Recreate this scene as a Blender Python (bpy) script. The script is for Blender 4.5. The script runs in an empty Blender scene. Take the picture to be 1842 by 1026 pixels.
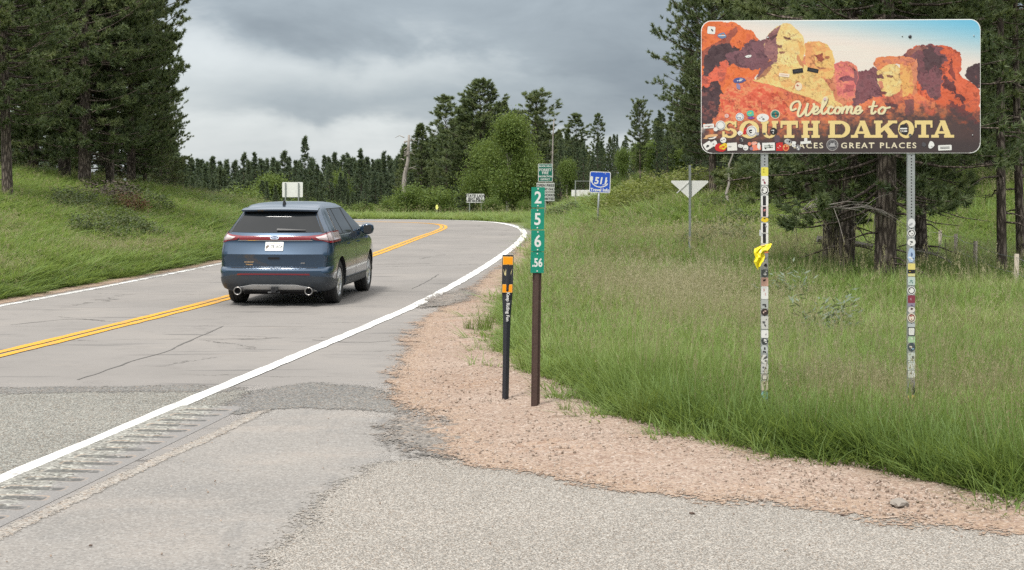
import bpy, math, random
import numpy as np
from mathutils import Vector, Matrix
R_ = math.radians
rnd = random.Random(7)
sc = bpy.context.scene
C = sc.collection

# ------------------------------------------------------------------ camera
HC, FPX, CX, HY = 2.1, 2700.0, 921.0, 325.0        # eye height, focal length in photo pixels, optical axis
cam = bpy.data.cameras.new('camera')
cam.sensor_width = 36.0
cam.lens = 36.0 * FPX / 1842.0
cam.shift_y = -(513.0 - HY) / 1842.0
cam.clip_start, cam.clip_end = 0.1, 6000
camo = bpy.data.objects.new('camera', cam)
C.objects.link(camo)
camo.location = (0, 0, HC)
camo.rotation_euler = (R_(90), 0, 0)
sc.camera = camo

# ------------------------------------------------------------------ world, sun, exposure
SUN_EL, SUN_AZ = 58.0, -150.0                       # azimuth from +Y clockwise: behind the camera, to the left
world = bpy.data.worlds.new('World')
sc.world = world
world.use_nodes = True
wt = world.node_tree
wt.nodes.clear()


class NT:
    """small helper to wire nodes"""
    def __init__(s, tree): s.t = tree
    def n(s, typ, ins=None, **props):
        nd = s.t.nodes.new(typ)
        for k, v in props.items(): setattr(nd, k, v)
        for k, v in (ins or {}).items(): s.set(nd, k, v)
        return nd
    def set(s, nd, k, v):
        sock = nd.inputs[k]
        if isinstance(v, bpy.types.NodeSocket): s.t.links.new(v, sock)
        elif isinstance(v, bpy.types.Node): s.t.links.new(v.outputs[0], sock)
        else:
            if sock.type == 'RGBA' and len(v) == 3: v = (*v, 1)
            sock.default_value = v
    def math(s, op, a, b=None, c=None, clamp=False):
        nd = s.n('ShaderNodeMath', operation=op, use_clamp=clamp)
        for i, v in enumerate((a, b, c)):
            if v is not None: s.set(nd, i, v)
        return nd.outputs[0]
    def mix(s, f, a, b, blend='MIX'):
        nd = s.n('ShaderNodeMix', data_type='RGBA', blend_type=blend)
        s.set(nd, 0, f); s.set(nd, 6, a); s.set(nd, 7, b)
        return nd.outputs[2]
    def noise(s, vec, scale, detail=4, rough=.55, dist=0.0, out=0):
        nd = s.n('ShaderNodeTexNoise', {'Scale': scale, 'Detail': detail, 'Roughness': rough, 'Distortion': dist})
        if vec is not None: s.set(nd, 'Vector', vec)
        return nd.outputs[out]
    def map(s, vec, scale=(1, 1, 1), loc=(0, 0, 0), rot=(0, 0, 0)):
        return s.n('ShaderNodeMapping', {'Vector': vec, 'Scale': scale, 'Location': loc, 'Rotation': rot}).outputs[0]
    def ramp(s, fac, stops, interp='LINEAR'):
        nd = s.n('ShaderNodeValToRGB', {'Fac': fac})
        cr = nd.color_ramp; cr.interpolation = interp
        while len(cr.elements) > 1: cr.elements.remove(cr.elements[-1])
        for i, (p, c) in enumerate(stops):
            e = cr.elements[0] if i == 0 else cr.elements.new(p)
            e.position = p
            e.color = (*c, 1) if isinstance(c, (tuple, list)) else (c, c, c, 1)
        return nd.outputs[0]
    def sstep(s, x, a, b):
        nd = s.n('ShaderNodeMapRange', {'Value': x, 'From Min': a, 'From Max': b}, interpolation_type='SMOOTHSTEP')
        return nd.outputs[0]


w = NT(wt)
sky = w.n('ShaderNodeTexSky', sky_type='NISHITA', sun_disc=False)
sky.sun_elevation = R_(SUN_EL)
sky.sun_rotation = R_(SUN_AZ)
bg_sky = w.n('ShaderNodeBackground', {'Color': sky, 'Strength': 0.10})
tc = w.n('ShaderNodeTexCoord').outputs['Generated']
sx = w.n('ShaderNodeSeparateXYZ', {'Vector': tc})
dx, dy, dz = sx.outputs
zc = w.math('MAXIMUM', dz, 0.0)
# cloud deck: a flat sheet overhead seen in perspective, softened near the horizon
den = w.math('ADD', zc, 0.09)
cxy = w.n('ShaderNodeCombineXYZ', {'X': w.math('DIVIDE', dx, den), 'Y': w.math('DIVIDE', dy, den), 'Z': 3.7}).outputs[0]
n_big = w.noise(w.map(cxy, (1.0, 0.7, 1), (2.3, 0.9, 0)), 0.55, 5, .5, .3)
n_mid = w.noise(w.map(tc, (11.0, 11.0, 26.0), (7.1, 3.3, 1.0)), 1.0, 6, .56, .35)
n_soft = w.noise(w.map(tc, (5.0, 5.0, 13.0), (0.4, 2.0, 0.6)), 1.0, 5, .55, .5)
n_wisp = w.noise(w.map(tc, (24.0, 24.0, 70.0), (1.4, 2.0, 5.6)), 1.0, 5, .6, .4)
# cloud bases crossing the northern sky: slate bellies with paler gaps between
warp = w.math('ADD', w.math('MULTIPLY', w.math('SUBTRACT', n_soft, .5), .075), w.math('MULTIPLY', w.math('SUBTRACT', n_mid, .5), .035))
warp = w.math('ADD', warp, w.math('MULTIPLY', w.math('SUBTRACT', n_wisp, .5), .012))
zz = w.math('ADD', dz, warp)
t1 = w.math('ADD', zz, w.math('MULTIPLY', w.math('ADD', dx, .19), .20))
belly1 = w.math('MULTIPLY', w.sstep(t1, .088, .122), w.math('SUBTRACT', 1.0, w.math('MULTIPLY', w.sstep(t1, .17, .30), .55)))
t2 = w.math('ADD', zz, w.math('MULTIPLY', dx, .06))
belly2 = w.math('MULTIPLY', w.sstep(t2, .024, .040), w.math('SUBTRACT', 1.0, w.sstep(t2, .044, .072)))
belly2 = w.math('MULTIPLY', belly2, w.sstep(dx, -.27, -.10))
shade = w.math('ADD', w.math('MULTIPLY', belly1, .50), w.math('MULTIPLY', belly2, .40))
shade = w.math('ADD', shade, w.math('MULTIPLY', w.sstep(dx, -.08, .16), .16))
shade = w.math('ADD', shade, w.math('MULTIPLY', w.math('SUBTRACT', n_big, .5), .55))
shade = w.math('ADD', shade, w.math('MULTIPLY', w.math('SUBTRACT', n_mid, .5), .75))
shade = w.math('ADD', shade, w.math('MULTIPLY', w.math('SUBTRACT', n_soft, .5), .5))
shade = w.math('ADD', shade, .20, clamp=True)
ccol = w.ramp(shade, [(0.0, (0.445, 0.466, 0.475)), (.30, (0.3406, 0.3665, 0.3820)), (.62, (0.232, 0.264, 0.290)), (1.0, (0.158, 0.186, 0.213))])
# overcast sky: brighter and more neutral towards the zenith
zf = w.sstep(zc, .14, .85)
zen = w.math('ADD', 1.0, w.math('MULTIPLY', zf, 3.5))
ccol = w.mix(zf, ccol, w.mix(.7, ccol, (.31, .288, .263)))
bg_cl = w.n('ShaderNodeBackground', {'Color': ccol, 'Strength': zen})
cover = w.math('SUBTRACT', .97, w.math('MULTIPLY', w.math('SUBTRACT', 1.0, shade), .10), clamp=True)
mixs = w.n('ShaderNodeMixShader', {0: cover, 1: bg_sky.outputs[0], 2: bg_cl.outputs[0]})
w.n('ShaderNodeOutputWorld', {'Surface': mixs.outputs[0]})

sun = bpy.data.lights.new('sun', 'SUN')
sun.energy, sun.angle, sun.color = 2.3, R_(12), (1, .965, .9)
suno = bpy.data.objects.new('sun', sun)
C.objects.link(suno)
_az = R_(SUN_AZ)
_d = Vector((math.sin(_az) * math.cos(R_(SUN_EL)), math.cos(_az) * math.cos(R_(SUN_EL)), math.sin(R_(SUN_EL))))
suno.rotation_euler = _d.to_track_quat('Z', 'Y').to_euler()

vs = sc.view_settings
sc.display_settings.display_device = 'sRGB'
vs.view_transform, vs.look, vs.exposure, vs.gamma, vs.use_curve_mapping = 'Standard', 'None', 0.80, 1.0, False
sc.render.engine = 'CYCLES'
sc.cycles.max_bounces = 6
sc.cycles.diffuse_bounces = 3
sc.cycles.transparent_max_bounces = 8
sc.cycles.use_denoising = False

# ------------------------------------------------------------------ helpers
def G(px, py):
    """point of the road plane (z = 0) at a photo position"""
    y = HC * FPX / (py - HY)
    return ((px - CX) * y / FPX, y)
def P(px, py, Y): return ((px - CX) * Y / FPX, Y, HC - (py - HY) * Y / FPX)
def lin(c):
    c = np.asarray(c, float) / 255.0
    return np.where(c <= .04045, c / 12.92, ((c + .055) / 1.055) ** 2.4)
def L3(r, g, b, k=1.0): return tuple(float(v) * k for v in lin((r, g, b)))

def mesh(name, V, F, attrs=None, smooth=False):
    """V (n,3), F list/array of faces; attrs {name: per-vertex float array or (n,4) colour}"""
    me = bpy.data.meshes.new(name)
    V = np.asarray(V, np.float32)
    if isinstance(F, np.ndarray):
        nf, k = F.shape
        me.vertices.add(len(V)); me.vertices.foreach_set('co', V.ravel())
        me.loops.add(nf * k); me.loops.foreach_set('vertex_index', F.astype(np.int32).ravel())
        me.polygons.add(nf)
        me.polygons.foreach_set('loop_start', np.arange(0, nf * k, k, dtype=np.int32))
        try: me.polygons.foreach_set('loop_total', np.full(nf, k, np.int32))
        except Exception: pass
        me.update(calc_edges=True)
    else:
        me.from_pydata([tuple(map(float, v)) for v in V], [], [tuple(int(i) for i in f) for f in F])
        me.update()
    for an, av in (attrs or {}).items():
        av = np.asarray(av, np.float32)
        if av.ndim == 2:
            a = me.attributes.new(an, 'FLOAT_COLOR', 'POINT'); a.data.foreach_set('color', av.ravel())
        else:
            a = me.attributes.new(an, 'FLOAT', 'POINT'); a.data.foreach_set('value', av)
    if smooth: me.polygons.foreach_set('use_smooth', np.ones(len(me.polygons), bool))
    return me

def ob(name, me, mat=None, parent=None, loc=None, rot=None, kind=None, label=None):
    o = bpy.data.objects.new(name, me)
    C.objects.link(o)
    if mat is not None and me is not None:
        for m in (mat if isinstance(mat, (list, tuple)) else [mat]):
            if len(me.materials) < (len(mat) if isinstance(mat, (list, tuple)) else 1): me.materials.append(m)
    if parent: o.parent = parent
    if loc: o.location = loc
    if rot: o.rotation_euler = rot
    if kind: o['kind'] = kind
    if label: o['label'] = label
    return o

def thing(name, label, cat, loc=(0, 0, 0), rot=(0, 0, 0), group=None, me=None, mat=None):
    o = ob(name, me, mat, loc=loc, rot=rot, label=label)
    o['category'] = cat
    if group: o['group'] = group
    return o

class MB:
    """collects simple shapes into one mesh"""
    def __init__(s): s.v, s.f, s.m = [], [], []
    def add(s, v, f, mi=0):
        b = len(s.v); s.v += [tuple(p) for p in v]; s.f += [tuple(b + i for i in q) for q in f]; s.m += [mi] * len(f)
    def box(s, c, d, rot=None, mi=0):
        x, y, z = (k / 2 for k in d)
        v = [Vector(p) for p in ((-x, -y, -z), (x, -y, -z), (x, y, -z), (-x, y, -z), (-x, -y, z), (x, -y, z), (x, y, z), (-x, y, z))]
        if rot is not None: v = [rot @ p for p in v]
        s.add([p + Vector(c) for p in v], [(3, 2, 1, 0), (4, 5, 6, 7), (0, 1, 5, 4), (1, 2, 6, 5), (2, 3, 7, 6), (3, 0, 4, 7)], mi)
    def prism(s, poly, y0, y1, mi=0):
        """polygon in (x, z), counter-clockwise as seen from -y; extruded from y0 (front) to y1"""
        n = len(poly)
        v = [(x, y0, z) for x, z in poly] + [(x, y1, z) for x, z in poly]
        f = [tuple(range(n)), tuple(range(2 * n - 1, n - 1, -1))]
        f += [(i, i + n, (i + 1) % n + n, (i + 1) % n) for i in range(n)]
        s.add(v, f, mi)
    def tube(s, pts, rad, sides=8, cap=True, mi=0):
        pts = [Vector(p) for p in pts]
        rad = rad if isinstance(rad, (list, tuple)) else [rad] * len(pts)
        v, f = [], []
        up = None
        for i, p in enumerate(pts):
            t = (pts[min(i + 1, len(pts) - 1)] - pts[max(i - 1, 0)]).normalized()
            a = Vector((0, 0, 1)) if abs(t.z) < .9 else Vector((1, 0, 0))
            if up is not None: a = up
            u = t.cross(a).normalized(); vv = u.cross(t).normalized(); up = vv
            for k in range(sides):
                an = 2 * math.pi * k / sides
                v.append(p + (u * math.cos(an) + vv * math.sin(an)) * rad[i])
        for i in range(len(pts) - 1):
            for k in range(sides):
                a, b = i * sides + k, i * sides + (k + 1) % sides
                f.append((a, b, b + sides, a + sides))
        if cap:
            f.append(tuple(range(sides - 1, -1, -1)))
            f.append(tuple((len(pts) - 1) * sides + k for k in range(sides)))
        s.add(v, f, mi)
    def lathe(s, prof, axis='x', n=32, c=(0, 0, 0), mi=0):
        """profile of (along axis, radius)"""
        v, f = [], []
        for a, r in prof:
            for k in range(n):
                an = 2 * math.pi * k / n
                p, q = r * math.cos(an), r * math.sin(an)
                o = {'x': (a, p, q), 'y': (q, a, p), 'z': (p, q, a)}[axis]
                v.append(tuple(o[i] + c[i] for i in range(3)))
        for i in range(len(prof) - 1):
            for k in range(n):
                a, b = i * n + k, i * n + (k + 1) % n
                f.append((a, b, b + n, a + n))
        s.add(v, f, mi)
    def mesh(s, name, smooth=False):
        me = mesh(name, s.v, s.f, smooth=smooth)
        if any(s.m): me.polygons.foreach_set('material_index', np.array(s.m, np.int32))
        return me

def rrect(x0, z0, x1, z1, r, n=5):
    out = []
    for cx, cz, a0 in ((x1 - r, z0 + r, -90), (x1 - r, z1 - r, 0), (x0 + r, z1 - r, 90), (x0 + r, z0 + r, 180)):
        for k in range(n + 1):
            a = R_(a0 + 90 * k / n)
            out.append((cx + r * math.cos(a), cz + r * math.sin(a)))
    return out

def circ(cx, cz, r, n=20, rz=None):
    rz = rz or r
    return [(cx + r * math.cos(2 * math.pi * k / n), cz + rz * math.sin(2 * math.pi * k / n)) for k in range(n)]

def auto_smooth(me, ang=40):
    me.polygons.foreach_set('use_smooth', np.ones(len(me.polygons), bool))
    try: me.set_sharp_from_angle(angle=R_(ang))
    except Exception: pass
    return me

def text_mesh(s, size, offset=0.0, spacing=1.0, xs=1.0, shear=0.0):
    """text as flat mesh data in the (x, z) plane, centred: returns V, F"""
    cu = bpy.data.curves.new('txt', 'FONT')
    cu.body, cu.size, cu.offset, cu.space_character, cu.shear = s, size, offset, spacing, shear
    cu.align_x, cu.align_y, cu.resolution_u = 'CENTER', 'CENTER', 3
    o = bpy.data.objects.new('txt', cu)
    C.objects.link(o)
    dg = bpy.context.evaluated_depsgraph_get()
    me = bpy.data.meshes.new_from_object(o.evaluated_get(dg))
    V = np.array([v.co for v in me.vertices]).reshape(-1, 3)
    F = [tuple(p.vertices) for p in me.polygons]
    bpy.data.objects.remove(o); bpy.data.curves.remove(cu); bpy.data.meshes.remove(me)
    c = (V.max(0) + V.min(0)) / 2
    V = V - c
    V = np.stack([V[:, 0] * xs, np.zeros(len(V)), V[:, 1]], 1)
    return V, F

def lettering(name, s, size, mat, parent, at, offset=0.0, xs=1.0, rot=None, spacing=1.0, shear=0.0):
    V, F = text_mesh(s, size, offset, spacing, xs, shear)
    return ob(name, mesh(name, V, F), mat, parent, loc=at, rot=rot)

# numpy noise
def _hash(ix, iy, seed):
    h = (ix.astype(np.int64) * 374761393 + iy.astype(np.int64) * 668265263 + seed * 974711) & 0x7fffffff
    h = ((h ^ (h >> 13)) * 1274126177) & 0x7fffffff
    return ((h ^ (h >> 16)) & 0xffff) / 65535.0
def vnoise(x, y, seed=0):
    x, y = np.asarray(x, float), np.asarray(y, float)
    ix, iy = np.floor(x), np.floor(y)
    fx, fy = x - ix, y - iy
    fx, fy = fx * fx * (3 - 2 * fx), fy * fy * (3 - 2 * fy)
    a, b = _hash(ix, iy, seed), _hash(ix + 1, iy, seed)
    c, d = _hash(ix, iy + 1, seed), _hash(ix + 1, iy + 1, seed)
    return (a + (b - a) * fx) * (1 - fy) + (c + (d - c) * fx) * fy
def fbm(x, y, seed=0, oct=4):
    s, a, t = 0, .5, 0
    for k in range(oct):
        s = s + a * vnoise(x * 2 ** k, y * 2 ** k, seed + k * 17); t += a; a *= .5
    return s / t
def sst(x, a, b):
    t = np.clip((np.asarray(x, float) - a) / (b - a), 0, 1)
    return t * t * (3 - 2 * t)

def poly_inside(poly, X, Y):
    ins = np.zeros(X.shape, bool)
    n = len(poly)
    for i in range(n):
        x1, y1 = poly[i]; x2, y2 = poly[(i + 1) % n]
        c = ((y1 > Y) != (y2 > Y)) & (X < (x2 - x1) * (Y - y1) / ((y2 - y1) if y2 != y1 else 1e-12) + x1)
        ins ^= c
    return ins
def line_dist(pts, X, Y):
    """distance to polyline, side sign (+ = right of travel), arc length of the foot"""
    best = np.full(X.shape, 1e9); sign = np.zeros(X.shape); arc = np.zeros(X.shape); s0 = 0
    for (x1, y1), (x2, y2) in zip(pts[:-1], pts[1:]):
        ex, ey = x2 - x1, y2 - y1
        l2 = ex * ex + ey * ey
        t = np.clip(((X - x1) * ex + (Y - y1) * ey) / l2, 0, 1)
        qx, qy = x1 + t * ex, y1 + t * ey
        d = np.hypot(X - qx, Y - qy)
        m = d < best
        best = np.where(m, d, best)
        cr = (X - x1) * ey - (Y - y1) * ex
        sign = np.where(m, np.sign(cr), sign)
        arc = np.where(m, s0 + t * math.sqrt(l2), arc)
        s0 += math.sqrt(l2)
    return best, sign, arc
def poly_sd(poly, X, Y):
    d, _, _ = line_dist(list(poly) + [poly[0]], X, Y)
    return np.where(poly_inside(poly, X, Y), d, -d)

def smooth_line(pts, step=1.0):
    """Catmull-Rom through pts, resampled"""
    p = np.array(pts, float)
    out = []
    for i in range(len(p) - 1):
        p0, p1, p2, p3 = p[max(i - 1, 0)], p[i], p[i + 1], p[min(i + 2, len(p) - 1)]
        n = max(2, int(np.hypot(*(p2 - p1)) / step))
        for k in range(n):
            t = k / n
            out.append(.5 * ((2 * p1) + (-p0 + p2) * t + (2 * p0 - 5 * p1 + 4 * p2 - p3) * t * t + (-p0 + 3 * p1 - 3 * p2 + p3) * t ** 3))
    out.append(p[-1])
    return np.array(out)
def offset_line(p, d):
    t = np.gradient(p, axis=0)
    t /= np.hypot(t[:, 0], t[:, 1])[:, None]
    d = np.asarray(d, float)
    nrm = np.stack([t[:, 1], -t[:, 0]], 1)      # to the right of travel
    return p + nrm * (d[:, None] if d.ndim else d)

# ------------------------------------------------------------------ materials
MATS = {}
def M(name, col=(.5, .5, .5), rough=.6, metal=0.0, coat=0.0, var=.12, vscale=9.0, bump=0.0, bscale=60.0, spec=.5, dirt=0.0):
    """painted / plastic / metal surface with a little procedural unevenness"""
    if name in MATS: return MATS[name]
    m = bpy.data.materials.new(name); m.use_nodes = True
    t = NT(m.node_tree)
    b = m.node_tree.nodes['Principled BSDF']
    pos = t.n('ShaderNodeTexCoord').outputs['Object']
    n1 = t.noise(pos, vscale, 5, .6)
    k = t.math('ADD', 1 - var, t.math('MULTIPLY', n1, 2 * var))
    c = t.mix(1.0, col, t.n('ShaderNodeCombineXYZ', {'X': k, 'Y': k, 'Z': k}).outputs[0], 'MULTIPLY')
    if dirt:
        n2 = t.noise(pos, vscale * 3.1, 6, .65)
        c = t.mix(t.math('MULTIPLY', t.sstep(n2, .5, .75), dirt), c, (.13, .11, .085))
    t.set(b, 'Base Color', c)
    t.set(b, 'Roughness', t.math('ADD', rough - .06, t.math('MULTIPLY', n1, .12)))
    t.set(b, 'Metallic', metal); t.set(b, 'Coat Weight', coat); t.set(b, 'Specular IOR Level', spec)
    if coat: t.set(b, 'Coat Roughness', .04)
    if bump:
        bn = t.n('ShaderNodeBump', {'Strength': bump, 'Distance': .01, 'Height': t.noise(pos, bscale, 4, .6)})
        t.set(b, 'Normal', bn.outputs[0])
    MATS[name] = m
    return m

def foliage_mat(name, dark, mid, light, trans=.25, rough=.55, noise_scale=.6, src='tint'):
    m = bpy.data.materials.new(name); m.use_nodes = True
    t = NT(m.node_tree); nt = m.node_tree
    b = nt.nodes['Principled BSDF']
    a = t.n('ShaderNodeAttribute', attribute_name=src)
    if src == 'gtint': a.attribute_type = 'INSTANCER'
    oi = t.n('ShaderNodeObjectInfo')
    f = t.math('ADD', t.math('MULTIPLY', a.outputs['Fac'], .8), t.math('MULTIPLY', oi.outputs['Random'], .2 if src == 'tint' else .1))
    col = t.ramp(f, [(0, dark), (.5, mid), (1, light)])
    t.set(b, 'Base Color', col); t.set(b, 'Roughness', rough); t.set(b, 'Specular IOR Level', .25)
    tr = t.n('ShaderNodeBsdfTranslucent', {'Color': t.mix(.3, col, (.30, .36, .06))})
    mx = t.n('ShaderNodeMixShader', {0: trans, 1: b.outputs[0], 2: tr.outputs[0]})
    out = [n for n in nt.nodes if n.type == 'OUTPUT_MATERIAL'][0]
    t.set(out, 'Surface', mx.outputs[0])
    return m

def surface_mat(name, build, edge=False, edge_noise=(3.0, .25), edge_fine=1.3, rough=.9, bump=(.4, 90, .006)):
    """ground-like material; build(t, pos) returns a colour socket (and optionally a height socket)"""
    m = bpy.data.materials.new(name); m.use_nodes = True
    t = NT(m.node_tree); nt = m.node_tree
    b = nt.nodes['Principled BSDF']
    pos = t.n('ShaderNodeNewGeometry').outputs['Position']
    r = build(t, pos)
    col, h = r if isinstance(r, tuple) else (r, None)
    t.set(b, 'Base Color', col); t.set(b, 'Roughness', rough); t.set(b, 'Specular IOR Level', .2)
    if h is None: h = t.noise(pos, bump[1], 3, .6)
    t.set(b, 'Normal', t.n('ShaderNodeBump', {'Strength': bump[0], 'Distance': bump[2], 'Height': h}).outputs[0])
    if edge:
        sd = t.n('ShaderNodeAttribute', attribute_name='sd').outputs['Fac']
        nz = t.math('MULTIPLY', t.math('SUBTRACT', t.noise(pos, edge_noise[0], 7, .72), .5), edge_noise[1])
        nz = t.math('ADD', nz, t.math('MULTIPLY', t.math('SUBTRACT', t.noise(pos, 34, 3, .7), .5), edge_noise[1] * edge_fine))
        a = t.math('GREATER_THAN', t.math('ADD', sd, nz), 0.0)
        mx = t.n('ShaderNodeMixShader', {0: a, 1: t.n('ShaderNodeBsdfTransparent').outputs[0], 2: b.outputs[0]})
        out = [n for n in nt.nodes if n.type == 'OUTPUT_MATERIAL'][0]
        t.set(out, 'Surface', mx.outputs[0])
    return m

# ------------------------------------------------------------------ road lines in world metres
RIGHT = [(-9.0, -30), (-5.9, -7), (-3.58, 10.5), (-2.17, 20.9), (-1.49, 26.5), (-.80, 34.6), (-.24, 42.7), (.24, 51.3), (.47, 59.2), (.27, 67),
         (-.65, 74.1), (-2.35, 78.3), (-4.8, 80.2), (-8, 81), (-12, 81.2), (-20, 80.3), (-32, 76.5), (-45, 70.5), (-62, 60), (-90, 35)]
YELLOW = [(-12.6, -30), (-9.45, -7), (-7.25, 10.5), (-6.18, 18.1), (-5.14, 26.4), (-4.5, 34.5), (-3.92, 42.5), (-3.42, 55), (-3.1, 62), (-3.05, 67),
          (-3.5, 71.5), (-4.9, 74.6), (-7.5, 76.4), (-11.5, 77.1), (-20, 76.6), (-31, 73), (-43, 67.2), (-60, 57), (-88, 32)]
LEFT = [(-16.2, -30), (-13.0, -7), (-10.7, 10.5), (-8.56, 25.1), (-7.36, 37.8), (-6.75, 50), (-6.5, 60), (-6.55, 66), (-7.1, 70), (-8.7, 72.4),
        (-12, 73.4), (-20, 73), (-30, 69.6), (-42, 63.8), (-58, 54), (-85, 30)]
RIGHT_S, YELLOW_S, LEFT_S = (smooth_line(p, .8) for p in (RIGHT, YELLOW, LEFT))

GRAVEL_PX = [(952, 428), (940, 440), (925, 457), (897, 482), (846, 520), (790, 553), (742, 592), (716, 640), (690, 690), (702, 722), (765, 748), (795, 788), (790, 812),
             (850, 840), (1000, 864), (1200, 888), (1500, 924), (1842, 962), (2400, 1022), (2700, 940), (1900, 880), (1640, 835), (1500, 800), (1330, 770),
             (1200, 735), (1130, 700), (1050, 670), (985, 645), (960, 610), (930, 585), (945, 560), (975, 505), (1000, 455), (1000, 428), (975, 417)]
GRAVEL = [G(*p) for p in GRAVEL_PX]
GRASS_EDGE = [G(*p) for p in [(2900, 985), (1842, 908), (1640, 864), (1500, 833), (1300, 808), (1160, 776), (1075, 722), (1000, 692), (945, 668), (925, 640), (905, 605),
                              (905, 580), (925, 540), (960, 480), (985, 440), (975, 418), (955, 408)]]

def terrain(X, Y):
    X, Y = np.asarray(X, float), np.asarray(Y, float)
    dl, sl, _ = line_dist(LEFT, X, Y)
    dr, sr, _ = line_dist(RIGHT, X, Y)
    dL = np.where(sl < 0, dl, -dl)          # outside to the left
    dR = np.where(sr > 0, dr, -dr)
    z = np.full(X.shape, -.035)
    bank = 5.4 * (1 - np.exp(-.047 * np.maximum(dL - .7, 0)))
    z = np.where(dL > 0, z + bank + .25 * (fbm(X * .12, Y * .12, 3) - .5) * sst(dL, 1.5, 6), z)
    # right-hand field: level verge, knoll rising towards the trees
    kn = 1.75 * sst(Y, 38, 64) * sst(X, .5, 8) + .25 * (fbm(X * .15, Y * .15, 9) - .5) * sst(dR, 2, 6) * sst(Y, 15, 25)
    kn = kn + .5 * sst(X, 9, 22) * sst(Y, 26, 50)
    kn = kn + 1.2 * sst(Y, 66, 130) * sst(X, 0, 14)
    far = -7.0 * np.clip((Y - 86) / 95, 0, 1.6) ** 1.15 * (1 - sst(X, -4, 18))
    z = np.where(dR > 0, z + kn * sst(dR, .6, 3) + far, z)
    return z
def tz(x, y): return float(terrain(np.array([x]), np.array([y]))[0])

# ground sheet: fine near the road, coarse to the horizon
gx = np.concatenate([-np.geomspace(70, 2500, 16)[::-1], np.arange(-68, 68, .8), np.geomspace(68, 2500, 16)])
gy = np.concatenate([-np.geomspace(30, 800, 8)[::-1], np.arange(-28, 112, .8), np.geomspace(112, 4000, 26)])
GX, GY = np.meshgrid(gx, gy)
GZ = terrain(GX, GY)
GZ = np.where((GY < 0), np.where(GX < -10, GZ, -.035), GZ)
nx, ny = len(gx), len(gy)
idx = np.arange(nx * ny).reshape(ny, nx)
Fq = np.stack([idx[:-1, :-1].ravel(), idx[:-1, 1:].ravel(), idx[1:, 1:].ravel(), idx[1:, :-1].ravel()], 1)

def ground_build(t, pos):
    n1 = t.noise(pos, .35, 6, .62); n2 = t.noise(pos, 2.6, 6, .65); n3 = t.noise(pos, 26, 4, .7)
    c = t.ramp(n1, [(.25, (.085, .105, .035)), (.5, (.115, .125, .05)), (.75, (.16, .145, .07))])
    c = t.mix(t.math('MULTIPLY', t.sstep(n2, .48, .7), .55), c, (.13, .11, .06))
    c = t.mix(t.math('MULTIPLY', t.sstep(n3, .45, .75), .5), c, (.055, .075, .022))
    return c, n3
m_ground = surface_mat('grassy_soil', ground_build, bump=(.6, 30, .03))
ob('ground', mesh('ground', np.stack([GX.ravel(), GY.ravel(), GZ.ravel()], 1), Fq, smooth=True), m_ground, kind='structure')

# ------------------------------------------------------------------ pavement
def speckle(t, pos, scale):
    v = t.n('ShaderNodeTexVoronoi', {'Vector': pos, 'Scale': scale, 'Randomness': 1.0})
    return v
def asphalt_build(t, pos):
    flat = t.map(pos, (1, 1, 0))
    n1 = t.noise(flat, .28, 5, .6); n2 = t.noise(flat, 1.7, 6, .68, .3); n3 = t.noise(flat, 60, 3, .7)
    c = t.ramp(n1, [(.3, (0.1764, 0.1656, 0.1562)), (.5, (0.2038, 0.1908, 0.18)), (.7, (0.2318, 0.2146, 0.1987))])
    c = t.mix(t.math('MULTIPLY', t.sstep(n2, .5, .74), .5), c, (0.144, 0.1354, 0.1282))
    # faint darker streaks across the lane where thermal cracks were ground and worn
    st = t.noise(t.map(flat, (.42, 3.4, 0)), 1.0, 6, .62, .25)
    c = t.mix(t.math('MULTIPLY', t.sstep(st, .585, .66), .60), c, (0.09, 0.0864, 0.08496))
    st2 = t.noise(t.map(flat, (.5, 7.5, 0), (4, 9, 0)), 1.0, 5, .6, .2)
    c = t.mix(t.math('MULTIPLY', t.sstep(st2, .60, .68), .38), c, (0.288, 0.2484, 0.216))
    c = t.mix(t.math('MULTIPLY', t.sstep(n3, .35, .8), .45), c, (0.1368, 0.1296, 0.1224))
    # cracks: thin warped cell borders
    wv = t.n('ShaderNodeVectorMath', {0: t.map(flat, (.16, .42, 0)), 1: t.map(t.noise(flat, 1.1, 5, .7, out=1), (.30, .30, 0))}, operation='ADD').outputs[0]
    vo = t.n('ShaderNodeTexVoronoi', {'Vector': wv, 'Scale': 1.0}, feature='DISTANCE_TO_EDGE')
    crack = t.math('MULTIPLY', t.math('SUBTRACT', 1.0, t.sstep(vo.outputs['Distance'], .0015, .008)), t.sstep(t.noise(flat, .5, 3), .42, .6))
    c = t.mix(t.math('MULTIPLY', crack, .7), c, (0.0504, 0.0468, 0.0432))
    h = t.math('SUBTRACT', n3, t.math('MULTIPLY', crack, .8))
    return c, h
m_asphalt = surface_mat('worn_asphalt', asphalt_build, bump=(.35, 60, .006), rough=.85)

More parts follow.
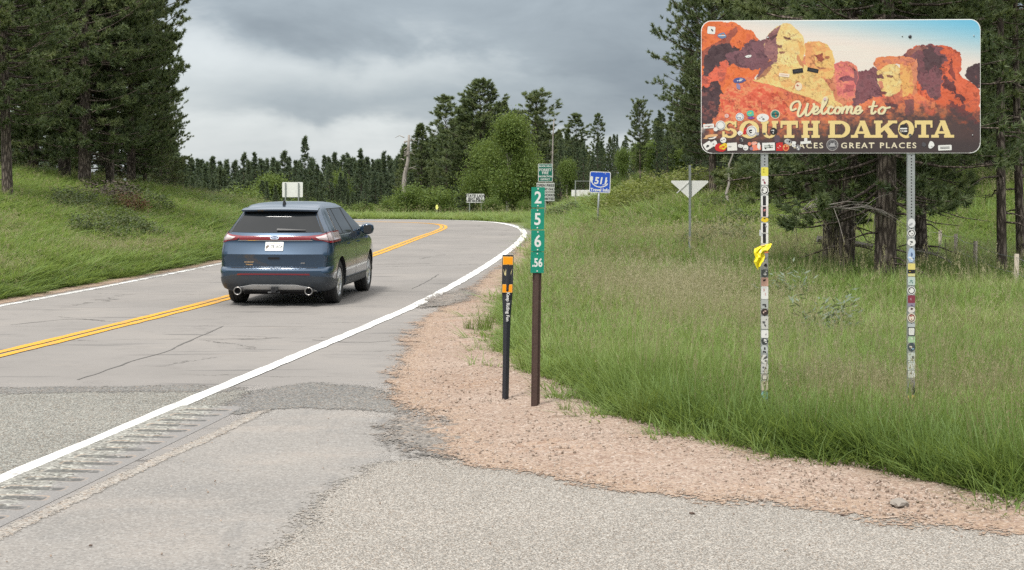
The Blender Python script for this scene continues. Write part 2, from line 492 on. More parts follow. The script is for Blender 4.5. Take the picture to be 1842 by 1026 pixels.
def smooth_build(t, pos):
    flat = t.map(pos, (1, 1, 0))
    n1 = t.noise(flat, .45, 5, .6); n2 = t.noise(flat, 2.2, 6, .7, .4); n3 = t.noise(flat, 85, 3, .75)
    c = t.ramp(n1, [(.3, (0.1739, 0.1643, 0.1539)), (.5, (0.2013, 0.188, 0.1746)), (.7, (0.2405, 0.2205, 0.1998))])
    c = t.mix(t.math('MULTIPLY', t.sstep(n2, .5, .72), .4), c, (0.1591, 0.1554, 0.1532))
    pink = t.noise(t.map(flat, (.4, .8, 0), (3, 1, 0)), 1, 5, .6)
    c = t.mix(t.math('MULTIPLY', t.sstep(pink, .5, .7), .5), c, (0.2738, 0.2368, 0.2072))
    sp = t.n('ShaderNodeTexVoronoi', {'Vector': flat, 'Scale': 70.0})
    g = t.n('ShaderNodeSeparateColor', {'Color': sp.outputs['Color']}).outputs[0]
    c = t.mix(t.math('MULTIPLY', t.sstep(g, .55, 1.0), .45), c, (0.3108, 0.3034, 0.2886))
    c = t.mix(t.math('MULTIPLY', t.sstep(g, .4, .0), .4), c, (0.0962, 0.09472, 0.0925))
    tr = t.noise(t.map(flat, (6, .7, 0), rot=(0, 0, R_(35))), 1.0, 3, .5)     # tyre scuffs leaving the turnout
    c = t.mix(t.math('MULTIPLY', t.sstep(tr, .6, .7), .22), c, (0.111, 0.111, 0.111))
    return c, t.math('ADD', n3, t.math('MULTIPLY', g, .5))
m_smooth = surface_mat('smooth_asphalt', smooth_build, edge=True, edge_noise=(4.0, .2), bump=(.4, 60, .006), rough=.85)

def chip_mat(name, cols, dark, light, scale=46.0, en=(3.0, .3)):
    def build(t, pos):
        flat = t.map(pos, (1, 1, 0))
        n1 = t.noise(flat, .5, 5, .6); n2 = t.noise(flat, 2.8, 6, .7)
        c = t.ramp(n1, [(.3, cols[0]), (.5, cols[1]), (.7, cols[2])])
        v1 = t.n('ShaderNodeTexVoronoi', {'Vector': flat, 'Scale': scale})
        g = t.n('ShaderNodeSeparateColor', {'Color': v1.outputs['Color']})
        c = t.mix(t.math('MULTIPLY', t.sstep(g.outputs[0], .55, .95), .75), c, light)
        c = t.mix(t.math('MULTIPLY', t.sstep(g.outputs[1], .62, .95), .75), c, dark)
        c = t.mix(t.math('MULTIPLY', t.sstep(g.outputs[2], .8, .98), .45), c, (.33, .24, .17))
        c = t.mix(t.math('MULTIPLY', t.sstep(n2, .55, .75), .3), c, cols[0])
        gap = t.math('SUBTRACT', 1.0, t.sstep(v1.outputs['Distance'], .1, .6))
        return c, gap
    return surface_mat(name, build, edge=True, edge_noise=en, bump=(.9, 60, .012), rough=.9)
m_chip = chip_mat('grey_chip_seal', [(0.1739, 0.1687, 0.1539), (0.2035, 0.1983, 0.1813), (0.2294, 0.222, 0.2013)], (0.0629, 0.06364, 0.05476), (0.37, 0.37, 0.333), 80.0, (5.0, .12))
m_apron = chip_mat('pale_chip_seal', [(.245, .228, .205), (.282, .262, .236), (.315, .29, .26)], (.15, .138, .122), (.42, .395, .36), 105.0, (2.4, .6))
m_patch = chip_mat('dark_patch', [(0.1406, 0.1369, 0.1332), (0.1591, 0.1554, 0.148), (0.185, 0.1776, 0.1665)], (0.0666, 0.0666, 0.06512), (0.2442, 0.2368, 0.222), 60.0, (2.2, .5))
m_crumble = chip_mat('crumbled_asphalt', [(0.1258, 0.1184, 0.111), (0.1702, 0.1554, 0.1406), (0.222, 0.1924, 0.1702)], (0.0444, 0.04292, 0.0407), (0.2664, 0.2442, 0.222), 34.0, (4.5, .9))

def gravel_build(t, pos):
    flat = t.map(pos, (1, 1, 0))
    n1 = t.noise(flat, .55, 5, .62); n2 = t.noise(t.map(flat, (.5, 1.5, 0)), 1.4, 6, .68, .4); n3 = t.noise(flat, 9, 5, .7)
    c = t.ramp(n1, [(.3, (0.2457, 0.1778, 0.1342)), (.5, (0.2847, 0.2153, 0.17)), (.7, (0.3198, 0.2512, 0.2044))])
    c = t.mix(t.math('MULTIPLY', t.sstep(n2, .53, .68), .6), c, (0.2808, 0.1833, 0.1209))     # sandy silt washed into bands
    c = t.mix(t.math('MULTIPLY', t.sstep(n3, .52, .75), .4), c, (0.2106, 0.1404, 0.1053))
    sdv = t.n('ShaderNodeAttribute', attribute_name='sd').outputs['Fac']
    silt = t.math('MULTIPLY', t.math('SUBTRACT', 1.0, t.sstep(t.math('ADD', sdv, t.math('MULTIPLY', t.math('SUBTRACT', n2, .5), .9)), .10, .55)), .55)
    c = t.mix(silt, c, (.30, .214, .150))
    v1 = t.n('ShaderNodeTexVoronoi', {'Vector': flat, 'Scale': 46.0})
    g = t.n('ShaderNodeSeparateColor', {'Color': v1.outputs['Color']})
    c = t.mix(t.math('MULTIPLY', t.sstep(g.outputs[0], .6, 1), .7), c, (0.39, 0.3276, 0.2808))
    c = t.mix(t.math('MULTIPLY', t.sstep(g.outputs[1], .6, .95), .6), c, (0.1638, 0.1014, 0.078))
    return c, t.math('ADD', t.math('SUBTRACT', 1.0, v1.outputs['Distance']), t.math('MULTIPLY', n3, .6))
m_gravel = surface_mat('pink_gravel', gravel_build, edge=True, edge_noise=(2.6, .9), edge_fine=1.1, bump=(1.0, 60, .016), rough=.95)

# road: ribbon between the pavement edges
rb = offset_line(RIGHT_S, np.interp(RIGHT_S[:, 1], [-30, 12, 14, 15.5, 18, 21, 26, 45, 80], [2.6, 2.6, 2.5, 2.2, 1.6, 1.15, .8, .5, .4]))
n = len(rb)
li = np.linspace(0, len(LEFT_S) - 1, n)
lb = offset_line(LEFT_S, -.32)
dl2, _, al = line_dist([tuple(p) for p in LEFT_S[::3]], RIGHT_S[:, 0], RIGHT_S[:, 1])
la = np.concatenate([[0], np.cumsum(np.hypot(*np.diff(lb, axis=0).T))])
al = np.maximum.accumulate(al)
lp = np.stack([np.interp(al, la * al.max() / la[-1] if al.max() > la[-1] else la, lb[:, k]) for k in (0, 1)], 1)
COLS = 9
rv = np.concatenate([np.concatenate([lp + (rb - lp) * (k / (COLS - 1)), np.zeros((n, 1))], 1)[:, None] for k in range(COLS)], 1).reshape(-1, 3)
ri = np.arange(n * COLS).reshape(n, COLS)
rf = np.stack([ri[:-1, :-1].ravel(), ri[:-1, 1:].ravel(), ri[1:, 1:].ravel(), ri[1:, :-1].ravel()], 1)
ob('road', mesh('road', rv, rf), m_asphalt, kind='structure')

def sheet(name, poly, res, z, mat, warp=(0, 0), zfun=None, over=.12, lim=None, seed=0):
    p = np.array(poly)
    x0, y0 = p.min(0) - .3; x1, y1 = p.max(0) + .3
    xs, ys = np.arange(x0, x1, res), np.arange(y0, y1, res)
    X, Y = np.meshgrid(xs, ys)
    wx = (fbm(X * warp[1], Y * warp[1], 31 + seed) - .5) * 2 * warp[0]
    wy = (fbm(X * warp[1], Y * warp[1], 57 + seed) - .5) * 2 * warp[0]
    sd = poly_sd(poly, X + wx, Y + wy)
    keep = sd > -over
    k4 = keep[:-1, :-1] | keep[1:, :-1] | keep[:-1, 1:] | keep[1:, 1:]
    ii = np.arange(X.size).reshape(X.shape)
    F = np.stack([ii[:-1, :-1][k4], ii[:-1, 1:][k4], ii[1:, 1:][k4], ii[1:, :-1][k4]], 1)
    used = np.unique(F)
    re = np.full(X.size, -1); re[used] = np.arange(len(used))
    Z = np.full(X.shape, z) if zfun is None else z + zfun(X, Y, sd)
    V = np.stack([X.ravel(), Y.ravel(), Z.ravel()], 1)[used]
    return ob(name, mesh(name, V, re[F], {'sd': sd.ravel()[used]}, smooth=True), mat, kind='structure')

# near lane re-surfaced with grey chip seal; its verge carries the milled rumble grooves
chip_poly = [G(-900, 712), G(-300, 708), G(0, 706), G(350, 703), G(415, 702), G(452, 704), G(441, 718), G(405, 742), G(300, 785), G(200, 828), G(100, 874), G(0, 922), G(-330, 1090), (-6.0, 3), (-16, 3)]
# groove frame: along the white line
rdir = (np.array(G(360, 715)) - np.array(G(0, 868))); rdir /= np.hypot(*rdir)
rnor = np.array([rdir[1], -rdir[0]])
r0 = np.array(G(0, 868))
GROOVES = [(420, 741), (401, 750), (380, 759), (359, 768), (338, 778), (315, 789), (291, 800), (266, 812), (240, 825), (210, 837), (180, 851), (146, 866), (112, 882), (74, 899), (36, 916), (-6, 934), (-52, 955), (-100, 977)]
gs = [float(np.dot(np.array(G(x - 34, y - 1)) - r0, rdir)) for x, y in GROOVES]
go = float(np.mean([np.dot(np.array(G(x, y)) - r0, rnor) for x, y in GROOVES[2:14]]))
def groove_depth(X, Y):
    s = (X - r0[0]) * rdir[0] + (Y - r0[1]) * rdir[1]
    o = (X - r0[0]) * rnor[0] + (Y - r0[1]) * rnor[1]
    d = np.zeros(X.shape)
    across = sst(o, go - .44, go - .40) * (1 - sst(o, go - .03, go + .01))
    for k, g in enumerate(gs):
        d = np.maximum(d, np.clip(1 - ((s - g) / .075) ** 2, 0, 1))
    return d * across
sheet('chip_seal_pavement', chip_poly, .11, .004, m_chip, (.05, .8))
# rumble strip: finely gridded band so that each groove is really milled down
def rumble_build(t, pos):
    flat = t.map(pos, (1, 1, 0))
    o = t.n('ShaderNodeAttribute', attribute_name='off').outputs['Fac']
    gr = t.n('ShaderNodeAttribute', attribute_name='groove').outputs['Fac']
    v1 = t.n('ShaderNodeTexVoronoi', {'Vector': flat, 'Scale': 42.0})
    g = t.n('ShaderNodeSeparateColor', {'Color': v1.outputs['Color']})
    nn = t.noise(flat, 5, 5, .7)
    c = t.mix(t.sstep(t.math('ADD', o, t.math('MULTIPLY', nn, .3)), .02, .16), (0.2013, 0.1954, 0.1776), (0.1887, 0.1813, 0.1761))
    chip = t.math('SUBTRACT', 1.0, t.sstep(o, -.05, .12))
    c = t.mix(t.math('MULTIPLY', t.math('MULTIPLY', t.sstep(g.outputs[0], .55, .95), .75), chip), c, (0.37, 0.37, 0.333))
    c = t.mix(t.math('MULTIPLY', t.math('MULTIPLY', t.sstep(g.outputs[1], .62, .95), .75), chip), c, (0.0518, 0.05328, 0.04588))
    # tar film left in the grooves, sand caught along their lips
    tar = t.math('MULTIPLY', t.sstep(gr, .35, .8), t.sstep(t.noise(flat, 14, 4, .7), .33, .5))
    c = t.mix(t.math('MULTIPLY', tar, .8), c, (0.0629, 0.0629, 0.06068))
    sand = t.math('MULTIPLY', t.math('MULTIPLY', t.sstep(gr, .02, .2), t.math('SUBTRACT', 1.0, t.sstep(gr, .25, .5))), t.sstep(nn, .4, .6))
    c = t.mix(t.math('MULTIPLY', sand, .6), c, (0.3108, 0.222, 0.1554))
    return c, t.math('SUBTRACT', 1.0, v1.outputs['Distance'])
m_rumble = surface_mat('rumble_strip', rumble_build, bump=(.7, 60, .01), rough=.9)
ss = np.arange(min(gs) - .6, max(gs) + .25, .02); oo = np.arange(go - .62, go + .1, .03)
S, O = np.meshgrid(ss, oo)
XX, YY = r0[0] + S * rdir[0] + O * rnor[0], r0[1] + S * rdir[1] + O * rnor[1]
gd = groove_depth(XX + .03 * (vnoise(S * 9, O * 9, 4) - .5), YY + .03 * (vnoise(S * 9, O * 9, 5) - .5))
ii = np.arange(S.size).reshape(S.shape)
Fr = np.stack([ii[:-1, :-1].ravel(), ii[:-1, 1:].ravel(), ii[1:, 1:].ravel(), ii[1:, :-1].ravel()], 1)
# sits 22 mm proud at its surface so that grooves stay above the sheet below; edges feather down
edge = np.minimum(sst(O, go - .62, go - .5), 1 - sst(O, go - .02, go + .1))
zr = .0012 + .0105 * edge - .007 * gd * edge
ob('rumble_strip', mesh('rumble_strip', np.stack([XX.ravel(), YY.ravel(), zr.ravel()], 1), Fr,
   {'off': (O - (go - .14)).ravel(), 'groove': gd.ravel()}, smooth=True), m_rumble, kind='structure')

# side road where the photographer stands, pale chip seal nearest, patches
side_poly = [G(500, 733), G(560, 728), G(640, 716), G(700, 700), G(730, 690), G(850, 770), G(900, 820), G(1200, 870), G(1500, 910), G(1842, 945), G(2500, 1010), (14, 4), (-6.2, 3), G(-320, 1120), G(0, 966), G(240, 851)]
sheet('side_road', side_poly, .16, .0025, m_smooth, (.03, .8), over=.06)
apron_poly = [G(662, 840), G(720, 832), G(800, 826), G(1000, 850), G(1300, 885), G(1842, 950), G(2500, 1010), (14, 4), (-1.6, 4.5), G(455, 1060), G(478, 1000), G(520, 950), G(575, 905), G(620, 868)]
sheet('gravel_surfaced_apron', apron_poly, .1, .0065, m_apron, (.12, 1.1), over=.25)
sheet('asphalt_patch', [G(400, 733), G(450, 706), G(560, 690), G(660, 697), G(715, 713), G(760, 728), G(740, 742), G(640, 737), G(560, 735), G(490, 737), G(440, 745)], .06, .0058, m_patch, (.1, .8), over=.25)
sheet('asphalt_patch', [G(690, 770), G(730, 748), G(790, 750), G(835, 775), G(838, 805), G(795, 830), G(740, 815), G(700, 795)], .05, .011, m_crumble, (.15, 1.2), over=.4, seed=3)
sheet('asphalt_patch', [G(-500, 705), G(0, 697), G(200, 696), G(352, 693), G(430, 699), G(400, 705), G(0, 708), G(-500, 715)], .06, .0055, m_patch, (.1, 1.0), over=.25, seed=8)
sheet('asphalt_patch', [G(745, 556), G(800, 528), G(850, 520), G(848, 540), G(800, 552)], .06, .019, m_crumble, (.2, 1.2), over=.4, seed=5)
m_seam = chip_mat('sandy_seam', [(0.2516, 0.2294, 0.2072), (0.2738, 0.2516, 0.2257), (0.296, 0.2664, 0.2368)], (0.1628, 0.148, 0.1332), (0.3404, 0.3182, 0.2886), 50.0, (6.0, .12))
seam = [G(492, 734), G(240, 851), G(0, 966), G(-200, 1062)]
seam_r = [tuple(p) for p in offset_line(np.array(seam), .075)]; seam_l = [tuple(p) for p in offset_line(np.array(seam), -.045)]
sheet('pavement_seam', seam_r + seam_l[::-1], .05, .0052, m_seam, (.03, .8), over=.1)

def gz(X, Y, sd):
    berm = .05 * sst(sd, .3, 1.2) + .05 * (fbm(X * 1.6, Y * 1.6, 12) - .5) * sst(sd, .1, .5)
    ruts = .03 * (fbm(X * .5, Y * 3.0, 21) - .5) * sst(sd, .2, .6)
    return berm + ruts + .012 * (fbm(X * 7, Y * 7, 23) - .5)
sheet('gravel_shoulder', GRAVEL, .09, .0125, m_gravel, (.22, .9), gz, over=.42)
# sandy strip beside the left-hand edge of the road
lsr = offset_line(LEFT_S, -.22); lsl = offset_line(LEFT_S, -.62)
msk = (LEFT_S[:, 1] > 8) & (LEFT_S[:, 1] < 66) & (np.arange(len(LEFT_S)) < np.argmax(LEFT_S[:, 1] > 66) + 1)
sheet('gravel_verge', [tuple(p) for p in lsr[msk][::4]] + [tuple(p) for p in lsl[msk][::4][::-1]], .2, .006, m_gravel, (.12, .8), over=.3)

# painted markings
def paint_mat(name, col, wear):
    def build(t, pos):
        n1 = t.noise(pos, 16, 6, .8); n2 = t.noise(pos, 1.6, 5, .65)
        c = t.mix(t.math('MULTIPLY', t.sstep(n2, .5, .8), .25), col, tuple(v * .72 for v in col))
        wearf = t.math('MULTIPLY', t.sstep(t.math('ADD', t.math('MULTIPLY', n1, .7), t.math('MULTIPLY', n2, .45)), .58, .70), wear)
        return t.mix(wearf, c, (.17, .16, .15)), n1
    return surface_mat(name, build, bump=(.3, 60, .004), rough=.7)
m_white = paint_mat('white_road_paint', (0.592, 0.592, 0.576), .75)
m_yellow = paint_mat('yellow_road_paint', (0.528, 0.272, 0.024), .75)
def ribbon(name, line, off, wid, z, mat, jag=.014):
    line = np.asarray(line)
    o = np.full(len(line), off)
    jl = jag * (vnoise(np.arange(len(line)) * 1.7, np.zeros(len(line)), 5) - .5) * 2
    wv = wid / 2 if not hasattr(wid, '__len__') else np.asarray(wid) / 2
    a, b = offset_line(line, o - wv + jl), offset_line(line, o + wv - jl[::-1])
    V = np.concatenate([np.c_[a, np.full(len(a), z)], np.c_[b, np.full(len(b), z)]])
    k = np.arange(len(a) - 1)
    return ob(name, mesh(name, V, np.stack([k, k + len(a), k + len(a) + 1, k + 1], 1)), mat, kind='structure')
Rf, Yf, Lf = (smooth_line(p, .3) for p in (RIGHT, YELLOW, LEFT))
ribbon('edge_line', Rf, 0, np.interp(Rf[:, 1], [8, 16, 30, 80], [.15, .17, .2, .26]), .0085, m_white)
ribbon('edge_line', Lf, 0, .15, .006, m_white)
ribbon('center_line', Yf, -.098, .14, .0085, m_yellow)
ribbon('center_line', Yf, .098, .14, .0085, m_yellow)

m_crack = M('tarred_crack', (.085, .08, .075), .9, var=.3)
for pts in ([(140, 684), (225, 655), (300, 632), (352, 609), (404, 587)], [(742, 520), (765, 508), (790, 494)], [(560, 612), (640, 617), (700, 614)], [(20, 585), (120, 575), (190, 577)]):
    pp = smooth_line([G(*p) for p in pts], .12)
    pp = pp + (np.stack([vnoise(pp[:, 1] * 3, pp[:, 0] * 3, 7), vnoise(pp[:, 0] * 3, pp[:, 1] * 3, 8)], 1) - .5) * .05
    ribbon('road_crack', pp, 0, .022 * (.5 + vnoise(np.arange(len(pp)) * .6, np.zeros(len(pp)), 3)), .0035, m_crack, .006)

# ------------------------------------------------------------------ trees
m_bark = surface_mat('pine_bark', lambda t, pos: (lambda v, n: (t.mix(t.math('MULTIPLY', t.sstep(v.outputs['Distance'], .05, .3), .75), (.055, .043, .036), t.mix(n, (.17, .137, .116), (.28, .23, .195))), v.outputs['Distance']))(
    t.n('ShaderNodeTexVoronoi', {'Vector': t.map(pos, (13, 13, 3.2)), 'Scale': 1.0}, feature='DISTANCE_TO_EDGE'), t.noise(pos, 5, 5, .65)), bump=(1.0, 40, .03), rough=.95)
m_bark_aspen = surface_mat('pale_bark', lambda t, pos: t.mix(t.sstep(t.noise(t.map(pos, (1, 1, 3)), 2.5, 5, .7), .5, .65), (.42, .39, .33), (.16, .14, .12)), rough=.85)
m_deadwood = surface_mat('dead_wood', lambda t, pos: t.mix(t.noise(t.map(pos, (6, 6, 1)), 2.0, 5, .7), (.16, .14, .125), (.34, .31, .28)), rough=.9)
m_needle = foliage_mat('pine_needles', (0.0473, 0.07052, 0.03784), (0.1032, 0.1376, 0.06364), (0.1849, 0.2107, 0.0946), trans=.32)
m_needle_haze = foliage_mat('far_pine_needles', (0.0387, 0.06192, 0.043), (0.0688, 0.0989, 0.0602), (0.1118, 0.1376, 0.07568), trans=.25)  # bluer than the near needles: distance haze is put into the colour
m_leaf = foliage_mat('broad_leaves', (0.0602, 0.0989, 0.02408), (0.1075, 0.1591, 0.0387), (0.172, 0.215, 0.0602), trans=.42)
m_leaf_yel = foliage_mat('yellow_green_leaves', (0.0903, 0.1204, 0.02924), (0.1591, 0.1892, 0.04816), (0.2322, 0.2408, 0.0774), trans=.4)
m_juniper = foliage_mat('juniper_leaves', (0.0387, 0.05676, 0.02752), (0.0731, 0.09632, 0.04128), (0.1161, 0.1333, 0.0602), trans=.25)
m_browndead = foliage_mat('brown_dead_needles', (.10, .055, .035), (.17, .085, .05), (.26, .12, .06), trans=.1)

def unit(v): return v / np.maximum(np.linalg.norm(v, axis=-1, keepdims=True), 1e-9)

def needles(rg, cen, dirs, n, ln, wd, tint, spread=.75):
    """clumps of needles: cen (M,3), dirs (M,3) -> triangle soup"""
    Mn = len(cen)
    d = unit(dirs[:, None] * spread + rg.normal(size=(Mn, n, 3)) * .62)
    base = cen[:, None] + dirs[:, None] * rg.uniform(-.5, .35, (Mn, n, 1)) * ln
    l = ln * rg.uniform(.6, 1.15, (Mn, n, 1))
    tip = base + d * l
    side = unit(np.cross(d, rg.normal(size=(Mn, n, 3)))) * wd * .5
    V = np.stack([base - side, base + side, tip], 2).reshape(-1, 3)
    F = np.arange(len(V)).reshape(-1, 3)
    tv = np.repeat(np.clip(tint[:, None] + rg.normal(size=(Mn, n)) * .10, 0, 1).ravel(), 3)
    return V, F, tv

def pine(seed, H, cb, Rm, prof, nb, cn, ln=.24, wd=.022, tr=.2, droop=.0, dead=0, twigs=2.4, gaps=.15, lean=(0, 0), sides=10):
    """trunk mesh (with limbs) and crown mesh of one conifer; cb = share of the height where the crown begins"""
    rg = np.random.default_rng(seed); rn = random.Random(seed)
    mb = MB()
    bend = [rn.uniform(-.012, .012) * H for _ in range(4)]
    def axis(z):
        u = z / H
        return Vector((lean[0] * z + bend[0] * math.sin(u * 3) + bend[1] * u * u, lean[1] * z + bend[2] * math.sin(u * 2.6) + bend[3] * u * u, z))
    zs = [-.5, 0, .15, .5, 1.2] + [1.2 + (H - 1.2) * k / 8 for k in range(1, 9)]
    rad = [tr * 1.35, tr * 1.28, tr * 1.12, tr, tr * .95] + [max(.02, tr * .95 * (1 - (k / 8) ** 1.15)) for k in range(1, 9)]
    mb.tube([axis(z) for z in zs], rad, sides)
    cen, dr, tn = [], [], []
    for i in range(nb):
        u = ((i + rn.random()) / nb) ** .92
        z = H * (cb + (1 - cb) * u)
        az = i * 2.39996 + rn.uniform(-.5, .5)
        L = Rm * np.interp(u, [p[0] for p in prof], [p[1] for p in prof]) * rn.uniform(.62, 1.12)
        if rn.random() < gaps: L *= .45
        el = R_(-14 + 74 * u ** 1.5 + rn.uniform(-10, 10)) - droop
        hd = Vector((math.cos(az), math.sin(az), 0)); ce, se = math.cos(el), math.sin(el)
        b0 = axis(z)
        bp = lambda s: b0 + hd * (L * s * ce) + Vector((0, 0, 1)) * (L * (s * se + .28 * s * s))
        nseg = 4
        mb.tube([bp(k / nseg) for k in range(nseg + 1)], [max(.006, .014 * L * (1 - .85 * k / nseg) + .004) for k in range(nseg + 1)], 4, cap=False)
        tint = min(1, max(0, rn.gauss(.48 + .12 * u, .17)))
        pts = [(bp(1.0), hd * ce + Vector((0, 0, .55)))]
        for k in range(max(2, int(1 + L * twigs))):
            s = rn.uniform(.28, 1.0)
            sd = hd.cross(Vector((0, 0, 1))) * rn.choice((-1, 1))
            tl = L * rn.uniform(.12, .42) * (1.15 - .6 * s) + .08
            q = bp(s); e = q + (sd * .8 + hd * .55 + Vector((0, 0, rn.uniform(.05, .55)))) * tl
            pts.append((e, (e - q).normalized() + Vector((0, 0, .4))))
            if tl > .45: pts.append((q.lerp(e, .55), (e - q).normalized() + Vector((0, 0, .5))))
            if k % 2 == 0: mb.tube([q, e], [.012, .006], 3, cap=False)
        for p, d in pts:
            cen.append(p); dr.append(d.normalized()); tn.append(min(1, max(0, tint + rn.gauss(0, .15))))
    for i in range(dead):
        z = H * cb * rn.uniform(.25, 1.15); az = rn.uniform(0, 6.28); L = rn.uniform(.5, 1.6) * (.5 + .3 * Rm)
        b0 = axis(z); hd = Vector((math.cos(az), math.sin(az), 0))
        p = [b0, b0 + hd * L * .4 + Vector((0, 0, -.02 * L)), b0 + hd * L * .75 + Vector((rn.uniform(-.1, .1), rn.uniform(-.1, .1), -.14 * L)), b0 + hd * L + Vector((rn.uniform(-.2, .2), rn.uniform(-.2, .2), -.18 * L))]
        mb.tube(p, [.03, .02, .012, .005], 4, cap=False)
        for k in range(3):
            q = p[1].lerp(p[3], rn.uniform(.1, .9)); mb.tube([q, q + Vector((rn.uniform(-.3, .3), rn.uniform(-.3, .3), rn.uniform(-.25, .12)))], [.008, .003], 3, cap=False)
    V, F, tv = needles(rg, np.array(cen), np.array(dr), cn, ln, wd, np.array(tn))
    return mb.mesh('trunk', True), mesh('crown', V, F, {'tint': tv})

def leafy(seed, H, cb, Rm, ncl, nl, leaf, tr, cl_r=.5, squash=1.0, lumps=7, stems=1):
    """broad-leaved tree or shrub"""
    rg = np.random.default_rng(seed); rn = random.Random(seed)
    mb = MB()
    top = H * .92
    lc = []
    for _ in range(lumps):
        u_ = rn.uniform(.12, .90); sp_ = Rm * (.75 if lumps > 10 else .5) * (1 - .75 * max(0, u_ - .45) / .5); a_ = rn.uniform(0, 6.28); q_ = sp_ * math.sqrt(rn.random())
        lc.append((Vector((q_ * math.cos(a_), q_ * math.sin(a_), H * (cb + (1 - cb) * u_))), Rm * (rn.uniform(.24, .46) if lumps > 10 else rn.uniform(.42, .7))))
    for s in range(stems):
        off = Vector((rn.uniform(-.3, .3), rn.uniform(-.3, .3), 0)) * (0 if stems == 1 else Rm * .7)
        mb.tube([off + Vector((rn.uniform(-.05, .05) * k, rn.uniform(-.05, .05) * k, z)) for k, z in enumerate((-.4, 0, H * .2, H * .4, H * .6, top))],
                [tr * 1.3, tr * 1.2, tr, tr * .8, tr * .5, tr * .12], 8)
    for c, r in lc:
        b0 = Vector((0, 0, c.z * .55)); m = b0.lerp(c, .5) + Vector((rn.uniform(-.2, .2), rn.uniform(-.2, .2), .1))
        mb.tube([b0, m, c], [tr * .45, tr * .3, .02], 5, cap=False)
    cen = []
    while len(cen) < ncl:
        c, r = rn.choice(lc)
        d = Vector((rn.gauss(0, 1), rn.gauss(0, 1), rn.gauss(0, 1) * squash)).normalized()
        p = c + d * r * rn.uniform(.55, 1.05)
        if p.z > H * cb * .7: cen.append(p)
    cen = np.array(cen)
    tint = np.clip(rg.normal(.45, .17, ncl) + .12 * (cen[:, 2] / H - .5), 0, 1)
    p = cen[:, None] + rg.normal(size=(ncl, nl, 3)) * cl_r * .5
    a = unit(rg.normal(size=(ncl, nl, 3))); b = unit(np.cross(a, rg.normal(size=(ncl, nl, 3))))
    l = leaf * rg.uniform(.6, 1.2, (ncl, nl, 1))
    V = np.stack([p - a * l * .5, p + b * l * .36, p + a * l * .5, p - b * l * .36], 2).reshape(-1, 3)
    F = np.arange(len(V)).reshape(-1, 4)
    tv = np.repeat(np.clip(tint[:, None] + rg.normal(size=(ncl, nl)) * .09, 0, 1).ravel(), 4)
    return mb.mesh('trunk', True), mesh('crown', V, F, {'tint': tv})

PR_ROUND = [(0, .55), (.15, .95), (.4, 1.0), (.7, .78), (.9, .42), (1, .10)]
PR_CONE = [(0, .8), (.12, 1.0), (.4, .78), (.7, .45), (.9, .2), (1, .04)]
PR_TALL = [(0, .35), (.2, .7), (.5, 1.0), (.75, .9), (.92, .55), (1, .15)]
PR_COL = [(0, .5), (.3, 1.0), (.7, .85), (.9, .5), (1, .1)]
TR = {}
def proto(key, fn, *a, **k): TR[key] = fn(*a, **k)
# near pines (left roadside): full crowns down to the bank
proto('roadside_a', pine, 11, 14.0, .19, 3.0, PR_ROUND, 215, 46, .20, .042, .19, .05, 5, 3.3, .12)
proto('roadside_b', pine, 12, 14.5, .09, 3.3, PR_ROUND, 230, 46, .20, .042, .26, .08, 4, 3.3, .10)
# pines beside the turnout: thick plated trunks, low needled boughs, dead under-branches
proto('turnout_a', pine, 21, 13.5, .15, 3.4, [(0, .8), (.15, 1.0), (.4, 1.0), (.7, .8), (.9, .45), (1, .12)], 165, 50, .19, .032, .25, .30, 8, 3.4, .12, sides=16)
proto('turnout_b', pine, 22, 14.0, .20, 3.1, [(0, .8), (.15, 1.0), (.4, 1.0), (.7, .8), (.9, .45), (1, .12)], 150, 50, .19, .032, .19, .24, 9, 3.4, .15, sides=16)
proto('turnout_tall', pine, 23, 15.0, .36, 2.4, PR_TALL, 95, 46, .19, .028, .145, .05, 14, 3.2, .2, sides=14)
# pines at middle distance
proto('mid_round', pine, 31, 15.0, .12, 3.3, PR_ROUND, 170, 44, .30, .066, .2, .0, 3, 2.6, .15)
proto('mid_cone', pine, 32, 13.0, .12, 2.7, PR_CONE, 150, 42, .30, .066, .17, .0, 3, 2.6, .12)
proto('mid_slim', pine, 33, 14.0, .22, 1.7, PR_COL, 110, 42, .30, .066, .14, .0, 8, 2.2, .2)
proto('mid_open', pine, 34, 14.0, .35, 2.4, PR_TALL, 100, 40, .32, .066, .15, -.05, 10, 1.9, .3)
proto('big_side', pine, 35, 17.0, .16, 4.6, [(0, .5), (.15, .95), (.45, 1), (.75, .85), (.92, .5), (1, .2)], 230, 40, .26, .048, .3, .02, 10, 2.6, .2)
# far pines
for k in range(4):
    proto('far_%d' % k, pine, 41 + k, 12.0, .10, (1.35, 1.7, 1.15, 1.5)[k], ([(0, .8), (.3, .85), (.6, .55), (.85, .22), (1, .02)], [(0, .7), (.35, 1), (.65, .6), (.88, .25), (1, .03)], [(0, .6), (.4, .9), (.75, .6), (.92, .25), (1, .03)], [(0, 1), (.3, .75), (.6, .45), (.85, .18), (1, .02)])[k], 90, 18, .32, .090, .12, .0, 3, 1.9, .12, sides=6)
proto('aspen', leafy, 51, 9.0, .14, 3.0, 480, 44, .20, .14, 1.0, 1.0, 16)
proto('aspen_small', leafy, 52, 6.0, .08, 2.0, 260, 44, .18, .09, .8, 1.0, 12)
proto('bush', leafy, 53, 2.4, .02, 1.6, 130, 36, .13, .04, .4, .7, 8, 3)
proto('low_bush', leafy, 54, 1.1, .0, 1.1, 110, 34, .085, .025, .25, .55, 8, 3)

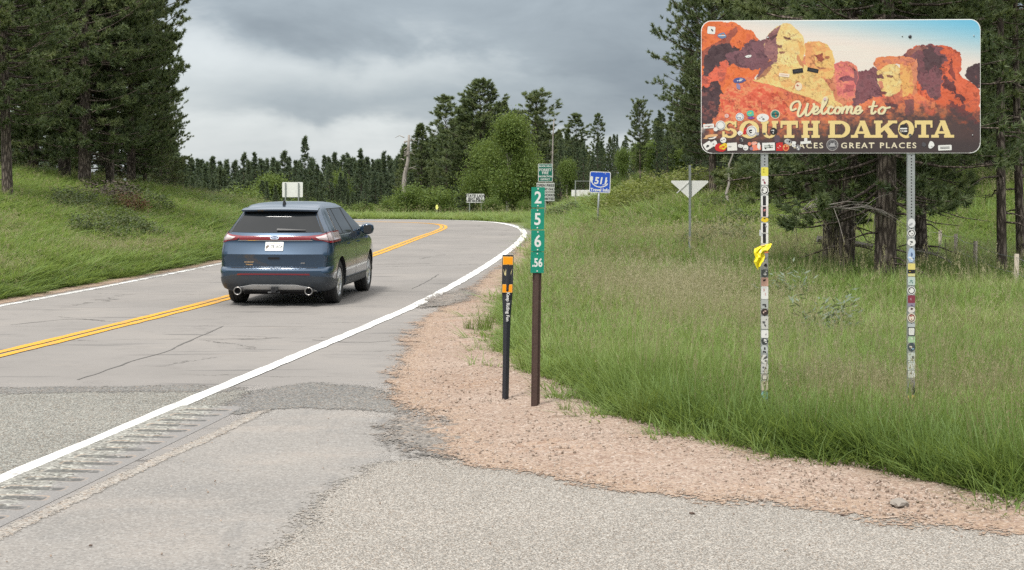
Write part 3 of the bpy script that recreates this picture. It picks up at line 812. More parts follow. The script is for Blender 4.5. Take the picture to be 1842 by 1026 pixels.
def plant(key, name, label, cat, px, Y, top=None, base=None, fol=m_needle, bark=m_bark, group=None, rot=None, wide=1.0, tall=1.0, sink=0.0, crown='crown', stem='trunk', x=None):
    """stand a tree at photo column px, Y metres away; top = photo row of its tip"""
    X = (px - CX) * Y / FPX if x is None else x
    z = tz(X, Y) - sink
    tm, cm = TR[key]
    if not tm.materials: tm.materials.append(bark); cm.materials.append(fol)
    t = thing(name, label, cat, (X, Y, z), (0, 0, rnd.uniform(0, 6.28) if rot is None else rot), group)
    H = TRH[key]
    s = 1.0
    if top is not None: s = ((HC - (top - HY) * Y / FPX) - z) / H
    for nm, me, mt in ((stem, tm, bark), (crown, cm, fol)):
        o = ob(nm, me, None, t)
        o.scale = (s * wide, s * wide, s * tall)
        if me.materials[0] != mt:
            o.material_slots[0].link = 'OBJECT'; o.material_slots[0].material = mt
    return t
TRH = {'roadside_a': 14.0, 'roadside_b': 14.5, 'turnout_a': 13.5, 'turnout_b': 14.0, 'turnout_tall': 15.0, 'mid_round': 15.0, 'mid_cone': 13.0, 'mid_slim': 14.0, 'mid_open': 14.0,
       'big_side': 17.0, 'far_0': 12.0, 'far_1': 12.0, 'far_2': 12.0, 'far_3': 12.0, 'aspen': 9.0, 'aspen_small': 6.0, 'bush': 2.4, 'low_bush': 1.1}

# left roadside stand
GL = 'tall pines on the left roadside bank'
for key, px, Y, top, wd, lb in (
    ('roadside_a', 14, 43, -360, 1.0, 'dark pine with bare lower trunk, first on the left bank'),
    ('roadside_b', 116, 57, -310, 1.0, 'dark pine whose short trunk shows behind the first pine of the left bank'),
    ('roadside_b', 152, 55, -330, 1.0, 'massive dark pine with thick trunk above the brown brush on the left bank'),
    ('roadside_a', 198, 57, -260, .95, 'dark pine with drooping low bough beside the thick-trunked pine on the left bank'),
    ('roadside_b', 236, 63, -215, .82, 'dark pine at the outer edge of the left stand, against the sky'),
    ('roadside_a', 262, 70, 5, .85, 'dark pine edging the left stand, tip just below the top of the photo'),
    ('roadside_a', 292, 77, 150, .9, 'shorter dark pine at the foot of the left stand beside the far woods'),
    ('roadside_b', 60, 66, -200, 1.0, 'dark pine filling the gap behind the first two pines on the left bank'),
    ('roadside_a', -62, 56, -260, 1.0, 'dark pine at the left margin of the photo, mostly cut off'),
    ('roadside_b', 190, 70, -150, 1.0, 'dark pine deep inside the left stand behind the thick trunk'),
):
    plant(key, 'pine_tree', lb, 'pine tree', px, Y, top, group=GL, wide=wd)

# pines behind the welcome sign
GT = 'pines standing in the grass behind the welcome sign'
for key, px, Y, top, wd, lb, rot in (
    ('turnout_a', 1592, 28.2, -560, 1.0, 'thick dark pine trunk in the middle under the welcome sign, low needled boughs', 2.2),
    ('turnout_b', 1521, 30.5, -560, 1.0, 'pine with its foot just ahead of its twin trunk, under the welcome sign', .6),
    ('turnout_a', 1496, 33.0, -480, .95, 'pine trunk half hidden by the trunk just ahead of it, under the welcome sign', 4.4),
    ('turnout_b', 1659, 33.5, -440, .95, 'pine trunk just beside the right post of the welcome sign', 3.3),
    ('turnout_tall', 1803, 30.0, -560, .9, 'tall pine with long bare scaly trunk right of the welcome sign', 1.0),
    ('turnout_tall', 1838, 33.0, -480, .9, 'pine with bare trunk at the right margin of the photo', 2.7),
):
    t = plant(key, 'pine_tree', lb, 'pine tree', px, Y, top, group=GT, wide=wd, rot=rot)
GB = 'dense pines filling the slope behind the welcome sign'
for key, px, Y, top, wd, lb in (
    ('big_side', 1282, 56, -95, .92, 'big spreading pine left of the welcome sign, crown against the sky'),
    ('mid_open', 1152, 66, 186, .9, 'small leaning pine with tufted top left of the spreading pine'),
    ('mid_round', 1385, 60, -140, 1.0, 'dark pine directly behind the left post of the welcome sign'),
    ('mid_round', 1455, 54, -160, 1.0, 'dark pine behind the middle of the welcome sign'),
    ('mid_cone', 1540, 58, -120, 1.15, 'dark conical pine behind the right half of the welcome sign'),
    ('mid_round', 1625, 52, -150, 1.0, 'dark pine behind the right post of the welcome sign'),
    ('mid_round', 1712, 57, -170, 1.0, 'dark pine behind the right end of the welcome sign'),
    ('mid_cone', 1778, 62, -140, 1.1, 'dark pine between the sign end and the tall bare trunk'),
    ('mid_round', 1850, 56, -150, 1.0, 'dark pine behind the bare trunks at the right margin'),
    ('mid_slim', 1690, 66, -60, 1.2, 'slim pine deep in the wood behind the fence'),
    ('mid_round', 1340, 72, -20, 1.0, 'dark pine deep behind the spreading pine'),
    ('mid_slim', 1425, 74, -60, 1.2, 'slim pine deep in the wood behind the sign middle'),
    ('mid_slim', 1745, 76, -70, 1.2, 'slim pine deep in the wood right of the sign'),
    ('mid_round', 1590, 72, -60, 1.1, 'round pine deep in the wood behind the three trunks'),
    ('mid_cone', 1245, 80, 95, 1.0, 'conical pine behind the yield sign post'),
    ('mid_cone', 1500, 84, -10, 1.2, 'conical pine at the back of the wood behind the sign'),
):
    plant(key, 'pine_tree', lb, 'pine tree', px, Y, top, group=GB, wide=wd)

# middle group beyond the bend
GM = 'mixed conifers beyond the bend of the road'
for key, px, Y, top, wd, lb in (
    ('mid_cone', 757, 128, 226, 1.15, 'conical pine beside the bare dead snag beyond the bend'),
    ('mid_slim', 801, 122, 176, 1.35, 'slim pointed pine left of the big round-topped pine'),
    ('mid_round', 866, 116, 150, 1.3, 'big round-topped dark pine, tallest beyond the bend'),
    ('mid_slim', 838, 124, 196, 1.3, 'dark pine tucked against the left flank of the round-topped pine'),
    ('mid_round', 905, 126, 196, .9, 'dark pine behind the light green aspen'),
    ('mid_open', 968, 112, 174, 1.35, 'open-crowned pine behind the mile marker'),
    ('mid_slim', 1037, 116, 207, 1.45, 'column-shaped pine right of the mile marker'),
    ('mid_slim', 1075, 120, 207, 1.0, 'thin pointed pine above the blue travel sign'),
    ('mid_cone', 1098, 122, 248, .9, 'small conical pine just right of the thin pointed pine'),
    ('mid_cone', 1122, 112, 255, .8, 'small pine left of the tufted leaning pine'),
    ('mid_cone', 1005, 128, 236, .9, 'small conical pine behind the fire sign'),
    ('mid_cone', 938, 130, 214, .9, 'pine behind the shoulder of the aspen'),
    ('mid_cone', 728, 135, 268, .9, 'low pine behind the dead snag'),
    ('mid_cone', 780, 112, 300, .8, 'low dark pine under the slim pointed pine'),
    ('mid_cone', 1060, 105, 280, .9, 'low dark pine behind the blue travel sign'),
    ('mid_cone', 1180, 100, 215, .9, 'dark pine under the outreaching bough of the spreading pine'),
    ('mid_cone', 838, 108, 305, .9, 'low dark pine behind the seat belt sign'),
    ('mid_cone', 985, 104, 300, .8, 'low dark pine right behind the green fire sign'),
):
    plant(key, 'pine_tree', lb, 'pine tree', px, Y, top, group=GM, wide=wd)
GA = 'light green broad-leaved trees beyond the bend'
plant('aspen', 'aspen_tree', 'light green aspen with pale trunk in front of the dark pines', 'tree', 914, 100, 218, fol=m_leaf, bark=m_bark_aspen, group=GA, wide=.92, rot=1.0)
plant('aspen', 'aspen_tree', 'lower aspen joined to the left side of the tall one', 'tree', 876, 103, 262, fol=m_leaf, bark=m_bark_aspen, group=GA, wide=.95, rot=3.7)
plant('aspen_small', 'aspen_tree', 'small aspen joined to the right side of the tall one', 'tree', 945, 104, 268, fol=m_leaf, bark=m_bark_aspen, group=GA, wide=.9, rot=2.0)
plant('aspen_small', 'aspen_tree', 'small light green tree right of the blue travel sign', 'tree', 1178, 84, 258, fol=m_leaf, bark=m_bark_aspen, group=GA)
plant('aspen_small', 'aspen_tree', 'small green tree just above the blue travel sign', 'tree', 1120, 90, 272, fol=m_leaf, bark=m_bark_aspen, group=GA, wide=.8)
plant('aspen_small', 'aspen_tree', 'light green tree just left of the yield sign, behind the knoll', 'tree', 1212, 80, 276, fol=m_leaf, bark=m_bark_aspen, group=GA)
plant('aspen_small', 'aspen_tree', 'light green tree filling the gap between the travel sign and the leaning pine', 'tree', 1148, 92, 262, fol=m_leaf, bark=m_bark_aspen, group=GA, wide=1.1)
plant('aspen_small', 'aspen_tree', 'low light green tree behind the blank sign beyond the car', 'tree', 487, 135, 322, fol=m_leaf, bark=m_bark_aspen, group=GA, wide=1.2)
plant('aspen_small', 'aspen_tree', 'light green young tree left of the dead snag', 'tree', 612, 150, 318, fol=m_leaf, bark=m_bark_aspen, group=GA, wide=.7)
plant('aspen_small', 'aspen_tree', 'light green sapling group behind the mile marker', 'tree', 1020, 96, 292, fol=m_leaf, bark=m_bark_aspen, group=GA, wide=.8)
GU = 'bushes along the far edge of the road'
for px, Y, top, lb, wd in ((742, 98, 344, 'leafy bush at the foot of the dead snag', 1.3), (790, 97, 348, 'leafy bush beside the yellow roadside marker', 1.3), (705, 104, 364, 'dark leafy bush left of the snag foot', 1.4),
                       (885, 95, 362, 'leafy bush under the aspen', 1.2), (945, 92, 366, 'leafy bush behind the mile marker top', 1.1), (655, 106, 372, 'leafy bush just right of the car roof', 1.5), (600, 110, 372, 'leafy bush behind the car roof', 1.5),
                       (1215, 70, 318, 'leafy bush behind the yield sign', 1.1), (1262, 72, 300, 'leafy bush right behind the yield sign post', 1.1), (1150, 76, 318, 'leafy bush left of the yield sign', 1.2), (1100, 80, 328, 'leafy bush right of the travel sign', 1.2),
                       (1330, 66, 312, 'leafy bush under the left end of the welcome sign', 1.1), (545, 112, 366, 'leafy bush behind the blank sign beyond the car', 1.5), (430, 116, 352, 'leafy bush left of the blank sign beyond the car', 1.6)):
    plant('bush', 'leafy_bush', lb, 'bush', px, Y, top, fol=m_leaf, group=GU, wide=wd, crown='foliage', stem='stem')
GY = 'low yellow-green shrubs on the knoll'
ky = random.Random(5)
for i, (px, Y, s, lb) in enumerate(((1165, 58, 1.0, 'yellow-green shrub on the knoll left of the yield sign'), (1200, 60, 1.1, 'yellow-green shrub just left of the yield triangle'), (1275, 58, 1.1, 'yellow-green shrub right of the yield triangle'), (1305, 60, 1.3, 'pale yellow shrub at the crest right of the yield sign'),
                         (1130, 62, 1.0, 'yellow-green shrub at the crest nearest the travel sign'), (1335, 62, 1.1, 'yellow-green shrub at the crest below the welcome sign corner'), (1235, 63, 1.1, 'yellow-green shrub directly behind the yield triangle'), (1180, 66, 1.1, 'yellow-green shrub at the back of the crest'))):
    X = (px - CX) * Y / FPX
    plant('low_bush', 'low_shrub', lb, 'shrub', px, Y, fol=m_leaf_yel, group=GY, wide=1.7, tall=.75, crown='foliage', stem='stem', sink=.1)
GJ = 'dark low junipers in the grass'
for px, Y, w_, lb in ((1345, 48, 1.3, 'dark juniper below the left end of the welcome sign'), (1300, 44, 1.3, 'dark juniper between the yield post and the welcome sign post'), (1255, 41, .9, 'small dark juniper beside the yield post'), (1310, 52, 1.2, 'dark juniper on the knoll side below the crest'),
                     (1010, 74, 1.3, 'dark juniper behind the mile marker'), (1045, 70, 1.3, 'dark juniper beside the blue travel sign'),
                     (195, 41, 1.1, 'juniper patch low on the left bank'), (135, 46, 1.2, 'juniper patch under the first left pine'), (120, 43, .8, 'small juniper left on the bank'), (235, 52, 1.1, 'juniper beside the brown brush on the left bank'), (275, 49, .9, 'small juniper below the left stand'), (160, 38, .9, 'small juniper lowest on the left bank'), (245, 40.5, .9, 'juniper low on the bank nearest the road')):
    plant('low_bush', 'juniper', lb, 'juniper', px, Y, fol=m_juniper, group=GJ, wide=w_, tall=.5, crown='foliage', stem='stem', sink=.08)
plant('low_bush', 'dry_brush', 'red-brown dead brush under the pines of the left bank', 'dead brush', 234, 47, fol=m_browndead, wide=.7, tall=.55, crown='foliage', stem='stem', sink=.05)
plant('low_bush', 'dry_brush', 'grey-brown dead brush in front of the thick left pine', 'dead brush', 190, 50, fol=foliage_mat('grey_dead_twigs', (.045, .035, .03), (.075, .058, .048), (.11, .085, .065), trans=.05), wide=1.5, tall=.6, crown='foliage', stem='stem', sink=.1)

# dead snag
def snag(px, Y, top, label, seed, r=.2):
    X = (px - CX) * Y / FPX; z0 = tz(X, Y); rn = random.Random(seed)
    H = HC - (top - HY) * Y / FPX - z0
    t = thing('dead_tree', label, 'dead tree', (X, Y, z0))
    mb = MB()
    mb.tube([(rn.uniform(-.1, .1) + .05 * H * (k / 7) ** 2, rn.uniform(-.1, .1), H * k / 7 - (.4 if k == 0 else 0)) for k in range(8)], [r * (1 - .09 * k) for k in range(8)], 8)
    ob('trunk', mb.mesh('trunk', True), m_deadwood, t)
    for k in range(16 if r > .07 else 6):
        z = H * rn.uniform(.45, .99); a = rn.uniform(0, 6.28); l = rn.uniform(.25, 1.0) * min(1, r * 5)
        mb = MB()
        mb.tube([(0, 0, z), (math.cos(a) * l * .5, math.sin(a) * l * .5, z + l * .2), (math.cos(a) * l, math.sin(a) * l, z + l * rn.uniform(-.2, .4))], [r * .16, r * .1, r * .05], 4, cap=False)
        ob('branch', mb.mesh('branch'), m_deadwood, t)
snag(727, 104, 243, 'bare pale dead snag standing beyond the bend', 3, .22)
snag(990, 108, 215, 'thin bare dead tree behind the green fire sign', 8, .09)
snag(1311, 52, 262, 'thin pale dead stem under the left end of the welcome sign', 6, .06)

# far woods across the valley: the ones whose tips stand out, then the mass between them
GF = 'far pines along the skyline'
far = [(345, 292), (355, 287), (369, 296), (383, 283), (398, 300), (410, 294), (421, 291), (437, 277), (447, 290), (458, 276), (470, 296), (482, 288), (491, 285), (500, 292), (510, 274), (520, 284), (532, 290), (547, 248), (560, 292),
       (570, 297), (583, 281), (592, 284), (602, 276), (609, 292), (616, 281), (626, 277), (637, 286), (650, 270), (660, 284), (671, 288), (680, 292), (690, 275), (702, 290), (714, 280)]
fk = random.Random(17)
names_far = {345: 'far pine tip touching the edge of the left stand', 355: 'far pine tip just right of the left stand, dull and round', 369: 'low far pine between two higher tips right of the left stand', 383: 'pointed far pine, second high tip from the left stand', 398: 'lowest far pine right of the pointed second tip',
  410: 'short blunt far pine midway from the left stand to the narrow tip', 421: 'short far pine leaning on the left side of the narrow tip', 437: 'narrow far pine tip left of the blank sign', 447: 'low far pine in the notch between the narrow tip and the pointed tip', 458: 'pointed far pine tip just right of the narrow tip',
  470: 'low far pine above the left end of the pale green tree', 482: 'far pine tip above the middle of the pale green tree', 491: 'far pine tip above the right end of the pale green tree', 500: 'low far pine just left of the blank sign', 510: 'high far pine directly above the left post of the blank sign',
  520: 'far pine above the middle of the blank sign', 532: 'low far pine above the right post of the blank sign', 547: 'tall far pine standing above the skyline right of the blank sign', 560: 'low far pine close against the tall one, right side', 570: 'lowest far pine right of the tall one', 583: 'first higher far pine right of the tall one',
  592: 'far pine between the first and the narrow dark tip right of the tall one', 602: 'narrow dark far pine tip above the green sapling', 609: 'low far pine in the notch above the green sapling', 616: 'far pine tip just right of the notch above the sapling', 626: 'high far pine tip midway from the tall one to the dead snag',
  637: 'lower far pine left of the broad green one', 650: 'broad green far pine left of the dead snag', 660: 'far pine on the right shoulder of the broad green one', 671: 'short far pine two tips right of the broad green one', 680: 'low far pine left of the pale pointed one', 690: 'pale pointed far pine near the dead snag', 702: 'low far pine right of the pale pointed one', 714: 'far pine partly behind the dead snag'}
for i, (px, top) in enumerate(far):
    Y = fk.uniform(165, 205)
    if px in (547, 650): Y = 150
    lb = names_far[px]
    plant('far_%d' % fk.randrange(4), 'far_pine_tree', lb, 'pine tree', px, Y, top, fol=m_needle_haze, group=GF, wide=fk.uniform(.85, 1.15))

# the wood as a mass: geometry-node copies scattered behind the counted trees
def scatter(name, V, attrs, sources, mat=None, kind='stuff'):
    """V (n,3) points with attributes scl, rot (3 floats) and gtint; sources: list of objects to place"""
    me = bpy.data.meshes.new(name)
    me.vertices.add(len(V)); me.vertices.foreach_set('co', np.asarray(V, np.float32).ravel())
    for an, av in attrs.items():
        av = np.asarray(av, np.float32)
        if av.ndim == 2:
            a = me.attributes.new(an, 'FLOAT_VECTOR', 'POINT'); a.data.foreach_set('vector', av.ravel())
        elif an == 'pick':
            a = me.attributes.new(an, 'INT', 'POINT'); a.data.foreach_set('value', av.astype(np.int32))
        else:
            a = me.attributes.new(an, 'FLOAT', 'POINT'); a.data.foreach_set('value', av)
    o = bpy.data.objects.new(name, me); C.objects.link(o); o['kind'] = kind
    col = bpy.data.collections.new(name + '_sources')
    for k, s in enumerate(sources):
        s.name = '%s_%02d' % (name, k); col.objects.link(s)
    g = bpy.data.node_groups.new(name, 'GeometryNodeTree')
    g.interface.new_socket('Geometry', in_out='INPUT', socket_type='NodeSocketGeometry')
    g.interface.new_socket('Geometry', in_out='OUTPUT', socket_type='NodeSocketGeometry')
    N = g.nodes.new; Lk = g.links.new
    gi, go_ = N('NodeGroupInput'), N('NodeGroupOutput')
    ci = N('GeometryNodeCollectionInfo'); ci.inputs[0].default_value = col; ci.inputs[1].default_value = True; ci.inputs[2].default_value = True
    iop = N('GeometryNodeInstanceOnPoints'); iop.inputs['Pick Instance'].default_value = True
    def na(nm, typ):
        a = N('GeometryNodeInputNamedAttribute'); a.data_type = typ; a.inputs[0].default_value = nm
        return [s for s in a.outputs if s.enabled and s.name == 'Attribute'][0]
    e2r = N('FunctionNodeEulerToRotation')
    Lk(na('rot', 'FLOAT_VECTOR'), e2r.inputs[0])
    m2p = N('GeometryNodeMeshToPoints')
    Lk(gi.outputs[0], m2p.inputs[0]); Lk(m2p.outputs[0], iop.inputs['Points'])
    Lk(ci.outputs[0], iop.inputs['Instance'])
    Lk(na('pick', 'INT'), iop.inputs['Instance Index'])
    Lk(e2r.outputs[0], iop.inputs['Rotation'])
    Lk(na('scl', 'FLOAT_VECTOR'), iop.inputs['Scale'])
    Lk(iop.outputs[0], go_.inputs[0])
    md = o.modifiers.new('scatter', 'NODES'); md.node_group = g
    return o

def src(me, mat):
    if not me.materials: me.materials.append(mat)
    return bpy.data.objects.new('source', me)
rg = np.random.default_rng(3)
# mass of far trees: valley wood, and the wood behind the right-hand trees
pts = []
for k in range(760):
    Y = rg.uniform(140, 300); px = rg.uniform(250, 1060); pts.append(((px - CX) * Y / FPX, Y))
for k in range(230):
    Y = rg.uniform(90, 180); px = rg.uniform(960, 2000); pts.append(((px - CX) * Y / FPX, Y))
for k in range(60):
    Y = rg.uniform(104, 136); px = rg.uniform(330, 900); pts.append(((px - CX) * Y / FPX, Y))
for k in range(90):
    Y = rg.uniform(72, 130); px = rg.uniform(-260, 300); pts.append(((px - CX) * Y / FPX - 4, Y))
for k in range(150):
    Y = rg.uniform(64, 100); px = rg.uniform(1180, 2000); pts.append(((px - CX) * Y / FPX, Y))
pts = np.array(pts)
zt = terrain(pts[:, 0], pts[:, 1])
pxs = pts[:, 0] * FPX / pts[:, 1] + CX
hz = np.interp(pxs, [-300, 300, 330, 600, 700, 745, 790, 850, 900, 960, 1010, 1100, 1180, 1250, 2000], [150, 250, 313, 313, 304, 284, 258, 230, 225, 236, 256, 262, 230, 150, 60])
hz = np.where((pts[:, 1] < 137) & (pxs > 320) & (pxs < 930) & (pts[:, 1] > 100), 335, hz)
hz = np.where((pxs > 1170) & (pts[:, 1] < 100), rg.uniform(180, 300, len(pts)), hz)
topz = HC - (hz + rg.uniform(-12, 20, len(pts)) - HY) * pts[:, 1] / FPX
hh = np.clip(topz - zt, 3, 24)
far_src = []
for k in range(4):
    V0 = []; F0 = []; T0 = []; nv = 0
    tm, cm = TR['far_%d' % k]
    o1 = bpy.data.meshes.new('far_pine')
    va = np.array([v.co for v in tm.vertices]); fa = [tuple(p.vertices) for p in tm.polygons]
    vb = np.empty(len(cm.vertices) * 3, np.float32); cm.vertices.foreach_get('co', vb); vb = vb.reshape(-1, 3)
    tb = np.empty(len(vb), np.float32); cm.attributes['tint'].data.foreach_get('value', tb)
    me = mesh('far_pine', np.concatenate([va, vb]), fa + [tuple(r) for r in (np.arange(len(vb)).reshape(-1, 3) + len(va))], {'tint': np.concatenate([np.zeros(len(va)), tb])})
    me.materials.append(m_bark); me.materials.append(m_needle_haze)
    mi = np.ones(len(me.polygons), np.int32); mi[:len(fa)] = 0
    me.polygons.foreach_set('material_index', mi)
    far_src.append(bpy.data.objects.new('source', me))
lt, lc_ = TR['aspen_small'][0].copy(), TR['aspen_small'][1].copy(); far_src.append(bpy.data.objects.new('source', lc_))
s1 = hh / 12.0 * rg.uniform(.82, 1.12, len(hh))
fo = scatter('distant_forest', np.c_[pts, zt], {'scl': np.c_[s1 * rg.uniform(.7, 1.6, len(s1)), s1 * rg.uniform(.7, 1.6, len(s1)), s1], 'rot': np.c_[np.zeros(len(s1)), np.zeros(len(s1)), rg.uniform(0, 6.28, len(s1))],
        'pick': np.where(rg.uniform(0, 1, len(s1)) < .08, 4, rg.integers(0, 4, len(s1))), 'gtint': rg.uniform(0, 1, len(s1))}, far_src)

# ------------------------------------------------------------------ grass
m_grass = foliage_mat('grass_blades', (.105, .170, .042), (.195, .272, .078), (.345, .360, .170), trans=.45, src='gtint')
m_seed = foliage_mat('grass_seed_heads', (.21, .18, .10), (.31, .275, .165), (.42, .385, .26), trans=.4, src='gtint')
m_weed = foliage_mat('blue_green_weed', (.06, .085, .055), (.10, .13, .09), (.16, .19, .13), trans=.2, src='gtint')
def tuft(seed, n, h, r, wd, lean, seedh=0, seg=3):
    """a clump of curved blades; seedh of them carry a seed head"""
    rn = random.Random(seed)
    V, F, mi = [], [], []
    def blade(x, y, hh, w, az, ln, m):
        b = len(V); ca, sa = math.cos(az), math.sin(az)
        fa = az + rn.uniform(.9, 2.2); wx, wy = math.cos(fa), math.sin(fa)
        for k in range(seg):
            u = k / seg; d = ln * u * u * hh; ww = w * (1 - .75 * u ** 1.5) / 2; z = hh * u * (1 - .18 * ln * u)
            V.extend([(x + ca * d - wx * ww, y + sa * d - wy * ww, z), (x + ca * d + wx * ww, y + sa * d + wy * ww, z)])
            if k: F.append((b + 2 * k - 2, b + 2 * k - 1, b + 2 * k + 1, b + 2 * k)); mi.append(m)
        V.append((x + ca * ln * hh, y + sa * ln * hh, hh * (1 - .18 * ln)))
        F.append((b + 2 * seg - 2, b + 2 * seg - 1, b + 2 * seg)); mi.append(m)
        return V[-1]
    for i in range(n):
        a = rn.uniform(0, 6.28); q = r * math.sqrt(rn.random())
        blade(q * math.cos(a), q * math.sin(a), h * rn.uniform(.45, 1.05), wd * rn.uniform(.6, 1.2), a + rn.gauss(0, .8), lean * rn.uniform(.2, 1.5), 0)
    for i in range(seedh):
        a = rn.uniform(0, 6.28); q = r * math.sqrt(rn.random())
        hh = h * rn.uniform(1.05, 1.55)
        tx, ty, tz_ = blade(q * math.cos(a), q * math.sin(a), hh, wd * .42, a + rn.gauss(0, .8), lean * rn.uniform(.2, .7), 1)
        for k in range(9):
            u = rn.uniform(-.12, .02); b = len(V); s = h * .016
            cx_, cy_ = tx + rn.gauss(0, h * .02), ty + rn.gauss(0, h * .02)
            V.extend([(cx_ - s * .5, cy_, tz_ + u * h * 1.6), (cx_ + s * .5, cy_ + s * .3, tz_ + u * h * 1.6), (cx_ + rn.gauss(0, s), cy_ + rn.gauss(0, s), tz_ + u * h * 1.6 + s * 3)])
            F.append((b, b + 1, b + 2)); mi.append(1)
    me = mesh('tuft', V, F)
    me.materials.append(m_grass); me.materials.append(m_seed)
    me.polygons.foreach_set('material_index', np.array(mi, np.int32))
    return me
def tobj(me): return bpy.data.objects.new('source', me)
GSRC = lambda: [tobj(m) for m in TUFTS]
TUFTS = [tuft(1, 24, .36, .10, .013, .6), tuft(2, 18, .46, .12, .012, .5), tuft(3, 30, .26, .12, .009, .6), tuft(4, 18, .38, .13, .008, .4, 2), tuft(5, 15, .34, .13, .008, .4, 5), tuft(6, 20, .38, .14, .015, .95),
         tuft(7, 14, .30, .12, .007, .35, 9)]
rg = np.random.default_rng(12)
ge_x = np.array([p[0] for p in GRASS_EDGE]); ge_y = np.array([p[1] for p in GRASS_EDGE])
field = GRASS_EDGE + [(1.5, 78), (10, 86), (70, 86), (70, 8.2)]
def grass_points(n, x0, x1, y0, y1, inside, power=1.0):
    """more tufts close by, fewer far off"""
    u = rg.uniform(0, 1, n)
    a, b = y0 ** (1 - power), y1 ** (1 - power)
    Y = (a + (b - a) * u) ** (1 / (1 - power)) if power != 1 else y0 * (y1 / y0) ** u
    X = x0 + (x1 - x0) * rg.uniform(0, 1, n) if not callable(x1) else x0(Y) + (x1(Y) - x0(Y)) * rg.uniform(0, 1, n)
    k = inside(X, Y)
    return X[k], Y[k]
# right-hand field
X, Y = grass_points(62000, lambda y: -.03 * y - .4, lambda y: .36 * y + 2.5, 8.4, 84, lambda x, y: poly_sd(field, x + .25 * (vnoise(x * 2, y * 2, 3) - .5), y + .25 * (vnoise(x * 2, y * 2, 4) - .5)) > -.02 - .42 * (rg.uniform(0, 1, len(x)) < .16 * (vnoise(x * 3, y * 3, 14) > .45)), 1.25)
sd = poly_sd(field, X, Y)
dist = np.sqrt(X * X + Y * Y)
dry = fbm(X * .30, Y * .16, 41, 4) + .35 * np.exp(-((Y - 13.6) / 1.4) ** 2) * sst(X, 1.5, 3) + .22 * np.exp(-((Y - 30) / 11) ** 2 - ((X - 2.2) / 2.4) ** 2) + .10 * np.exp(-((Y - 20) / 6) ** 2 - ((X - 1.2) / 2.2) ** 2)
lush = np.exp(-np.maximum(sd, 0) / .8) * (Y < 16) + .8 * np.exp(-((X - 1.9) / .9) ** 2 - ((Y - 15) / 1.6) ** 2)
lush = np.clip(lush, 0, 1)
kk = (sd > .45) | (fbm(X * 1.8, Y * 1.8, 33, 3) + .45 * np.clip(sd, -.2, .5) + .25 * rg.uniform(0, 1, len(X)) > .56)
X, Y, sd, dist, dry, lush = (q[kk] for q in (X, Y, sd, dist, dry, lush))
r1 = rg.uniform(0, 1, len(X))
pick = rg.choice([0, 1, 2, 5, 3], len(X), p=[.27, .24, .25, .18, .06])
pick = np.where((dry + .3 * (r1 - .5) > .735) & (lush < .6), rg.choice([3, 4, 6], len(X), p=[.3, .4, .3]), pick)
pick = np.where((lush > .5) & (r1 < .8), rg.choice([0, 1, 5], len(X)), pick)
sc_h = .90 * (.62 + .55 * fbm(X * .5, Y * .5, 8)) * (1 + .35 * lush) * np.where(sd < .25, .5 + 1.6 * np.clip(sd, 0, .3), 1) * rg.uniform(.55, 1.45, len(X))
lod = np.clip(dist / 16, 1, 3.2)
tall = rg.uniform(0, 1, len(X)) < .03 * (sd > .3)
pick = np.where(tall, 6, pick); sc_h = np.where(tall, sc_h * rg.uniform(1.2, 2.0, len(X)), sc_h)
gt = np.clip(.46 + 1.1 * (fbm(X * .35, Y * .2, 77) - .5) + .5 * (fbm(X * 1.6, Y * 1.2, 81) - .5) + .45 * (dry - .55) - .05 * lush + rg.normal(0, .1, len(X)), 0, 1)
scatter('field_grass', np.c_[X, Y, terrain(X, Y)], {'scl': np.c_[lod * 1.15, lod * 1.15, sc_h * np.clip(lod ** .35, 1, 1.35)], 'rot': np.c_[rg.normal(0, .10, len(X)), rg.normal(0, .10, len(X)) + .06, rg.uniform(0, 6.28, len(X))], 'pick': pick, 'gtint': gt}, GSRC())
# left-hand bank
def left_in(x, y):
    d, s, _ = line_dist(LEFT, x, y)
    return (s < 0) & (d > .5 + .4 * vnoise(x * 1.5, y * 1.5, 6))
X, Y = grass_points(46000, lambda y: -.36 * y - 3, lambda y: -.10 * y - 1.5, 22, 82, left_in, 1.2)
d, _, _ = line_dist(LEFT, X, Y)
r1 = rg.uniform(0, 1, len(X))
band = np.exp(-((d - 1.9) / .7) ** 2)
dry = fbm(X * .3, Y * .14, 91, 4) + .34 * band * sst(Y, 24, 34)
pick = np.where(dry + .3 * (r1 - .5) > .76, rg.choice([3, 4, 6], len(X)), rg.choice([0, 1, 2, 5, 2, 0, 3], len(X)))
lod = np.clip(Y / 15, 1.6, 3.4)
gt = np.clip(.40 + .8 * (fbm(X * .2, Y * .1, 78) - .5) + .35 * (dry - .55) - .3 * np.exp(-((d - .8) / .5) ** 2) + rg.normal(0, .1, len(X)), 0, 1)
sh = (.55 + .5 * fbm(X * .5, Y * .5, 18)) * np.where(d < 1.3, .6, .95) * rg.uniform(.7, 1.2, len(X)) * 1.1
scatter('bank_grass', np.c_[X, Y, terrain(X, Y)], {'scl': np.c_[lod, lod, sh], 'rot': np.c_[rg.normal(0, .1, len(X)), rg.normal(0, .1, len(X)), rg.uniform(0, 6.28, len(X))], 'pick': pick, 'gtint': gt}, GSRC())
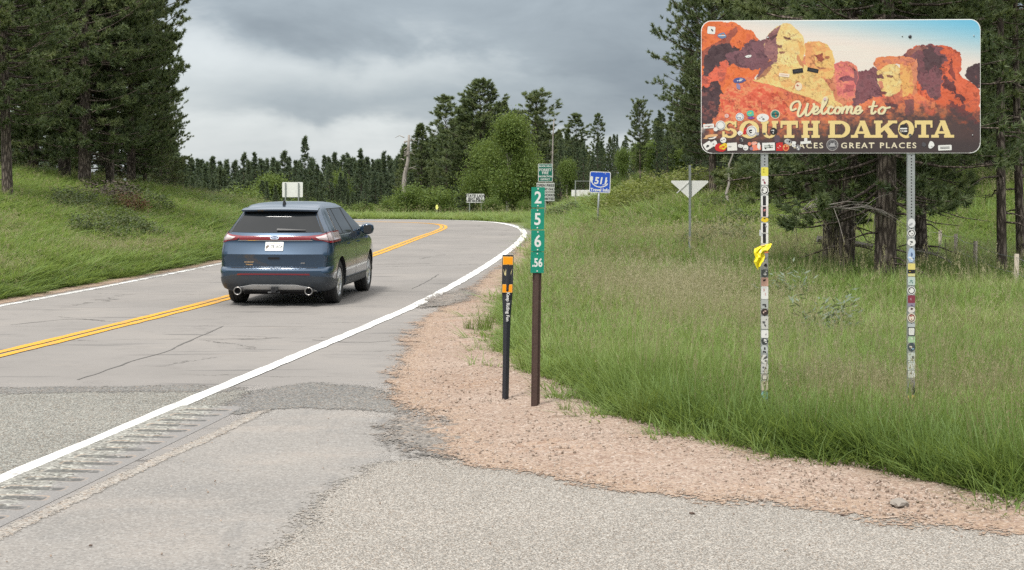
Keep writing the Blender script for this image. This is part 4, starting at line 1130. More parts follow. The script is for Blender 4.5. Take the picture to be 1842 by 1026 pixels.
# far side of the bend
def far_in(x, y):
    d, s, _ = line_dist(RIGHT, x, y)
    return (s > 0) & (d > .9) & (y > 76)
X, Y = grass_points(9000, -42, 6, 76, 100, far_in, 1.01)
gt = np.clip(.5 + .7 * (fbm(X * .2, Y * .2, 79) - .5) + rg.normal(0, .1, len(X)), 0, 1)
scatter('far_verge_grass', np.c_[X, Y, terrain(X, Y)], {'scl': np.c_[np.full((len(X), 2), 3.4), rg.uniform(.7, 1.5, len(X))], 'rot': np.c_[np.zeros((len(X), 2)), rg.uniform(0, 6.28, len(X))], 'pick': rg.choice([0, 1, 2, 5, 2, 3], len(X)), 'gtint': gt}, GSRC())

# single clumps growing out of the gravel
TG = 'grass clumps in the gravel'
def clump(px, py, s, label, key=0, name='grass_clump', tint=.3):
    x, y = G(px, py)
    t = thing(name, label, 'grass clump', (x, y, .03), (0, 0, rnd.uniform(0, 6.28)), TG)
    for k in range(2 if s < .8 else 4):
        me = TUFTS[(key + k) % 4 if key < 4 else key].copy()
        a = me.attributes.new('tint', 'FLOAT', 'POINT'); a.data.foreach_set('value', np.clip(np.random.default_rng(k).normal(tint, .12, len(me.vertices)), 0, 1).astype(np.float32))
        me.materials.clear(); me.materials.append(m_clump); me.materials.append(m_clump_dry)
        o = ob('tuft', me, None, t, loc=(rnd.uniform(-.07, .07) * s, rnd.uniform(-.07, .07) * s, 0), rot=(rnd.uniform(-.2, .2), rnd.uniform(-.2, .2), rnd.uniform(0, 6)))
        o.scale = (s * 1.1, s * 1.1, s)
m_clump = foliage_mat('clump_blades', (0.084, 0.1302, 0.03024), (0.1512, 0.2058, 0.0504), (0.2352, 0.252, 0.1008), trans=.4)
m_clump_dry = foliage_mat('clump_dry', (0.1344, 0.1008, 0.0714), (0.2268, 0.1806, 0.126), (0.3528, 0.3024, 0.21), trans=.25)
for px, py, s, lb in ((1155, 768, 1.0, 'full green grass clump at the gravel edge under the grass field'), (1100, 745, .7, 'thin dry grass clump left of the full green clump'), (1042, 690, .9, 'green grass clump just right of the brown mile marker post'),
                  (1014, 750, .45, 'small sparse clump in gravel right of the mile marker foot'), (942, 672, .7, 'grass clump between the black delineator and the brown post'), (893, 636, .6, 'grass clump left of the black delineator, near its middle'),
                  (868, 598, .9, 'wide green clump at the gravel corner left of the delineator'), (846, 596, .6, 'low clump at the tip of the gravel corner'), (1225, 797, .5, 'flat low clump of grass in the gravel before the welcome sign'), (1206, 793, .4, 'tiny grass clump beside the flat low clump'),
                  (878, 668, .28, 'tiny weed in open gravel left of the delineator foot')):
    clump(px, py, s, lb, key=rnd.randrange(4))
# blue-green weed in the field
def weed(px, Y, z, s, label, seed):
    x = (px - CX) * Y / FPX
    rn = random.Random(seed); V, F = [], []
    for k in range(26):
        a = rn.uniform(0, 6.28); l = rn.uniform(.25, .6) * s; el = rn.uniform(.5, 1.3)
        p0 = Vector((rn.gauss(0, .08), rn.gauss(0, .06), 0)); d = Vector((math.cos(a) * math.cos(el), math.sin(a) * math.cos(el), math.sin(el)))
        for j in range(7):
            c = p0 + d * l * (j + 1) / 7; aa = rn.uniform(0, 6.28); w_ = .035 * s
            e = Vector((math.cos(aa), math.sin(aa), rn.uniform(0, .7))); sd_ = d.cross(e).normalized()
            b = len(V); V += [c, c + e * w_ * 1.4 + sd_ * w_ * .4, c + e * w_ * 3, c + e * w_ * 1.4 - sd_ * w_ * .4]; F.append((b, b + 1, b + 2, b + 3))
    t = thing('leafy_weed', label, 'weed', (x, Y, z))
    me = mesh('leaves', V, F, {'tint': np.random.default_rng(seed).uniform(.1, .9, len(V))})
    ob('leaves', me, m_weedc, t)
m_weedc = foliage_mat('weed_leaves', (.09, .12, .085), (.14, .175, .125), (.21, .24, .17), trans=.2)
weed(1484, 19.5, .05, 1.25, 'dark blue-green leafy weed in the grass below the welcome sign', 4)
weed(1508, 20.2, .05, .9, 'smaller blue-green weed right of the dark leafy weed', 9)
weed(1425, 25.0, .05, 1.2, 'grey-green weed right of the left sign post', 10)

# ------------------------------------------------------------------ pebbles and stones
m_stone = surface_mat('loose_stone', lambda t, pos: t.mix(t.n('ShaderNodeObjectInfo').outputs['Random'], (0.222, 0.1665, 0.1295), (0.37, 0.3108, 0.2664)), bump=(.4, 60, .004))
m_rock = surface_mat('grey_rock', lambda t, pos: t.mix(t.noise(pos, 30, 5, .7), (0.148, 0.1295, 0.111), (0.296, 0.2664, 0.2368)), bump=(.8, 50, .01))
m_darkrock = surface_mat('dark_rock', lambda t, pos: t.mix(t.noise(pos, 40, 5, .7), (0.0518, 0.037, 0.0296), (0.1258, 0.0888, 0.074)), bump=(.8, 50, .01))
def stone_mesh(seed, sub=1):
    import bmesh
    bm = bmesh.new(); bmesh.ops.create_icosphere(bm, subdivisions=sub, radius=1)
    rn = random.Random(seed)
    for v in bm.verts: v.co = v.co * rn.uniform(.7, 1.15); v.co.z *= .62; v.co.x *= 1.15
    me = bpy.data.meshes.new('stone'); bm.to_mesh(me); bm.free()
    return me
SM = [stone_mesh(k) for k in range(4)]
X, Y = grass_points(26000, lambda y: -.16 * y + .0, lambda y: .36 * y + .3, 9.2, 34, lambda x, y: poly_sd(GRAVEL, x, y) > .03 - .12 * rg.uniform(0, 1, len(x)) ** 3, 2.0)
sdp = poly_sd(GRAVEL, X, Y)
zz_ = .0125 + gz(X, Y, sdp)
zz_ = np.where(sdp < 0, .009, zz_)
size = .005 + .012 * rg.uniform(0, 1, len(X)) ** 4
scatter('gravel_pebbles', np.c_[X, Y, zz_ + size * .25], {'scl': np.c_[size, size, size], 'rot': rg.uniform(0, 6.28, (len(X), 3)), 'pick': rg.integers(0, 4, len(X)), 'gtint': rg.uniform(0, 1, len(X))}, [src(m, m_stone) for m in SM])
X = rg.uniform(-5.5, 3.4, 900); Y = rg.uniform(8, 15.5, 900)
k = (poly_sd(side_poly, X, Y) > .1) | (rg.uniform(0, 1, 900) < .15)
X, Y = X[k], Y[k]; size = .003 + .006 * rg.uniform(0, 1, len(X)) ** 4
scatter('loose_chippings', np.c_[X, Y, .013 + size * .2], {'scl': np.c_[size, size, size], 'rot': rg.uniform(0, 6.28, (len(X), 3)), 'pick': rg.integers(0, 4, len(X)), 'gtint': rg.uniform(0, 1, len(X))}, [src(m.copy(), m_stone) for m in SM])
for px, py, w_, lb, mt in ((1618, 914, .075, 'pale grey rock on the sandy edge of the gravel, lower right', m_rock), (1296, 860, .032, 'small dark rock alone in the middle of the gravel', m_darkrock), (1000, 827, .022, 'small dark stone in the gravel below the mile marker', m_darkrock), (1014, 828, .014, 'tiny dark stone beside the small dark stone', m_darkrock),
                       (1133, 806, .026, 'reddish stone in the gravel below the grass clump', m_stone), (1245, 927, .018, 'small dark stone on the pale chip seal by the gravel edge', m_darkrock), (1516, 930, .018, 'small dark stone on the pale chip seal near the grey rock', m_darkrock), (163, 985, .012, 'small dark pebble on the smooth grey pavement', m_darkrock)):
    x, y = G(px, py)
    o = thing('rock', lb, 'rock', (x, y, .03 if mt != m_darkrock or py < 900 else .012), (0, 0, rnd.uniform(0, 6)), None, stone_mesh(px, 2), mt)
    o.scale = (w_, w_ * .8, w_ * .7)

# ------------------------------------------------------------------ sign metals and paints
m_galv = M('galvanised_steel', (.36, .38, .38), .42, .6, var=.18, vscale=14, dirt=.15)
m_alum = M('sign_back_aluminium', (.70, .70, .68), .5, .1, var=.06, vscale=5)
m_dark = M('dark_hole', (.015, .015, .016), .8)
m_signwhite = M('sign_white', (.56, .56, .545), .5, var=.05)
m_ink = M('black_ink', (.02, .02, .022), .5)
m_green = M('sign_green', (.0, .19, .122), .42, var=.07, vscale=12)
m_green2 = M('forest_green', (.0, .115, .075), .42, var=.07, vscale=12)
m_blue = M('sign_blue', (.01, .065, .40), .4, var=.06)
m_brownpost = M('rusty_brown_post', (.062, .036, .029), .75, .25, var=.35, vscale=9, dirt=.3, bump=.3)
m_blackplastic = M('black_flexible_plastic', (.014, .016, .022), .5, var=.2)
m_orange = M('orange_reflector', (.78, .28, .0), .35, var=.05)
m_orange_edge = M('pale_orange_edge', (.75, .42, .1), .35)
m_gold = M('gold_print', (.50, .43, .22), .5, var=.3, vscale=60)

def solid(name, poly, y0, y1, mat, parent, loc=None, rot=None):
    mb = MB(); mb.prism(poly, y0, y1)
    return ob(name, mb.mesh(name), mat, parent, loc=loc, rot=rot)
def tube_post(name, z0, z1, w, mat, parent, x=0, y=0, round_=False):
    mb = MB()
    if round_: mb.tube([(x, y, z0), (x, y, z1)], w / 2, 10)
    else: mb.box((x, y, (z0 + z1) / 2), (w, w, z1 - z0))
    return ob(name, mb.mesh(name, round_), mat, parent)

# ------------------------------------------------------------------ welcome sign
SY = 12.55
SYAW = R_(-3.2)
sx0, sx1 = (1261 - CX) * (SY + .07) / FPX, (1764 - CX) * (SY - .07) / FPX
SWD = math.hypot(sx1 - sx0, .14)
s_top, s_bot = HC - (36 - HY) * SY / FPX, HC - (276 - HY) * SY / FPX
SHT = s_top - s_bot
sxc = (sx0 + sx1) / 2
wel = thing('welcome_sign', 'large rounded state welcome sign with red rock picture and stickers, on two sticker-covered posts', 'sign', (sxc, SY, 0), (0, 0, SYAW))
mb = MB(); mb.prism(rrect(-SWD / 2, s_bot, SWD / 2, s_top, .085, 7), -.002, .004)
panel = ob('panel', mb.mesh('panel'), m_alum, wel)

# printed face: a fine grid whose vertices carry the ink
NU, NV = 700, 333
U, Vv = np.meshgrid(np.linspace(0, 1, NU), np.linspace(0, 1, NV))     # v downwards
qx, qy = 40 + U * 1752, 54 + Vv * 838                                 # drawing units
img = np.zeros((NV, NU, 3))
def lerp(a, b, t): return np.asarray(a)[None, None] * (1 - t[..., None]) + np.asarray(b)[None, None] * t[..., None]
skyt = np.clip((qx - 40) / 1750 * .85 + (1 - (qy - 54) / 300) * .85 - .78, 0, 1)
img[:] = lerp((238, 224, 214), (96, 186, 226), sst(skyt, 0, 1))
img += (fbm(qx / 300, qy / 6, 2) - .5)[..., None] * 10
WX = (fbm(qx / 26, qy / 26, 5, 4) - .5); WY = (fbm(qx / 26, qy / 26, 6, 4) - .5)
TEX = fbm(qx / 34, qy / 26, 9, 5) - .5
TEX2 = fbm(qx / 11, qy / 9, 10, 3) - .5
def fill(poly, col, warp=26, tex=50, alt=None, thr=.08, a=1.0):
    p = np.array(poly, float)
    x0, y0 = p.min(0) - 40; x1, y1 = p.max(0) + 40
    i0, i1 = np.searchsorted(np.linspace(54, 892, NV), (y0, y1)); j0, j1 = np.searchsorted(np.linspace(40, 1792, NU), (x0, x1))
    s_ = (slice(i0, max(i1, i0 + 1)), slice(j0, max(j1, j0 + 1)))
    if not qx[s_].size: return
    m = poly_inside([tuple(v) for v in p], qx[s_] + WX[s_] * warp, qy[s_] + WY[s_] * warp)
    c = np.broadcast_to(np.array(col, float), qx[s_].shape + (3,)) + (TEX[s_] * tex + TEX2[s_] * tex * .5)[..., None]
    if alt is not None:
        am = sst(TEX[s_] + TEX2[s_] * .3, thr - .05, thr + .06)[..., None] * .75; c = c * (1 - am) + (np.array(alt, float) + (TEX2[s_] * tex * .6)[..., None]) * am
    img[s_] = np.where(m[..., None], img[s_] * (1 - a) + c * a, img[s_])
ORG, RED, GLD, PUR, DRK, PNK = (232, 112, 58), (226, 92, 62), (243, 200, 122), (112, 72, 80), (66, 46, 52), (222, 116, 112)
# far cliff, upper left
fill([(20, 40), (250, 62), (300, 98), (345, 112), (385, 152), (412, 178), (440, 300), (380, 420), (250, 520), (180, 700), (20, 720)], ORG, alt=(205, 84, 52), thr=.06)
fill([(20, 250), (90, 215), (150, 180), (200, 150), (235, 110), (262, 95), (270, 120), (215, 190), (190, 225), (120, 260), (60, 330), (20, 340)], (150, 70, 55), 40)
fill([(60, 280), (120, 205), (205, 198), (290, 235), (215, 275), (250, 320), (200, 350), (110, 370), (50, 410)], DRK, 44, 30)
fill([(40, 420), (110, 360), (190, 300), (215, 330), (185, 420), (120, 480), (40, 560)], (226, 100, 74), 50, alt=(150, 66, 56))
fill([(285, 240), (320, 195), (345, 180), (420, 172), (470, 158), (540, 210), (530, 300), (470, 345), (420, 362), (330, 360), (270, 345), (210, 310), (190, 265)], (116, 74, 84), 44, 26, alt=(92, 60, 68), thr=.1)
fill([(20, 500), (90, 450), (160, 440), (175, 560), (150, 660), (20, 740)], DRK, 60, 30, alt=(130, 70, 66), thr=.1)
# great weathered buttress, right
fill([(1305, 300), (1345, 238), (1400, 214), (1440, 216), (1500, 208), (1590, 222), (1640, 245), (1668, 270), (1678, 310), (1668, 400), (1720, 470), (1792, 505), (1792, 892), (1380, 700), (1370, 520)], (224, 98, 62), 24, alt=(184, 72, 52), thr=.07)
fill([(1312, 290), (1350, 240), (1430, 216), (1500, 212), (1545, 235), (1590, 320), (1540, 345), (1555, 440), (1545, 560), (1500, 560), (1440, 500), (1395, 430), (1380, 330)], (122, 72, 80), 50, 40, alt=(92, 56, 62), thr=.05)
fill([(1420, 220), (1500, 235), (1560, 290), (1570, 380), (1500, 330), (1470, 400), (1440, 330)], DRK, 70, 24, a=.8)
fill([(1330, 262), (1400, 222), (1450, 218), (1470, 236), (1400, 250), (1350, 285)], (150, 92, 82), 22)
fill([(1612, 300), (1620, 350), (1650, 440), (1640, 460), (1600, 380), (1604, 310)], (130, 54, 48), 34, 20)
fill([(1560, 400), (1640, 470), (1700, 560), (1690, 600), (1620, 520), (1560, 470)], (96, 48, 52), 50, 30)
fill([(1692, 400), (1720, 352), (1760, 330), (1800, 326), (1800, 500), (1745, 470)], DRK, 34, 30, alt=(128, 66, 62), thr=.12)
fill([(1600, 560), (1700, 610), (1800, 720), (1800, 800), (1700, 700), (1610, 620)], (120, 56, 56), 60, 40)
# foreground slopes
fill([(360, 460), (470, 300), (700, 280), (880, 400), (900, 520), (1010, 520), (1130, 420), (1160, 520), (1400, 300), (1400, 700), (360, 700)], (214, 128, 92), 16, 40)
fill([(140, 640), (165, 520), (230, 450), (330, 405), (430, 430), (530, 462), (620, 505), (780, 560), (940, 590), (1060, 560), (1150, 520), (1300, 545), (1385, 520), (1480, 560), (1580, 620), (1660, 720), (1720, 892), (20, 892), (60, 760)], (236, 128, 82), 44, 64, alt=(222, 96, 72), thr=.04)
fill([(160, 560), (260, 470), (420, 470), (560, 540), (600, 640), (420, 690), (200, 690)], (228, 98, 72), 90, 80, alt=(240, 142, 90), thr=.03)
# saddle between third and fourth domes
fill([(985, 372), (1060, 368), (1130, 352), (1165, 400), (1150, 500), (1090, 570), (1000, 600), (1000, 480)], (126, 74, 82), 36, 40, alt=(98, 58, 66), thr=.08)
fill([(1105, 370), (1180, 360), (1180, 540), (1105, 540)], (120, 72, 80), 16, 30)
fill([(420, 330), (520, 300), (500, 400), (380, 440)], (120, 76, 84), 14, 26)
fill([(1640, 400), (1720, 440), (1792, 500), (1792, 560), (1640, 520)], (222, 98, 64), 16, 40)
# pale apron below the first two domes
fill([(365, 432), (430, 392), (490, 335), (560, 320), (690, 330), (790, 400), (870, 500), (885, 560), (960, 600), (840, 610), (720, 540), (600, 505), (520, 472), (440, 450)], (245, 206, 128), 24, 46, alt=(240, 172, 102), thr=.12)
fill([(470, 340), (492, 345), (450, 400), (380, 432), (420, 390)], (176, 116, 84), 18, 20)
fill([(640, 440), (610, 500), (580, 528), (640, 470), (665, 442)], (206, 134, 84), 14, 20)
fill([(540, 440), (600, 420), (640, 470), (560, 480)], (238, 180, 108), 30, 30)
# four weathered rock domes (plain outcrops)
fill([(432, 210), (462, 140), (515, 90), (565, 70), (612, 80), (655, 118), (684, 165), (697, 215), (690, 290), (655, 325), (560, 332), (500, 320), (455, 275)], (244, 202, 128), 14, 26, alt=(250, 214, 146), thr=.1)
fill([(432, 214), (458, 150), (510, 96), (545, 76), (520, 130), (512, 185), (528, 215), (518, 245), (528, 290), (510, 322), (470, 300), (448, 262)], (150, 100, 100), 24, 34, alt=(122, 78, 84), thr=.08)
fill([(470, 160), (520, 140), (524, 152), (480, 178)], (84, 52, 58), 16, 10)
fill([(556, 150), (600, 160), (610, 178), (570, 168)], (122, 80, 62), 16, 10)
fill([(520, 210), (552, 205), (545, 225), (524, 226)], (130, 84, 70), 14, 10)
fill([(530, 248), (580, 250), (560, 262), (530, 260)], (150, 98, 76), 14, 10)
fill([(640, 170), (690, 210), (690, 300), (650, 330), (660, 250)], (240, 182, 104), 30, 30)
fill([(645, 262), (690, 340), (684, 360), (640, 300)], (196, 128, 84), 18, 20)
fill([(692, 218), (712, 190), (782, 186), (832, 202), (866, 242), (880, 300), (882, 380), (862, 430), (800, 424), (730, 384), (700, 330)], (240, 190, 112), 16, 34, alt=(226, 150, 88), thr=.05)
fill([(700, 200), (740, 192), (730, 260), (760, 330), (735, 370), (702, 320)], (226, 150, 92), 26, 30)
fill([(745, 270), (800, 262), (812, 310), (790, 325), (770, 300)], (150, 70, 52), 26, 20)
fill([(820, 280), (850, 285), (845, 300), (822, 296)], (168, 98, 66), 14, 12)
fill([(768, 348), (830, 356), (820, 366), (775, 362)], (176, 110, 72), 14, 12)
fill([(878, 332), (920, 312), (985, 318), (1020, 342), (1034, 384), (1018, 470), (1014, 540), (965, 558), (905, 532), (880, 450)], (222, 112, 108), 18, 34, alt=(234, 136, 100), thr=.06)
fill([(900, 430), (960, 402), (1010, 420), (1000, 440), (930, 440)], (140, 72, 84), 26, 20)
fill([(955, 470), (1010, 460), (1000, 505), (930, 520)], (178, 84, 88), 26, 20)
fill([(1000, 350), (1030, 380), (1018, 470), (1005, 440)], (142, 82, 88), 18, 20)
fill([(1126, 330), (1145, 296), (1185, 284), (1325, 284), (1390, 300), (1385, 345), (1330, 352), (1250, 330), (1190, 345), (1150, 372)], (228, 132, 84), 22, 44, alt=(188, 104, 86), thr=.06)
fill([(1146, 380), (1195, 342), (1250, 328), (1292, 358), (1304, 430), (1292, 500), (1250, 542), (1200, 536), (1170, 500), (1150, 450)], (243, 198, 124), 14, 30, alt=(248, 212, 146), thr=.1)
fill([(1290, 338), (1362, 342), (1372, 420), (1370, 520), (1310, 545), (1296, 450)], (240, 176, 98), 26, 50, alt=(206, 122, 72), thr=.06)
fill([(1140, 400), (1185, 400), (1190, 425), (1150, 425)], (104, 62, 64), 18, 12)
fill([(1205, 400), (1250, 405), (1250, 420), (1210, 418)], (132, 84, 66), 16, 12)
fill([(1150, 440), (1178, 440), (1190, 480), (1168, 500)], (196, 120, 92), 18, 14)
fill([(1165, 505), (1210, 512), (1200, 528), (1168, 522)], (110, 56, 56), 16, 12)
fill([(1250, 530), (1290, 500), (1290, 590), (1190, 575), (1185, 545)], (206, 104, 78), 26, 30)
fill([(1190, 570), (1280, 590), (1275, 612), (1200, 590)], (104, 54, 60), 18, 14)
fill([(1320, 560), (1375, 555), (1370, 650), (1330, 665)], (138, 76, 76), 34, 30)
fill([(1410, 560), (1500, 610), (1560, 690), (1540, 720), (1450, 640)], (232, 110, 82), 60, 60)
rock = (np.abs(img - np.array((120, 190, 225))).sum(2) > 150) & (img[..., 2] < 190)
rx_, ry_ = qx + 60 * WX, qy + 60 * WY
r1_ = np.abs(fbm((rx_ * .8 + ry_ * .6) / 90, (ry_ * .8 - rx_ * .5) / 34, 61, 4) - .5); r2_ = np.abs(fbm((rx_ - ry_ * .3) / 40, (ry_ + rx_ * .2) / 70, 67, 3) - .5)
crk = (1 - sst(r1_, .006, .03)) * .34 + (1 - sst(r2_, .005, .022)) * .22 * (TEX > -.05)
lit_ = .20 * (fbm(rx_ / 120, ry_ / 80, 71, 4) - .5)
img = np.where(rock[..., None], img * (1 - crk[..., None] * .8) * (1 + lit_[..., None]) - crk[..., None] * np.array((10, 22, 10)), img)
# dark foot of the print
foot = sst(qy + (TEX + TEX2 * .4) * 190 - 60 * np.sin(qx / 300) - 40 * (qx < 300), 600, 770)
img[:] = img * (1 - foot[..., None] * .93) + np.array((56, 45, 48)) * foot[..., None] * .93
foot2 = sst(qy, 770, 850)
img[:] = img * (1 - foot2[..., None] * .8) + np.array((48, 40, 43)) * foot2[..., None] * .8

# lettering printed on the face
def stamp(poly, col, dx_=0, dy_=0):
    p = [(x + dx_, y + dy_) for x, y in poly]
    fill(p, col, 0, 0)
LB, LT = 797, 690          # baseline and top of the slab letters
def glyph(ch, x0, x1):
    """slab-serif capitals as lists of polygons (drawn one over another); 'hole' polygons let the ground through"""
    st_, se, hh = 30, 17, LB - LT
    R = lambda a, b, c, d: [(a, b), (c, b), (c, d), (a, d)]
    mid = (x0 + x1) / 2
    if ch == 'T': return [R(x0, LT, x1, LT + 24), R(x0, LT, x0 + 13, LT + 44), R(x1 - 13, LT, x1, LT + 44), R(mid - 16, LT, mid + 16, LB), R(mid - 33, LB - se, mid + 33, LB)]
    if ch == 'H': return [R(x0 + 10, LT, x0 + 42, LB), R(x1 - 42, LT, x1 - 10, LB), R(x0, LT, x0 + 52, LT + se), R(x0, LB - se, x0 + 52, LB), R(x1 - 52, LT, x1, LT + se), R(x1 - 52, LB - se, x1, LB), R(x0 + 40, 733, x1 - 40, 753)]
    if ch == 'U': return [R(x0, LT, x0 + 48, LT + se), R(x1 - 40, LT, x1, LT + se), R(x0 + 9, LT, x0 + 40, LB - 40), R(x1 - 33, LT, x1 - 9, LB - 40)] + arc(mid, LB - 42, (x1 - x0) / 2 - 9, 44, 0, 180, 27)
    if ch == 'O': return arc(mid, (LT + LB) / 2, (x1 - x0) / 2, hh / 2 + 3, 0, 360, 33)
    if ch == 'D': return [R(x0, LT, x0 + 60, LT + se), R(x0, LB - se, x0 + 60, LB), R(x0 + 11, LT, x0 + 43, LB), R(x0 + 40, LT, mid + 12, LT + 21), R(x0 + 40, LB - 21, mid + 12, LB)] + arc(mid + 6, (LT + LB) / 2, (x1 - x0) / 2 - 6, hh / 2, -90, 90, 31)
    if ch == 'A': return [[(mid - 18, LT), (mid + 16, LT), (x1 - 14, LB), (x1 - 50, LB)], [(mid - 12, LT), (mid + 2, LT), (x0 + 34, LB), (x0 + 12, LB)], R(x0 + 36, 757, x1 - 40, 773), R(x0, LB - se, x0 + 46, LB), R(x1 - 62, LB - se, x1, LB)]
    if ch == 'K': return [R(x0, LT, x0 + 54, LT + se), R(x0, LB - se, x0 + 54, LB), R(x0 + 11, LT, x0 + 43, LB), [(x1 - 46, LT), (x1 - 12, LT), (x0 + 44, 768), (x0 + 44, 738)], [(x0 + 62, 742), (x0 + 88, 722), (x1 - 4, LB), (x1 - 46, LB)], R(x1 - 62, LT, x1 - 4, LT + se), R(x1 - 64, LB - se, x1, LB)]
    if ch == 'S':
        h = hh / 4 + 4
        return arc(mid, LT + h - 1, (x1 - x0) / 2 - 2, h + 2, -200, 90 - 180 + 270 - 360 - 60, 21) if False else \
            arc(mid, LT + h, (x1 - x0) / 2 - 3, h + 1, 90, 330, 22) + arc(mid, LB - h, (x1 - x0) / 2 - 1, h + 1, -90, 150, 22) + [R(x1 - 16, LT, x1 - 3, LT + 38), R(x0, LB - 40, x0 + 14, LB)]
    return []
def arc(cx_, cy_, rx, ry, a0, a1, th, n=28):
    """thick arc; angles in screen sense (0 right, 90 down)"""
    out = []
    for k in range(n):
        q = []
        for a, rr in ((a0 + (a1 - a0) * k / n, 0), (a0 + (a1 - a0) * (k + 1) / n + .6, 0), (a0 + (a1 - a0) * (k + 1) / n + .6, 1), (a0 + (a1 - a0) * k / n, 1)):
            c_, s_ = math.cos(R_(a)), math.sin(R_(a))
            t_ = th * (.62 + .38 * abs(c_)) if rr else 0
            q.append((cx_ + (rx - t_) * c_, cy_ + (ry - t_ * .8) * s_))
        out.append(q)
    return out
def s_glyph(x0, x1):
    # screen angles: top bowl runs from upper right, over the top and round the left to the middle; lower bowl mirrors it
    mid = (x0 + x1) / 2; h = (LB - LT) / 4 + 4
    return arc(mid, LT + h, (x1 - x0) / 2 - 3, h + 1, -25, -270, 24) + arc(mid, LB - h, (x1 - x0) / 2 - 1, h + 1, -90, 155, 24) + [[(x1 - 17, LT), (x1 - 4, LT), (x1 - 4, LT + 40), (x1 - 17, LT + 40)], [(x0, LB - 42), (x0 + 14, LB - 42), (x0 + 14, LB), (x0, LB)]]
WORDS = [('S', 172, 266), ('O', 280, 406), ('U', 416, 524), ('T', 540, 650), ('H', 672, 788), ('D', 840, 980), ('A', 984, 1128), ('K', 1128, 1278), ('O', 1280, 1380), ('T', 1384, 1496), ('A', 1488, 1630)]
for shadow in (1, 0):
    for ch, a, b in WORDS:
        for poly in (s_glyph(a, b) if ch == 'S' else glyph(ch, a, b)):
            stamp(poly, (42, 32, 36) if shadow else (242, 207, 136), 5 if shadow else 0, 5 if shadow else 0)
def stamp_text(s, cx_, cy_, h, col, xs=1.0, spacing=1.15):
    V, F = text_mesh(s, 1.0, .012, spacing)
    k = h / (V[:, 2].max() - V[:, 2].min())
    for f in F:
        stamp([(cx_ + V[i, 0] * k * xs, cy_ - V[i, 2] * k) for i in f], col)
stamp_text('PLACES', 697, 846, 36, (240, 222, 190), 1.12, 1.3)
stamp_text('GREAT PLACES', 1158, 846, 36, (240, 222, 190), 1.14, 1.3)
def pen(pts, wd, col, dx_=0, dy_=0):
    p = smooth_line(pts, 3.0)
    for i in range(len(p) - 1):
        (xa, ya), (xb, yb) = p[i], p[i + 1]
        l = math.hypot(xb - xa, yb - ya) or 1
        w_ = wd * (.72 + .4 * abs(yb - ya) / l) / 2
        ex, ey = (xb - xa) / l * 1.5, (yb - ya) / l * 1.5
        nx_, ny_ = -(yb - ya) / l * w_, (xb - xa) / l * w_
        stamp([(xa - ex + nx_, ya - ey + ny_), (xb + ex + nx_, yb + ey + ny_), (xb + ex - nx_, yb + ey - ny_), (xa - ex - nx_, ya - ey - ny_)], col, dx_, dy_)
SCRIPT = [[(640, 612), (612, 622), (606, 600), (622, 574), (652, 566), (664, 590), (650, 640), (656, 660), (676, 650), (704, 606), (712, 578)], [(712, 578), (700, 632), (706, 656), (728, 640), (752, 600), (748, 580)],
          [(745, 634), (770, 622), (776, 604), (762, 600), (748, 622), (752, 644), (772, 644), (796, 620)], [(796, 620), (822, 580), (832, 548), (820, 542), (806, 580), (800, 632), (812, 646), (836, 626)],
          [(872, 608), (858, 598), (842, 618), (844, 642), (864, 642), (884, 622)], [(900, 602), (884, 620), (888, 642), (906, 640), (916, 616), (902, 602), (920, 610), (934, 604)],
          [(934, 604), (928, 644)], [(930, 630), (950, 600), (962, 606), (956, 644)], [(958, 630), (978, 600), (990, 606), (984, 636), (998, 644), (1012, 626)], [(1012, 628), (1038, 620), (1042, 602), (1026, 600), (1012, 622), (1018, 644), (1036, 642), (1056, 622)],
          [(1130, 566), (1114, 628), (1120, 646), (1142, 630)], [(1096, 602), (1150, 596)], [(1180, 604), (1160, 622), (1164, 644), (1186, 642), (1200, 616), (1182, 602), (1204, 610), (1232, 604)]]
for shadow in (1, 0):
    for s_ in SCRIPT: pen(s_, 14, (70, 40, 40) if shadow else (246, 222, 176), 4 if shadow else 0, 5 if shadow else 0)
# round hat emblem between the words, printed
for poly, c_ in ((circ(867, 842, 37, 28), (172, 170, 168)), (circ(867, 842, 33, 28), (64, 60, 66)), (circ(867, 842, 27, 28), (150, 150, 152)), (circ(867, 842, 25, 28), (62, 60, 66)),
                 (circ(867, 848, 22, 20, 6), (168, 168, 170)), ([(852, 846), (856, 828), (868, 832), (880, 826), (884, 846)], (168, 168, 170))):
    stamp(poly, c_)
img = np.clip(img, 0, 255)
img = img + (np.array((255, 246, 236)) - img) * .10
colr = np.concatenate([np.clip(lin(img) * .72, 0, .60), np.ones((NV, NU, 1))], 2)
lx, lz = -SWD / 2 + .004 + U * (SWD - .008), s_top - .004 - Vv * (SHT - .008)
cr = .083
ddx = np.maximum(np.abs(lx) - (SWD / 2 - .004 - cr), 0); ddz = np.maximum(np.abs(lz - (s_top + s_bot) / 2) - (SHT / 2 - .004 - cr), 0)
inside = np.hypot(ddx, ddz) < cr
ii = np.arange(NU * NV).reshape(NV, NU)
k4 = inside[:-1, :-1] & inside[1:, :-1] & inside[:-1, 1:] & inside[1:, 1:]
Fp = np.stack([ii[:-1, :-1][k4], ii[1:, :-1][k4], ii[1:, 1:][k4], ii[:-1, 1:][k4]], 1)
m_print = bpy.data.materials.new('printed_vinyl'); m_print.use_nodes = True
_t = NT(m_print.node_tree); _b = m_print.node_tree.nodes['Principled BSDF']
_t.set(_b, 'Base Color', _t.n('ShaderNodeAttribute', attribute_name='ink').outputs['Color'])
_t.set(_b, 'Roughness', .42); _t.set(_b, 'Specular IOR Level', .35)
ob('printed_face', mesh('printed_face', np.stack([lx.ravel(), np.full(lx.size, -.0035), lz.ravel()], 1), Fp, {'ink': colr.reshape(-1, 4)}), m_print, panel)

